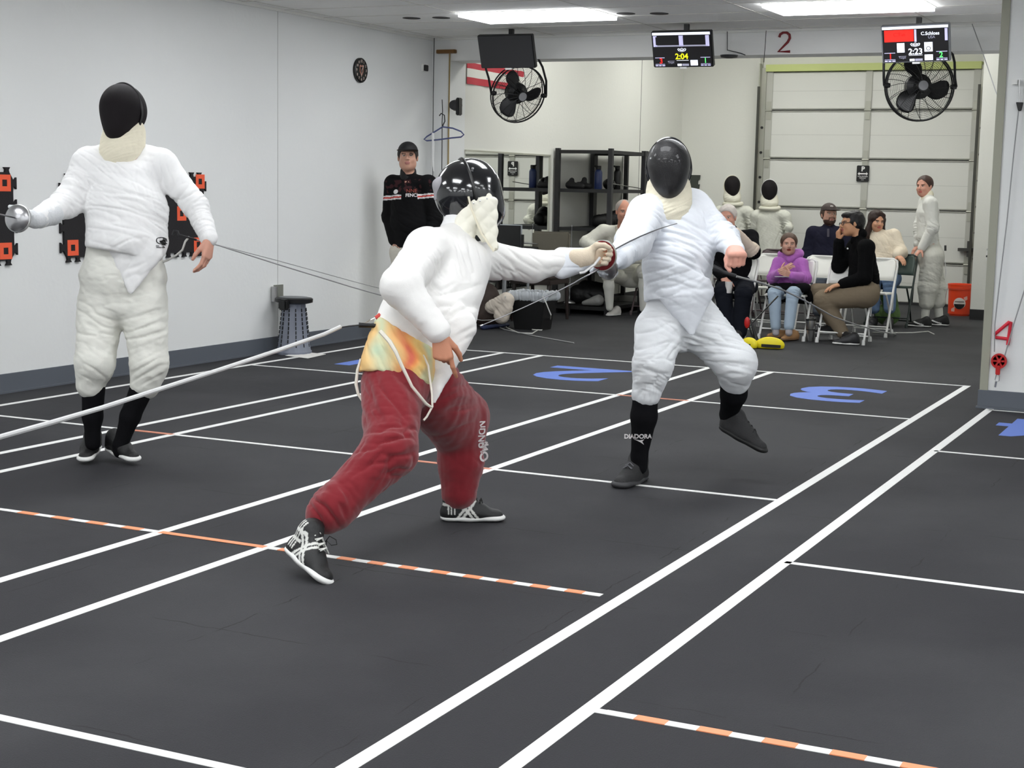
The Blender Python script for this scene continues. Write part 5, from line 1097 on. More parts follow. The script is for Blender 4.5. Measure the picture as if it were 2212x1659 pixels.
# reflected shoe / black shoe on the third board near the mirror
# crates and bags on the lowest boards
M_CR = mat('black_crate', (.055, .055, .06), .55)
def crate(lab, x0, x1, y0, y1, z0, z1):
    t = thing('plastic_crate', lab, 'crate', ((x0+x1)/2, (y0+y1)/2, z0), 'black crates under the shelves')
    MB().box((x0, y0, z0), (x1, y1, z0+.015)).build('base', M_CR, t)
    for a, b in (((x0, y0), (x1, y0)), ((x1, y0), (x1, y1)), ((x1, y1), (x0, y1)), ((x0, y1), (x0, y0))):
        mb = MB(); a = np.array([*a, 0.]); b = np.array([*b, 0.]); L = np.linalg.norm(b-a); d = (b-a)/L
        for za, zb3 in ((z0, z0+.05), (z0+(z1-z0)*.45, z0+(z1-z0)*.55), (z1-.05, z1)): mb.bar(a+Z_*(za+zb3)/2, b+Z_*(za+zb3)/2, .012, zb3-za)
        n = int(L/.05)
        for i in range(n+1): mb.bar(a+d*(L*i/n)+Z_*z0, a+d*(L*i/n)+Z_*z1, .016, .014, d)
        mb.build('side_panel', M_CR, t)
crate('black slotted crate on floor right of the seated fencer\'s white shoe', -6.55, -6.16, 16.9, 17.3, 0, .36)
crate('upper black slotted crate stacked right of the seated fencer\'s shin', -6.55, -6.17, 16.92, 17.28, .362, .56)
blobs('duffel_bag', 'black bag on the lowest shelf board beside the mirror end', 'bag', [Cp((-7.15, 16.5, .21), (-6.85, 16.6, .20), .11, .10), Cp((-7.1, 16.6, .28), (-6.9, 16.7, .25), .09, .09)], MATS['black_nylon'], folds=[((-6.95, 16.5, .3), .25, (1, 0, .6), .08, .015)])
blobs('plastic_bag', 'crumpled pale plastic bag on the lowest shelf board', 'bag', [Cp((-7.0, 16.33, .125), (-6.82, 16.33, .165), .025, .065)], mat('pale_bag', (.62, .62, .61), .5), .006, folds=[((-6.6, 15.9, .12), .3, (1, 1, .3), .05, .015)])
# epee standing by the shelf end
gP = at(1230, 655, 17.3)
gP = np.array([-7.20, 16.12, at_y(1230, 655, 16.12)[2]]); gP[0] = at_y(1230, 655, 16.12)[0]
t = epee('epee', 'epee propped blade-up against the black shelf, domed guard near the floor', gP, unit(np.array([-.03, .08, 1])), [gP+Z_*.02, gP+np.array([-.02, .05, .45]), gP+np.array([-.035, .1, .88])], gP-Z_*.17, r=.065)
# trash bin
c = at_z(1137, 713); tb = thing('trash_bin', 'black waste bin lined with a clear plastic bag', 'bin', c)
H_ = at_y(1137, 640, c[1])[2]; cx_, cy_ = c[0]-.0, c[1]+.15
def frust(x, y, z0, z1, w0, d0_, w1, d1, th=.006):
    mb = MB(); v = []
    for z, w_, d_ in ((z0, w0, d0_), (z1, w1, d1), (z1, w1-2*th, d1-2*th), (z0+.01, w0-2*th, d0_-2*th)): v += [(x-w_/2, y-d_/2, z), (x+w_/2, y-d_/2, z), (x+w_/2, y+d_/2, z), (x-w_/2, y+d_/2, z)]
    f = [(3, 2, 1, 0)]+[(4*i+k, 4*i+(k+1) % 4, 4*i+4+(k+1) % 4, 4*i+4+k) for i in range(3) for k in range(4)]+[(12, 13, 14, 15)]
    return mb.add(v, f)
frust(cx_, cy_, 0, H_, .30, .24, .39, .30).build('bin_body', M_BLK, tb, bevel=.004)
V, Fc = sdf_mesh([Cp((cx_-.19, cy_-.15, H_), (cx_+.19, cy_-.15, H_), .05, .05, -Y_, .25), Cp((cx_+.19, cy_-.15, H_), (cx_+.19, cy_+.15, H_), .05, .05, X_, .25), Cp((cx_-.19, cy_-.15, H_), (cx_-.19, cy_+.15, H_), .05, .05, X_, .25), Cp((cx_-.19, cy_+.15, H_), (cx_+.19, cy_+.15, H_), .05, .05, Y_, .25)], .007)
V = fold(V, Fc, [((cx_, cy_, H_), .4, (1, .2, 0), .05, .012)], .004); mesh_obj('bag_liner', V, Fc, mat('clear_liner', (.80, .82, .84), .2, alpha=.72), tb)
# tan chair with dark legs
M_TAN = mat('olive_tan_vinyl', (.44, .42, .37), .5, bump=.1, bscale=90); M_DW = mat('dark_wood', (.17, .13, .12), .45)
tc_ = thing('dining_chair', 'tan padded chair with dark wooden legs beside the waste bin', 'chair', (-7.05, 15.3, 0))
for x in (-7.27, -6.86):
    MB().tube([(x, 15.02, 0), (x, 15.05, .44)], [.018, .024], 8).build('leg', M_DW, tc_); MB().tube([(x, 15.55, 0), (x, 15.5, .44), (x, 15.56, .80)], [.018, .022, .018], 8).build('leg', M_DW, tc_)
MB().box((-7.30, 15.0, .40), (-6.83, 15.52, .45)).build('seat_frame', M_DW, tc_, bevel=.008); MB().box((-7.30, 15.0, .45), (-6.83, 15.50, .50)).build('seat', mat('dark_brown_vinyl', (.20, .16, .15), .5), tc_, bevel=.02)
MB().box((-7.29, 15.50, .60), (-6.84, 15.56, .955)).build('backrest', M_TAN, tc_, bevel=.02)
g2 = at_y(1128, 524, 15.45); g3 = at_y(1162, 527, 15.45)
t = thing('epee', 'silver blades lying across the tan chair in front of its backrest', 'epee', (g2+g3)/2-Z_*.02); MB().tube([g2+Z_*.0, g3], [.012, .005], 8).build('blade', M_STEEL, t); MB().tube([g2-Z_*.06+X_*.02, g3-Z_*.05], [.022, .015], 8).build('handle', M_BLK, t)
# table with laptop
tt = thing('folding_table', 'dark folding table mostly hidden behind the crouching fencer, laptop on top', 'table', (-7.02, 14.55, 0))
MB().box((-7.32, 14.2, .70), (-6.95, 14.85, .725)).build('table_top', M_DGREY, tt, bevel=.004)
for x in (-7.28, -6.99):
    for y in (14.25, 14.8): MB().tube([(x, y, 0), (x, y, .70)], .014, 8).build('leg', mat('grey_leg', (.55, .56, .57), .4, .5), tt)
a_, b_, c_, d_ = at_y(1072, 486, 14.6), at_y(1103, 492, 14.6), at_y(1116, 532, 14.5), at_y(1074, 532, 14.5)
lp = thing('laptop', 'open black laptop with a pale lid edge on the dark table', 'laptop', (-7.15, 14.5, .727))
lc = (a_+b_+c_+d_)/4
MB().box((-7.30, 14.40, .727), (-7.0, 14.62, .742)).build('keyboard_base', M_DGREY, lp, bevel=.003)
zt5 = a_[2]; MB().box((-7.29, 14.60, .74), (-7.0, 14.615, zt5)).build('lid', M_BLK, lp, bevel=.003); MB().box((-7.295, 14.616, .74), (-6.985, 14.622, zt5+.01)).build('lid_edge', mat('silver_lid', (.75, .77, .79), .35, .6), lp, bevel=.002)
MB().box((-6.99, 14.60, .74), (-6.96, 14.615, zt5-.09)).build('side_module', M_BLK, lp)
# bags near the table
blobs('backpack', 'dark brown rounded backpack on the floor behind the crouching fencer', 'bag', [El((-7.2, 14.25, .26), (.14, .14, .19)), El((-7.15, 14.2, .12), (.16, .16, .12))], mat('brown_nylon', (.22, .17, .15), .7), folds=[((-7.2, 14.2, .25), .2, (1, 0, .4), .06, .01)])
blobs('tote_bag', 'cream cloth bag with a red patch beside the waste bin', 'bag', [Cp((-7.02, 14.02, .22), (-6.86, 14.02, .30), .07, .08), Cp((-6.9, 14.0, .14), (-6.84, 14.0, .22), .08, .06)], mat('cream_canvas', (.80, .76, .71), .8), folds=[((-6.95, 14.0, .22), .15, (1, 0, .8), .045, .015)])
blobs('gear_bag', 'small dark blue bag lying on the floor left of the bin', 'bag', [Cp(at_z(1045, 712)+Z_*.02, at_z(1095, 706)+Z_*.02, .04, .03, Z_, .6)], mat('navy_nylon', (.13, .17, .30), .7))
for i, (lb, ps_) in enumerate((('white cable looping on the floor around the black waste bin', [(1092, 640, .3), (1086, 670, .15), (1087, 695, .0), (1095, 708, 0), (1120, 719, 0), (1150, 720, 0), (1162, 713, 0), (1163, 700, 0), (1155, 695, 0), (1147, 702, 0), (1150, 712, 0), (1170, 713, 0), (1188, 700, 0), (1190, 680, .05), (1180, 655, .2), (1172, 640, .3)]),)):
    cable('power_cable', lb, [at_y(x, y, 13.95) if z > 0 else at_z(x, y, .008) for x, y, z in ps_], .006, mat('offwhite_cable', (.78, .78, .76), .5))
cable('power_cable', 'faint grey cable on the floor from the bin towards the blue 2', [at_z(1040, 690, .006), at_z(1090, 712, .006), at_z(1160, 727, .006), at_z(1240, 741, .006)], .006, M_CABG)
cable('power_cable', 'white cable curling on the floor right of the front-row chairs', [at_z(1885, 718, .006), at_z(1925, 719, .006), at_z(1970, 719, .006), at_z(2005, 716, .006), at_z(2018, 722, .006)], .006, MATS['offwhite_cable'])
# orange bucket
c = at_z(2072, 683); cy_ = c[1]+.14; cx_ = at_y(2073, 650, cy_)[0]; bk = thing('bucket', 'orange plastic bucket with a round white printed emblem by the garage door', 'bucket', (cx_, cy_, 0))
H_ = at_y(2072, 613, cy_)[2]; M_BK = mat('orange_plastic', (.92, .28, .13), .4)
MB().lathe((cx_, cy_, 0), [(.118, 0), (.135, H_*.82), (.145, H_*.83), (.142, H_*.86), (.148, H_*.87), (.145, H_*.9), (.150, H_*.99), (.145, H_), (.138, H_-.005), (.13, .02), (0, .02)], 40).build('pail', M_BK, bk, smooth=True)
MB().tube([(cx_-.150, cy_-.02, H_*.84), (cx_-.165, cy_-.03, H_*.5), (cx_-.15, cy_-.06, H_*.35)], .004, 6).build('handle', M_STEEL, bk, smooth=True)
pail = [o for o in bk.children if o.name.startswith('pail')][0]; pc = np.array([cx_+.01, cy_-.12, H_*.40]); fx = unit(at_y(2080, 650, cy_)-at_y(2070, 650, cy_)); fx = X_
circ = lambda u, v, r, a0=0, a1=2*math.pi, n=20: [(u+r*math.cos(a0+(a1-a0)*i/n), v+r*math.sin(a0+(a1-a0)*i/n)) for i in range(n+(a1-a0 < 6))]
for pts2, m, off in (([(-.045, -.10), (-.085, -.10), (-.085, -.07), (-.04, -.04)], mat('pale_pink_print', (.9, .72, .68), .5), .0015), ([(.055, .07), (.09, .09), (.095, .05), (.07, .03)], MATS['pale_pink_print'], .0015),
    (circ(.01, 0, .068), mat('white_print2', (.9, .88, .87), .5), .003), (circ(.01, -.008, .060, math.pi, 2*math.pi), M_BLK, .005), ([(-.045, .012), (.065, .012), (.06, .026), (-.04, .026)], mat('grey_print', (.5, .48, .47), .5), .005)):
    decal(bk, pail, poly2d(pts2), pc, fx, Z_, m, 'emblem', off)
# black puzzle mat on the far wall behind the right fencer's mask
c = at_x(1503, 400, XL2+.01); c = at_y(1502, 400, YF-.01)
t = thing('puzzle_mat', 'dark puzzle mat piece on the far wall just right of the right fencer\'s mask', 'foam mat', (c[0], YF-.01, c[2]-.1))
k = .0063; pts = [(x-1502, 400-y) for x, y in ((1490, 378), (1513, 378), (1512, 388), (1508, 388), (1508, 398), (1512, 398), (1511, 408), (1490, 408))]
MB().prism([(a*k, b*k) for a, b in pts], (c[0], YF-.001, c[2]), X_, Z_, -Y_, .02).build('foam_sheet', mat('dark_green_foam', (.25, .27, .25), .8), t)
MB().box((c[0]-.08, YF-.02, c[2]-.11), (c[0]+.05, YF-.001, c[2]-.062)).build('foam_strip', mat('grey_foam', (.45, .46, .44), .8), t)
# ---------------------------------------------------------------- folding chairs
def folding_chair(name, lab, x, y, frame, panel, grp, arc_top=False):
    """y = front feet, faces -Y"""
    t = thing(name, lab, 'chair', (x, y+.2, 0), grp); w_ = .225
    top = .775
    # long frame: front feet up to the backrest top
    A = lambda s: [(x+s*w_, y, .0), (x+s*w_, y+.19, .36), (x+s*w_, y+.385, .72)]
    arch = [(x-w_, y+.385, .70), (x-w_+.01, y+.405, .755), (x-w_+.05, y+.415, top), (x+w_-.05, y+.415, top), (x+w_-.01, y+.405, .755), (x+w_, y+.385, .70)]
    MB().tube(A(-1)[:2]+arch+A(1)[:2][::-1], .0115, 8).build('front_frame', frame, t, smooth=True)
    MB().tube([(x-w_+.03, y+.40, 0), (x-w_+.03, y+.22, .28), (x-w_+.03, y+.06, .43)], .010, 8).tube([(x+w_-.03, y+.40, 0), (x+w_-.03, y+.22, .28), (x+w_-.03, y+.06, .43)], .010, 8).tube([(x-w_+.03, y+.37, .05), (x+w_-.03, y+.37, .05)], .008, 8).build('rear_frame', frame, t, smooth=True)
    MB().tube([(x-w_, y+.055, .10), (x+w_, y+.055, .10)], .008, 8).build('crossbar', frame, t, smooth=True)
    MB().tube([(x-w_+.005, y+.30, .56), (x-w_+.02, y+.36, .40), (x-w_+.025, y+.36, .25)], .007, 6).build('brace', frame, t, smooth=True); MB().tube([(x+w_-.005, y+.30, .56), (x+w_-.02, y+.36, .40), (x+w_-.025, y+.36, .25)], .007, 6).build('brace', frame, t, smooth=True)
    for sx in (-1, 1):
        MB().lathe((x+sx*w_, y-.005, 0), [(.018, 0), (.017, .03), (.012, .05)], 10).build('foot_cap', frame, t, smooth=True); MB().lathe((x+sx*(w_-.03), y+.405, 0), [(.018, 0), (.017, .03), (.012, .05)], 10).build('foot_cap', frame, t, smooth=True)
    pts = [(-.19, 0), (.19, 0), (.205, .04), (.205, .36), (.17, .40), (-.17, .40), (-.205, .36), (-.205, .04)]
    MB().prism(pts, (x, y+.04, .425), X_, unit((0, 1, -.04)), unit((0, .04, 1)), .022).build('seat', panel, t, bevel=.008)
    # curved backrest panel
    n = 14; v = []
    for zz, yy in ((.555, .30), (.60, .325), (.70, .375), (.745, .40), (.768, .41)):
        for i in range(n+1):
            s_ = i/n*2-1; inset = .012+(.03 if zz > .76 else .008 if zz > .74 else 0); v.append((x+s_*(w_-inset), y+yy+.028*(1-s_*s_), zz))
    f = [(r*(n+1)+i, r*(n+1)+i+1, (r+1)*(n+1)+i+1, (r+1)*(n+1)+i) for r in range(4) for i in range(n)]
    b = MB().add(v, f).build('backrest', panel, t, smooth=True); md = b.modifiers.new('s', 'SOLIDIFY'); md.thickness = .014
    return t
M_FC = mat('white_chair_steel', (.93, .93, .92), .35); M_FP = mat('white_chair_plastic', (.95, .95, .93), .4)
M_GC = mat('dark_green_steel', (.13, .17, .16), .4); M_GP = mat('dark_green_plastic', (.24, .30, .28), .5)
M_BC = mat('brown_chair', (.33, .28, .29), .5)
g1 = 'white folding chairs in the front row'; g2_ = 'white folding chairs in the second row'; g3_ = 'dark folding chairs in the back row'
folding_chair('folding_chair', 'white front-row folding chair under the grey-haired man in black', -4.81, 14.74, M_FC, M_FP, g1)
folding_chair('folding_chair', 'white front-row folding chair under the girl in purple', -4.21, 14.74, M_FC, M_FP, g1)
folding_chair('folding_chair', 'white front-row folding chair under the woman in khaki trousers', -3.625, 14.73, M_FC, M_FP, g1)
folding_chair('folding_chair', 'empty white second-row folding chair left of the girl in purple', at_y(1682, 540, 16.05)[0], 15.65, M_FC, M_FP, g2_)
folding_chair('folding_chair', 'empty white second-row folding chair between the girl and the khaki-trousered woman', at_y(1790, 545, 16.05)[0], 15.65, M_FC, M_FP, g2_)
folding_chair('folding_chair', 'empty white second-row folding chair right of the woman in black fleece', at_y(1893, 550, 16.05)[0], 15.65, M_FC, M_FP, g2_)
folding_chair('folding_chair', 'dark green folding chair under the standing woman\'s hand', at_y(1938, 560, 17.3)[0], 16.88, M_GC, M_GP, g3_)
folding_chair('folding_chair', 'dark brown back-row chair behind the grey-haired man in black', at_y(1599, 522, 17.3)[0], 16.88, M_BC, M_BC, g3_)
folding_chair('folding_chair', 'empty dark brown back-row chair left of the bearded man', at_y(1689, 522, 17.3)[0], 16.9, M_BC, M_BC, g3_)
folding_chair('folding_chair', 'dark brown back-row chair under the bearded man in navy', at_y(1790, 522, 17.3)[0], 16.9, M_BC, M_BC, g3_)
# chair for the seated fencer
folding_chair('folding_chair', 'dark chair under the seated grey-haired fencer in white', -6.28, 16.55, M_BC, M_BC, None)
# thermos by the chairs
c = at_z(1750, 737); th = thing('thermos', 'tall steel insulated tumbler on the floor between the front chairs', 'tumbler', c)
Hh = at_y(1750, 692, c[1])[2]
MB().lathe(c, [(.034, 0), (.036, .01), (.040, .10), (.044, .115), (.046, .125), (.050, Hh*.9), (.050, Hh)], 28).build('cup', M_STEEL, th, smooth=True)
MB().lathe(c, [(.0415, .108), (.0455, .112), (.0455, .12), (.043, .124)], 28).build('band', M_BLK, th, smooth=True); MB().lathe(c, [(.052, Hh), (.052, Hh+.012), (.03, Hh+.016), (0, Hh+.016)], 24).build('lid', M_BLK, th, smooth=True)
MB().tube([(c[0]+.05, c[1], .05), (c[0]+.085, c[1], .08), (c[0]+.085, c[1], Hh-.05), (c[0]+.05, c[1], Hh-.03)], .008, 8).build('handle', M_BLK, th, smooth=True)
# yellow and black shoe-like trainer pair on the floor: a yellow cable reel bag
M_YL = mat('yellow_rubber', (.93, .86, .10), .45)
yr = thing('padded_pod', 'yellow and black padded pod on the floor near the purple girl\'s feet', 'pad', at_z(1655, 756))
a0 = at_z(1640, 752); b0 = at_z(1686, 755)
V, Fc = sdf_mesh([El((a0+b0)/2+Z_*.036, (.135, .075, .042), frame((.2, -1, 0), Z_)), Cp(a0+Z_*.03, a0+Z_*.03-X_*.02, .03, .03)], .005, below((0, 0, .004), Z_)); mesh_obj('shell', V, Fc, M_YL, yr)
n_ = unit(np.array([.3, -1, 0])); MB().bar((a0+b0)/2+Z_*.034-Y_*.073-X_*.06, b0+Z_*.03-Y_*.035+X_*.01, .02, .026).build('black_stripe', M_BLK, yr)
yr2 = thing('padded_pod', 'smaller yellow and black pod half hidden behind the right fencer\'s leg', 'pad', at_z(1622, 753))
a0 = at_z(1632, 752); b0 = at_z(1605, 752)
V, Fc = sdf_mesh([El((a0+b0)/2+Z_*.036, (.09, .065, .042), frame((-.3, -1, 0), Z_))], .005, below((0, 0, .004), Z_)); mesh_obj('shell', V, Fc, M_YL, yr2); MB().bar(a0+Z_*.03-Y_*.05, b0+Z_*.03-Y_*.06, .02, .026).build('black_stripe', M_BLK, yr2)
tp = thing('tripod_stand', 'thin black pole slanting down to the yellow pods, red clip at mid height', 'pole', at_z(1635, 750))
MB().tube([at_z(1632, 750)+Z_*.02, at_y(1618, 705, 13.95), at_y(1680, 640, 14.35)], [.012, .008, .008], 8).build('pole', M_BLK, tp, smooth=True); MB().tube([at_z(1636, 750)+Z_*.03, at_y(1630, 720, 13.9), at_y(1621, 690, 13.9)], [.03, .016, .006], 8).build('strap', M_BLK, tp, smooth=True)
c = at_y(1614, 697, 13.92); V, Fc = sdf_mesh([El(c, (.028, .02, .055))], .005); mesh_obj('red_clip', V, Fc, M_RED, tp)
# ================================================================ PEOPLE IN THE BACKGROUND
def P_(x, y, Y): return at_y(x, y, Y)
def top_prims(J, ch=.135, be=.135, asp=1.25, sl=(.068, .056, .042), pel=True, sh=.07):
    w = unit(J['shL']-J['shR'])
    p = [Cp(J['chest'], J['belly'], ch, be, w, asp), Cp(J['shL'], J['shR'], sh, sh), Cp((J['shL']+J['shR'])/2, J['chest'], sh, ch*.9, w, 1.2), Cp(J['neck']+(J['chest']-J['neck'])*.1, J['chest'], .06, ch*.8, w, 1.1)]
    if pel: p.append(Cp(J['belly'], J['pelvis'], be, be*.95, w, asp))
    for q in 'LR': p += chain([J['sh'+q], J['el'+q], J['wr'+q]+(J['el'+q]-J['wr'+q])*.06], sl, k=.03)
    return p
def leg_prims(J, r=(.10, .075, .06), pel=.12, asp=1.3, cut=.93):
    w = unit(J['hipL']-J['hipR']); p = [Cp(J['hipL'], J['hipR'], pel*.9, pel*.9), Cp(J['pelvis'], (J['hipL']+J['hipR'])/2, pel, pel, w, asp)]
    for q in 'LR': p += chain([J['hip'+q], J['kn'+q], J['kn'+q]+(J['an'+q]-J['kn'+q])*cut], r, k=.03)
    return p
def lf(J, n=('el', 'kn'), a=.010, wl=.05):
    f = [(J['el'+s], .11, J['wr'+s]-J['el'+s], wl*.8, a) for s in 'LR']+[(J['kn'+s], .12, J['an'+s]-J['kn'+s]+.3*(J['kn'+s]-J['hip'+s]), wl, a) for s in 'LR']
    return f+[(J['belly'], .2, unit(J['chest']-J['belly'])+.3*unit(J['shL']-J['shR']), wl*1.3, a), (J['chest'], .2, unit(J['shL']-J['shR'])+.6*unit(J['chest']-J['belly']), wl*1.3, a*.7)]
def hair(parent, c, M, s, prims, m, cut=None, h=.005, nm='hair', base=.003):
    g = lambda x, y, z: loc2w(c, M, (x*s, y*s, z*s)); pr = []
    for p in prims: pr.append(El(g(*p[0])-M[2]*(.005 if p[1][0] > .075 else 0), np.array(p[1])*s*(1.095 if p[1][0] > .075 else 1), M, .02*s) if len(p) == 2 else Cp(g(*p[0]), g(*p[1]), p[2]*s, p[3]*s, k=.02*s))
    cl = [below(g(*a), M.T@np.array(n, float)) for a, n in (cut or [])]
    V, Fc = sdf_mesh(pr, h, cl, 2); V = V+vnorm(V, Fc)*(base*wob(V@np.diag([1, 1, .4]), 110., 4))[:, None]
    return mesh_obj(nm, V, Fc, m, parent)
def cap(parent, c, M, s, m, m2=None):
    g = lambda x, y, z: loc2w(c, M, (x*s, y*s, z*s))
    V, Fc = sdf_mesh([El(g(0, .05, -.012), (.086*s, .085*s, .103*s), M)], .005, below(g(0, .04, 0), M.T@np.array([0, 1, -.12])), 2); o = mesh_obj('cap', V, Fc, m, parent)
    V, Fc = sdf_mesh([Cp(g(-.035, .048, .105), g(.035, .048, .105), .06*s, .055*s, M[1], .14, .02)], .0045); mesh_obj('brim', V, Fc, m2 or m, o); return o
def shoes_at(parent, pts, m, sole, **k):
    for a, b in pts: shoe(parent, a, b, Z_, m, sole, h=.006, **k)
M_SKW = MATS['white_fencing_cloth']
def foot(x, y, d, L=.25): t = at_z(x, y); return (t-unit(d)*L, t)
# --- tall young man in the corner
Yb = 12.45; q = lambda x, y, o=0.: P_(x, y, Yb+o)
J = dict(neck=q(884, 382), chest=q(886, 428), belly=q(886, 482), pelvis=q(887, 530), shR=q(849, 397), shL=q(925, 397), elR=q(841, 468, .02), wrR=q(851, 522, -.06), elL=q(940, 470, .02), wrL=q(928, 522, -.06),
         hipR=q(868, 545), hipL=q(907, 545), knR=q(868, 636, -.02), knL=q(905, 638, -.06), anR=q(870, 722), anL=q(905, 726), toeR=q(868, 735), toeL=q(903, 735))
B = thing('person', 'young man in black sweatshirt and black cap leaning in the far left corner', 'person', (J['anR']+J['anL'])/2*[1, 1, 0])
Mh = frame(cv(.02, -.03, 1)*1., U_); ch = q(881, 340, -.02)
human(J, 1.02, (ch, Mh, 1.06), [hand_prims(J['wrR'], cv(.2, -1, .1), cv(1, 0, 0), cv(0, 0, 1)), hand_prims(J['wrL'], cv(-.2, -1, .1), cv(-1, 0, 0), cv(0, 0, 1))], .005, skin='c99a84', jaw=1.02, parent=B, hc=dict(brow='2e241f', lip='a87068'))
hair(B, ch, Mh, 1.06, [((0, .03, -.02), (.083, .088, .1))], mat('dark_brown_hair', (.13, .10, .09), .7), [((0, .02, .045), (0, .5, -1)), ((0, -.05, 0), (0, 1, 0))])
cp = cap(B, ch, Mh, 1.08, mat('black_cap', (.06, .055, .065), .7))
M_SWT = mat('black_sweatshirt', '101012', .85, attr=True, bump=.2, bscale=400, spec=.15)
def boycol(V, N):
    col = np.tile(lin((.055, .055, .06)), (len(V), 1)); c = J['chest']; u = (V-c)@R_; v = (V-c)@U_
    yoke = (v > .045-.0*np.abs(u)); n = wob(V, 60., 3); col[yoke & (n > .25) & (v < .16)] = lin((.22, .12, .13))
    for v0, cc in ((.012, (.9, .88, .88)), (-.002, (.80, .30, .27)), (-.016, (.9, .88, .88))): col[(np.abs(v-v0-.12*(np.abs(u)-.09)*.5) < .0062) & (np.abs(u) > .075)] = lin(cc)
    return col
pt = top_prims(J, .135, .135, 1.4, (.082, .068, .05), sh=.072)+[Cp(q(882, 386), q(866, 394), .058, .06), Cp(q(882, 386), q(904, 394), .058, .06)]
sw_ = cloth('sweatshirt', pt, M_SWT, B, .005, lf(J, a=.008), [below(q(882, 538), U_)], .0015, 31, boycol)
V, Fc = sdf_mesh([Cp(q(882, 384, .0), q(882, 372, .03), .078, .074), El(q(882, 366, -.07), (.05, .06, .06), None, .01, True)], .005, below(q(882, 362), -U_)); mesh_obj('collar', V, Fc, mat('black_rib', (.05, .05, .055), .8), B)
decal(B, sw_, text2d('NNE', .05, .0), q(886, 406, -.3), R_, U_, mat('dull_red_print', (.55, .25, .2), .7), 'print', .004); decal(B, sw_, text2d('FENCI', .042, .001), q(886, 416, -.3), R_, U_, MATS['white_print'], 'print', .004)
eb2 = ring2d(.0, .022, 16, (0, .01)); strokes([[(-.02, -.025), (.02, -.025)]], .01, eb2); decal(B, sw_, eb2, q(851, 410, -.3), R_, U_, MATS['white_print'], 'emblem', .004)
cloth('trousers', leg_prims(J, (.105, .085, .07), .125), mat('cream_trousers', (.83, .81, .76), .8, bump=.15, bscale=200), B, .006, lf(J), [below(q(884, 512), -U_)], .002, 32)
shoes_at(B, [(J['anR']*[1, 1, 0]+Y_*.08, J['anR']*[1, 1, 0]-Y_*.2), (J['anL']*[1, 1, 0]+Y_*.08, J['anL']*[1, 1, 0]-Y_*.2)], M_SHB, M_SOLEW)
# --- seated fencer in white in front of the shelves
Ys = 16.6; q = lambda x, y, o=0.: P_(x, y, Ys+o)
J = dict(neck=q(1343, 492, -.52), chest=q(1337, 522, -.38), belly=q(1350, 562, -.15), pelvis=q(1366, 592, 0), shR=q(1303, 500, -.5), shL=q(1378, 500, -.42), elR=q(1266, 524, -.62), wrR=q(1310, 550, -.72), elL=q(1400, 555, -.5), wrL=q(1350, 562, -.62),
         hipR=q(1352, 598, -.02), hipL=q(1382, 598, 0), knR=q(1314, 590, -.46), knL=q(1392, 585, -.45), anR=q(1317, 660, -.44), anL=q(1390, 663, -.42), toeR=q(1312, 680, -.5), toeL=q(1390, 680, -.5))
S = thing('person', 'seated grey-haired fencer in white leaning forward in front of the shelves', 'person', (J['knR']+J['knL'])/2*[1, 1, 0])
Mh = frame(cv(.12, -.22, 1), cv(0, 1, .2)); ch = q(1348, 457, -.62)
human(J, 1., (ch, Mh, 1.02), [hand_prims(J['wrR'], cv(.8, -.2, .3), cv(0, -1, 0), cv(0, .2, 1)), hand_prims(J['wrL'], cv(-.8, -.1, .4), cv(0, -1, 0), cv(0, .3, 1))], .005, skin='d0957e', parent=S, hc=dict(brow='8a7468', lip='a8685c'))
hair(S, ch, Mh, 1.02, [((0, .035, -.025), (.081, .085, .098))], mat('grey_hair', (.66, .62, .60), .8), [((0, .068, .052), (0, .75, -1)), ((0, -.05, 0), (0, 1, -.1))], base=.0015)
cloth('jacket', top_prims(J, .135, .14, 1.25, (.080, .068, .050)), mat('ivory_fencing_cloth', (.875, .87, .83), .85, bump=.15, bscale=300, spec=.2), S, .006, lf(J, a=.014), None, .002, 41)
mb = MB().tube([q(1331, 488, -.66), q(1331, 505, -.62), q(1348, 520, -.56)], .01, 8); mb.build('open_collar', M_BIB, S, smooth=True)
cloth('breeches', leg_prims(J, (.10, .085, .072), .125, cut=.12), MATS['ivory_fencing_cloth'], S, .006, lf(J, a=.014), None, .002, 42)
for s_ in 'RL': cloth('sock', chain([J['kn'+s_]+(J['an'+s_]-J['kn'+s_])*.05, J['kn'+s_]*.6+J['an'+s_]*.4, J['an'+s_]-Z_*.02], [.062, .062, .042], k=.02), mat('white_sock', (.86, .86, .83), .9, bump=.2, bscale=300), S, .005)
shoes_at(S, [foot(1313, 684, (-.15, -1, 0)), foot(1388, 684, (0, -1, 0))], mat('white_leather', (.88, .87, .85), .5), M_SOLEW, lace=MATS['white_lace'])
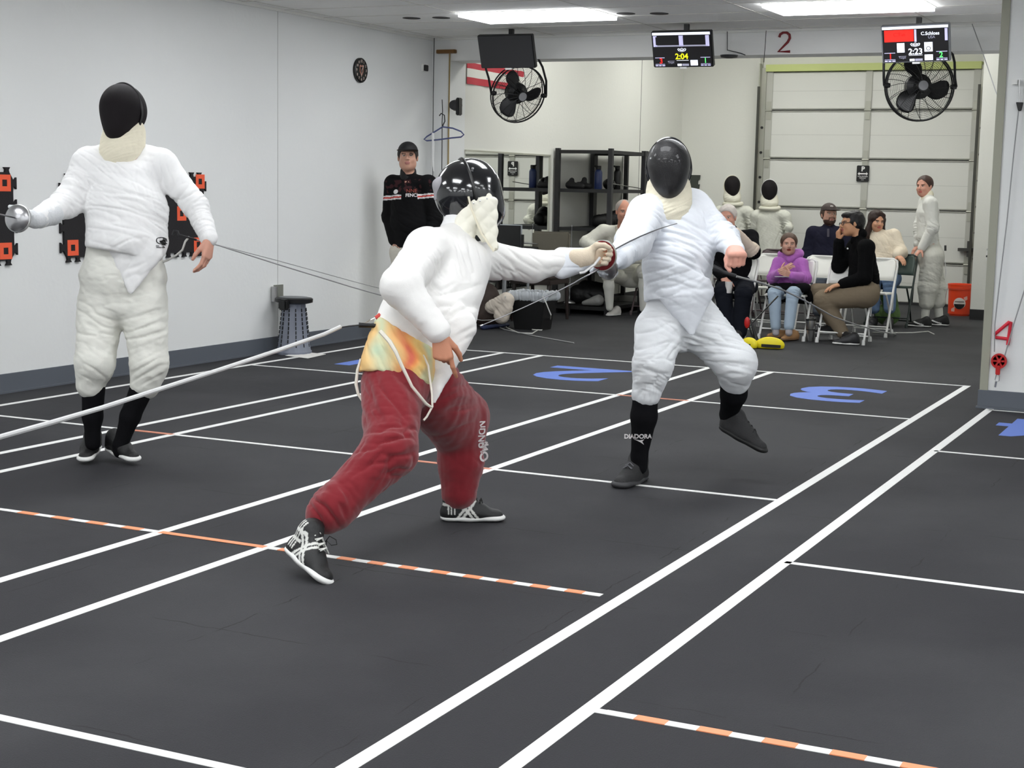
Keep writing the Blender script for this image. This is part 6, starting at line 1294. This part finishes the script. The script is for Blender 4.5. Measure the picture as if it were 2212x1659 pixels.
# --- fencing dummies against the far wall
def dummy(lab, px_, Yd, y_chin, yaw, side):
    q = lambda x, y, o=0.: P_(x, y, Yd+o); D = thing('target_dummy', lab, 'dummy', q(px_, 640)*[1, 1, 0], 'masked target dummies by the garage door')
    MB().tube([q(px_, 560)*[1, 1, 0], q(px_, 560)], .03, 10).lathe(q(px_, 560)*[1, 1, 0], [(.2, 0), (.2, .02), (.04, .05)], 20).build('stand', M_BLK, D, smooth=True)
    Mh = frame(cv(yaw, -.05, 1), U_); c = q(px_-1, y_chin-32)
    w = R_; P = [Cp(q(px_+2, y_chin+28), q(px_+2, y_chin+100), .12, .13, w, 1.45), Cp(q(px_-26, y_chin+20), q(px_+30, y_chin+20), .07, .07), Cp(q(px_-30, y_chin+22), q(px_-34, y_chin+50), .075, .05), Cp(q(px_+34, y_chin+24), q(px_+40, y_chin+48), .075, .055), Cp(q(px_, y_chin+5), q(px_, y_chin+20), .08, .10, w, 1.2),
         Cp(q(px_+42, y_chin+46, -.05), q(px_+36, y_chin+66, -.04), .05, .025), Cp(q(px_-10, y_chin+100), q(px_+5, y_chin+120), .10, .09, w, 1.5)]
    cloth('jacket', P, mat('dull_ivory_cloth', (.84, .84, .80), .85, bump=.2, bscale=200), D, .006, [(q(px_+2, y_chin+60), .25, cv(1, -.5, 0), .10, .008), (q(px_+38, y_chin+50), .12, cv(.4, 1, 0), .05, .018), (q(px_-30, y_chin+45), .1, cv(1, .6, 0), .05, .014)], None, .003, px_)
    mask(D, c, Mh, 1.02, M_MESHD, M_MESHD, M_BIB if not side else M_WTRIM, h=.005, bibm=mat('ivory_bib', (.87, .86, .80), .85), long=.03)
    MB().tube([q(px_, y_chin+4, -.02)+np.array([.115*math.cos(a), .105*math.sin(a), .012*math.sin(a)]) for a in np.linspace(0, 2*math.pi, 24, endpoint=False)], .026, 8, closed=True).build('bib_roll', MATS['ivory_bib'], D, smooth=True)
    MB().box((-.018, -.02, 0), (.018, .02, .002), M=[R_, U_, -f_], o=q(px_-23, y_chin+107, -.21)).build('badge', M_DGREY, D)
    return D
dummy('masked target dummy in white jacket left of the garage door track', 1583, 19.55, 436, .0, 0)
dummy('masked target dummy in white jacket in front of the garage door', 1663, 19.5, 445, -.2, 1)
# --- old man in black, front row left
Yo = 15.1; q = lambda x, y, o=0.: P_(x, y, Yo+o)
J = dict(neck=q(1578, 492, .02), chest=q(1583, 530, .05), belly=q(1588, 580, .04), pelvis=q(1590, 612, .02), shR=q(1545, 510, 0), shL=q(1622, 512, .06), elR=q(1530, 560, -.05), wrR=q(1562, 600, -.22), elL=q(1628, 545, -.12), wrL=q(1588, 500, -.28),
         hipR=q(1570, 618, 0), hipL=q(1612, 618, .02), knR=q(1562, 630, -.38), knL=q(1606, 636, -.40), anR=q(1572, 715, -.45), anL=q(1597, 722, -.45), toeR=q(1570, 730, -.55), toeL=q(1595, 735, -.6))
O = thing('person', 'grey-haired man in black seated front-row left, forearm raised over his mouth', 'person', (J['anR']+J['anL'])/2*[1, 1, 0])
Mh = frame(cv(-.35, -.2, 1), cv(.0, 1, .1)); ch = q(1571, 470, -.02)
human(J, 1., (ch, Mh, 1.0), [hand_prims(J['wrR'], cv(.3, -.6, .7), cv(0, -.8, -.5), cv(1, 0, 0)), hand_prims(J['wrL'], cv(-1, .35, .1), cv(0, -.2, -1), cv(.3, 1, 0), curl=(.6, .7, .8, .8))], .005, skin='d9a08c', parent=O, hc=dict(brow='b09c90', lip='b8786c'))
hair(O, ch, Mh, 1.0, [((0, .038, -.02), (.086, .088, .102))], mat('silver_hair', (.80, .77, .75), .8), [((0, .066, .068), (0, .7, -1)), ((0, -.05, 0), (0, 1, 0))], base=.003)
M_BK_ = mat('black_cloth', (.065, .065, .075), .9, bump=.2, bscale=300, spec=.1)
def oldcol(V, N):
    col = np.tile(lin((.06, .06, .07)), (len(V), 1)); t = (V-J['elL'])@unit(J['wrL']-J['elL']); d = np.linalg.norm(V-J['elL']-np.outer(np.clip(t, 0, .3), unit(J['wrL']-J['elL'])), axis=1); col[(t > .0) & (d < .085)] = lin((.82, .76, .70)); return col
cloth('pullover', top_prims(J, .14, .145, 1.3, (.078, .066, .052)), mat('black_and_cream_cloth', '101012', .9, attr=True, bump=.2, bscale=300, spec=.1), O, .006, lf(J, a=.010), None, .002, 51, oldcol)
cloth('trousers', leg_prims(J, (.10, .085, .075), .13), mat('dark_navy_denim', (.10, .11, .14), .9, bump=.2, bscale=300, spec=.1), O, .006, lf(J, a=.012), None, .002, 52)
shoes_at(O, [(J['anR']*[1, 1, 0]+Y_*.06, J['anR']*[1, 1, 0]-Y_*.2-X_*.03), (J['anL']*[1, 1, 0]+Y_*.06, J['anL']*[1, 1, 0]-Y_*.2)], M_SHB, M_SOLED)
c = q(1574, 622, -.42); tag(MB().lathe(c-Z_*.05, [(.03, 0), (.036, .11), (.033, .11), (.028, .01), (0, .01)], 20).build('paper_cup', mat('white_cup', (.86, .85, .84), .6), None, smooth=True), 'white crumpled cup between the black-trousered man\'s knees', 'cup')
# --- bearded man
Yd = 17.25; q = lambda x, y, o=0.: P_(x, y, Yd+o)
J = dict(neck=q(1790, 487), chest=q(1790, 515), belly=q(1788, 555, -.02), pelvis=q(1788, 590, -.02), shR=q(1756, 503), shL=q(1826, 502), elR=q(1744, 545, -.03), wrR=q(1752, 580, -.2), elL=q(1838, 545, -.03), wrL=q(1815, 585, -.2),
         hipR=q(1772, 600), hipL=q(1806, 600), knR=q(1768, 605, -.42), knL=q(1808, 605, -.42), anR=q(1768, 675, -.42), anL=q(1806, 675, -.42), toeR=q(1765, 685, -.55), toeL=q(1805, 685, -.55))
D = thing('person', 'bearded man in brown cap and navy henley seated in the back row', 'person', (J['anR']+J['anL'])/2*[1, 1, 0])
Mh = frame(cv(.18, -.05, 1), cv(0, 1, .0)); ch = q(1791, 464, -.02)
human(J, 1., (ch, Mh, .98), [hand_prims(J['wrR'], cv(.3, -.6, .7), cv(0, -1, 0), cv(1, 0, 0)), hand_prims(J['wrL'], cv(-.3, -.6, .7), cv(0, -1, 0), cv(-1, 0, 0))], .005, skin='cfa08c', parent=D, hc=dict(beard=1, beardc='4a342c', brow='5a4438', lip='a06c62'))
hair(D, ch, Mh, .98, [((0, .02, -.02), (.082, .085, .098))], mat('brown_hair', (.27, .20, .16), .75), [((0, .02, .03), (0, .3, -1)), ((0, -.05, 0), (0, 1, 0))])
cp = cap(D, ch, Mh, 1.0, mat('brown_cap', (.26, .22, .21), .75)); g = lambda x, y, z: loc2w(ch, Mh, (x, y, z))
V, Fc = sdf_mesh([El(g(0, .085, .062), (.028, .018, .022), Mh)], .004); mesh_obj('cap_patch', V, Fc, mat('grey_patch', (.62, .60, .58), .7), cp)
M_NV = mat('navy_henley', (.13, .13, .19), .9, bump=.2, bscale=300, spec=.1)
cloth('henley', top_prims(J, .135, .145, 1.3, (.075, .062, .05)), M_NV, D, .006, lf(J, a=.010), None, .0015, 61)
MB().box((-.012, -.09, 0), (.012, .0, .004), M=[R_, U_, -f_], o=q(1789, 494, -.175)).build('placket', mat('grey_tee', (.30, .29, .33), .8), D)
cloth('trousers', leg_prims(J, (.095, .08, .07), .125), mat('grey_denim', (.40, .43, .48), .9, bump=.2, bscale=300), D, .007, lf(J, a=.012), None, .002, 62)
shoes_at(D, [(J['anR']*[1, 1, 0]+Y_*.06, J['anR']*[1, 1, 0]-Y_*.2), (J['anL']*[1, 1, 0]+Y_*.06, J['anL']*[1, 1, 0]-Y_*.2)], M_SHB, M_SOLED)
# --- woman with long hair
Yd = 17.3; q = lambda x, y, o=0.: P_(x, y, Yd+o)
J = dict(neck=q(1896, 500), chest=q(1905, 528), belly=q(1908, 565, -.04), pelvis=q(1910, 597, -.04), shR=q(1874, 515), shL=q(1930, 510, .02), elR=q(1872, 555, -.05), wrR=q(1890, 575, -.22), elL=q(1945, 545, -.05), wrL=q(1938, 552, -.28),
         hipR=q(1893, 602, -.02), hipL=q(1926, 602, -.02), knR=q(1888, 605, -.42), knL=q(1922, 605, -.42), anR=q(1888, 670, -.42), anL=q(1922, 670, -.42), toeR=q(1886, 680, -.5), toeL=q(1920, 680, -.5))
Lw = thing('person', 'woman with long dark hair and cream cardigan seated in the back row, looking down', 'person', (J['anR']+J['anL'])/2*[1, 1, 0])
Mh = frame(cv(.22, -.30, 1), cv(.12, 1, .25)); ch = q(1894, 478, -.02)
human(J, .92, (ch, Mh, .93), [hand_prims(J['wrR'], cv(.6, -.3, .6), cv(0, -1, 0), cv(0, .3, 1), .9), hand_prims(J['wrL'], cv(.3, -.4, .6), cv(0, -1, 0), cv(-1, 0, 0), .9)], .005, skin='cf9a7c', parent=Lw, jaw=.95, hc=dict(brow='3a241c', lip='b5605a', iris='5a4034'))
hair(Lw, ch, Mh, .93, [((0, .035, -.025), (.092, .093, .1)), ((-.075, .03, .01), (-.085, -.11, .02), .03, .028), ((-.085, -.10, .02), (-.07, -.17, .03), .028, .012), ((.075, .03, -.01), (.092, -.10, .01), .032, .036), ((.09, -.10, .01), (.11, -.22, .04), .036, .03), ((.11, -.22, .04), (.10, -.32, .06), .03, .012), ((-.05, .08, .035), (.02, .10, .04), .03, .03)], mat('dark_auburn_hair', (.16, .09, .07), .55, spec=.4), [((0, .0, .105), (0, .25, -1))])
cloth('cardigan', top_prims(J, .125, .13, 1.25, (.080, .075, .055)), mat('cream_knit', (.88, .83, .75), .95, bump=.4, bscale=120), Lw, .006, lf(J, a=.012), None, .003, 71)
cloth('jeans', leg_prims(J, (.09, .075, .065), .12), mat('mid_blue_denim', (.42, .52, .66), .9, bump=.2, bscale=300), Lw, .007, lf(J, a=.012), None, .002, 72)
shoes_at(Lw, [(J['anR']*[1, 1, 0]+Y_*.06, J['anR']*[1, 1, 0]-Y_*.18), (J['anL']*[1, 1, 0]+Y_*.06, J['anL']*[1, 1, 0]-Y_*.18)], M_SHB, M_SOLED)
# --- girl in purple hoodie
Yg = 15.02; q = lambda x, y, o=0.: P_(x, y, Yg+o)
J = dict(neck=q(1707, 552), chest=q(1710, 578, .02), belly=q(1708, 610, .02), pelvis=q(1708, 628, .0), shR=q(1682, 568), shL=q(1732, 570), elR=q(1670, 600, -.08), wrR=q(1686, 588, -.24), elL=q(1740, 602, -.08), wrL=q(1708, 595, -.26),
         hipR=q(1692, 632, -.02), hipL=q(1724, 632, -.02), knR=q(1673, 633, -.36), knL=q(1713, 633, -.36), anR=q(1676, 708, -.38), anL=q(1704, 708, -.42), toeR=q(1665, 722, -.45), toeL=q(1694, 728, -.5))
G = thing('person', 'girl in purple hoodie and pale jeans sitting in the front row with open mouth', 'person', (J['anR']+J['anL'])/2*[1, 1, 0])
Mh = frame(cv(-.12, -.12, 1), cv(.05, 1, .1)); ch = q(1704, 528, -.05)
human(J, .78, (ch, Mh, .90), [hand_prims(J['wrR'], cv(.7, .45, .35), cv(.3, -.2, -1), cv(.2, 1, .2), .78), hand_prims(J['wrL'], cv(-.8, .25, .4), cv(0, -.2, -1), cv(.3, 1, .2), .78)], .0045, skin='cf9f8c', parent=G, mouth=1.1, jaw=.95, hc=dict(brow='8a6c58', lip='a05048', iris='4a5050'))
hair(G, ch, Mh, .90, [((0, .035, -.022), (.086, .088, .1)), ((.04, -.06, -.08), (.075, -.075, -.02), .03, .022)], mat('light_brown_hair', (.33, .24, .19), .6), [((0, .068, .068), (0, .62, -1))], base=.002)
M_PUR = mat('purple_fleece', (.72, .42, .76), .9, bump=.25, bscale=300, sheen=.2)
hd_ = cloth('hoodie', top_prims(J, .10, .105, 1.3, (.06, .056, .042), sh=.055), M_PUR, G, .005, lf(J, a=.009, wl=.04), None, .0015, 81)
V, Fc = sdf_mesh([Cp(q(1690, 552, .02), q(1707, 560, -.06), .032, .034), Cp(q(1707, 560, -.06), q(1726, 550, .02), .034, .036), Cp(q(1690, 550, .06), q(1726, 548, .06), .05, .05)], .005); V = fold(V, Fc, [(q(1707, 555), .1, U_, .035, .006)]); mesh_obj('hood', V, Fc, M_PUR, G)
decal(G, hd_, poly2d([(-.03, -.012), (.028, -.012), (.016, .012), (-.005, .006), (-.014, .0)]), q(1722, 571, -.3), R_, U_, mat('pale_pink_print', (.92, .80, .92), .6), 'print', .003)
cloth('lap_coat', [Cp(q(1672, 622, -.2), q(1738, 622, -.2), .06, .06, Z_, .8), Cp(q(1668, 635, -.05), q(1745, 640, -.05), .07, .08), Cp(q(1664, 645, .0), q(1660, 655, .0), .06, .04)], M_BK_, G, .006, [(q(1705, 625, -.15), .2, R_, .06, .012)])
cloth('jeans', [p_[:7]+(.012, False) for p_ in leg_prims(J, (.072, .064, .050), .10, cut=.95)], mat('light_blue_denim', (.66, .73, .80), .9, bump=.2, bscale=300), G, .0055, lf(J, a=.010, wl=.045), None, .0015, 82)
cloth('socks', [Cp(J['anR']+U_*.03, J['anR']-U_*.05, .032, .034), Cp(J['anL']+U_*.03, J['anL']-U_*.05, .032, .034)], mat('pale_grey_sock', (.68, .66, .68), .9), G, .005)
M_CLOG = mat('tan_suede', (.72, .55, .38), .85, bump=.2, bscale=200)
shoes_at(G, [foot(1657, 731, (-1, -.5, 0), .23), foot(1691, 737, (-.35, -1, 0), .23)], M_CLOG, mat('tan_sole', (.45, .34, .25), .7), L=.23, high=.06, fat=1.1)
t_ = MB().bar(q(1678, 598, -.3), q(1702, 598, -.32), .10, .006, U_).build('notebook', mat('pale_paper', (.80, .78, .80), .6), None); tag(t_, 'small pale pad in the purple girl\'s hands', 'notepad')
# --- woman in black fleece
Yk = 15.0; q = lambda x, y, o=0.: P_(x, y, Yk+o)
J = dict(neck=q(1856, 512, .0), chest=q(1862, 555, .02), belly=q(1866, 598, .02), pelvis=q(1870, 628, .02), shR=q(1848, 532, .14), shL=q(1872, 535, -.14), elR=q(1812, 575, .10), wrR=q(1812, 520, .0), elL=q(1868, 600, -.20), wrL=q(1818, 614, -.20),
         hipR=q(1862, 634, .10), hipL=q(1870, 636, -.12), knR=q(1764, 634, .02), knL=q(1779, 648, -.20), anR=q(1800, 700, .06), anL=q(1822, 722, -.16), toeR=q(1780, 700, .06), toeL=q(1808, 742, -.2))
K = thing('person', 'dark-haired woman in glasses, black fleece and khaki trousers, hand at her mouth', 'person', q(1825, 740)*[1, 1, 0])
Mh = frame(cv(-1, -.02, .18), cv(-.02, 1, .0)); ch = q(1838, 484, .0)
human(J, .97, (ch, Mh, .98), [hand_prims(J['wrR'], cv(-.1, 1, .1), cv(1, .1, -.1), cv(.2, .1, 1), .95, curl=(.6, .9, 1.2, 1.3)), hand_prims(J['wrL'], cv(-1, -.25, .1), cv(0, -1, 0), cv(0, .2, -1), .95)], .005, skin='cf9a76', parent=K, hc=dict(brow='2a2220', lip='b0605a'))
hair(K, ch, Mh, .98, [((0, .03, -.035), (.090, .098, .098)), ((0, -.03, -.07), (.065, .07, .06)), ((-.0, .085, .04), (.07, .035, .05))], mat('black_hair', (.085, .075, .08), .5, spec=.4), [((0, .045, .088), (0, .85, -1)), ((0, -.125, 0), (0, 1, 0))], base=.004)
g = lambda x, y, z: loc2w(ch, Mh, (x*.98, y*.98, z*.98)); gb = MB()
for s_ in (-1, 1): gb.tube([g(s_*.032+.024*math.cos(a), .002+.017*math.sin(a), .098) for a in np.linspace(0, 2*math.pi, 14, endpoint=False)], .003, 6, closed=True).tube([g(s_*.056, .008, .096), g(s_*.08, .008, .0)], .003, 6)
gb.tube([g(-.01, .006, .1), g(.01, .006, .1)], .003, 6).build('glasses', M_BLK, K, smooth=True)
fk = cloth('fleece', top_prims(J, .125, .14, 1.1, (.078, .068, .052), sh=.075), mat('black_fleece', (.06, .06, .065), .95, bump=.3, bscale=300, spec=.1), K, .0055, lf(J, a=.010), None, .002, 91)
V, Fc = sdf_mesh([Cp(q(1848, 520), q(1862, 505), .05, .05), ], .005); mesh_obj('collar', V, Fc, MATS['black_fleece'], K)
tag(MB().lathe(q(1831, 537, -.17), [(.009, 0), (.007, .003), (0, .004)], 8, cv(0, 0, 1)).build('white_pin', M_WTRIM, K), None)
cloth('trousers', leg_prims(J, (.125, .092, .062), .14, 1.15), mat('khaki_twill', (.50, .45, .38), .9, bump=.2, bscale=300, spec=.1), K, .0055, lf(J, a=.011), None, .0015, 92)
cloth('sock', [Cp(J['anL'], J['anL']-Z_*.05, .034, .034), Cp(J['anR'], J['anR']-Z_*.05, .034, .034)], M_SOCKB, K, .006)
shoes_at(K, [foot(1799, 744, (-1, -.25, 0), .25)], M_SHB, M_SOLEW, high=.08, L=.25, ank=J['anL'], lace=M_LACE)
shoe(K, J['anR']-Z_*.1+R_*.04, J['anR']-Z_*.1-R_*.2, Z_, M_SHB, M_SOLEW, L=.25, h=.006)
# --- standing woman in whites
Yw = 17.55; q = lambda x, y, o=0.: P_(x, y, Yw+o)
J = dict(neck=q(2005, 423), chest=q(2004, 458), belly=q(2004, 510), pelvis=q(2010, 548), shR=q(1999, 438, .13), shL=q(2010, 440, -.13), elR=q(1986, 490, .10), wrR=q(1983, 530, .05), elL=q(2015, 492, -.17), wrL=q(1990, 538, -.18),
         hipR=q(2008, 555, .07), hipL=q(2014, 555, -.07), knR=q(2020, 620, .05), knL=q(2005, 622, -.08), anR=q(2030, 682, .05), anL=q(1998, 684, -.1), toeR=q(2005, 698, .05), toeL=q(1985, 698, -.1))
Wn = thing('person', 'smiling standing woman in white fencing kit, hand on the green chair', 'person', q(2012, 700)*[1, 1, 0])
Mh = frame(cv(-.72, -.12, .75), cv(.06, 1, .0)); ch = q(1996, 403)
human(J, .97, (ch, Mh, .96), [hand_prims(J['wrL'], cv(-.65, -.7, .2), cv(-.3, -.6, -.5), cv(.3, .1, 1), .92, curl=(.3, .3, .3, .3)), hand_prims(J['wrR'], cv(-.6, -.7, .2), cv(0, -.6, -.5), cv(.3, .1, 1), .92)], .005, skin='d49c88', parent=Wn, hc=dict(brow='4a3024', lip='c06a62'))
hair(Wn, ch, Mh, .96, [((0, .035, -.022), (.084, .088, .099)), ((0, -.01, -.09), (.035, .035, .03))], mat('brown_tied_hair', (.24, .15, .12), .6), [((0, .068, .066), (0, .62, -1)), ((0, -.07, 0), (0, 1, 0))], base=.0015)
M_W2 = mat('soft_white_cloth', (.88, .88, .86), .85, bump=.15, bscale=300, spec=.2)
cloth('jacket', top_prims(J, .12, .108, 1.25, (.075, .064, .048)), M_W2, Wn, .0055, lf(J, a=.014), None, .002, 101)
V, Fc = sdf_mesh([Cp(q(2003, 428), q(2005, 421), .068, .060)], .005); mesh_obj('collar', V, Fc, M_BIB, Wn)
cloth('breeches', leg_prims(J, (.13, .11, .085), .135, 1.15, cut=.52)+[Cp(J['belly'], J['pelvis'], .105, .13, None)], mat('soft_white_breeches', (.84, .835, .80), .85, bump=.2, bscale=250), Wn, .006, lf(J, a=.014)+[(q(2010, 590), .2, cv(.5, 1, 0), .06, .012)], None, .003, 102)
for s_ in 'LR': cloth('sock', [Cp(J['kn'+s_]*.5+J['an'+s_]*.5, J['an'+s_]-Z_*.03, .052, .042)], MATS['white_sock'], Wn, .006)
M_NK = mat('black_trainer', '101012', .6, attr=True, bump=.2, bscale=300)
def swoosh(L):
    a, b, c = L.T; col = np.tile(lin((.06, .06, .065)), (len(L), 1)); col[(np.abs(b) > .02) & (np.abs(c-.03-.5*np.clip(a-.09, 0, .2)**1.2*(a > .08)-.0) < .007) & (a > .08) & (a < .2)] = lin((.9, .9, .9)); return col
shoes_at(Wn, [foot(1957, 705, (-1, -.1, 0), .27), foot(1996, 702, (-1, -.1, 0), .27)], M_NK, M_SOLEW, high=.08, col=swoosh, L=.26)
MB().box((-.012, -.03, 0), (.012, .03, .004), M=[R_, U_, -f_], o=q(2042, 536, -.08)).build('badge', M_DGREY, Wn)
MB().tube([q(2040, 560), q(2044, 585), q(2042, 600)], [.006, .006, .003], 6).build('loose_cord', M_WTRIM, Wn, smooth=True)
tg = blobs('tote_bag', 'bright green bag under the dark green chair', 'bag', [Cp(at_y(1920, 640, 17.1), at_y(1925, 655, 17.1), .09, .08), El(at_y(1918, 668, 17.1)*[1, 1, 0]+Z_*.12, (.14, .1, .12))], mat('green_bag', (.40, .52, .30), .8), folds=[(at_y(1920, 650, 17.1), .2, (1, 0, .4), .05, .012)])
bpy.context.view_layer.update()
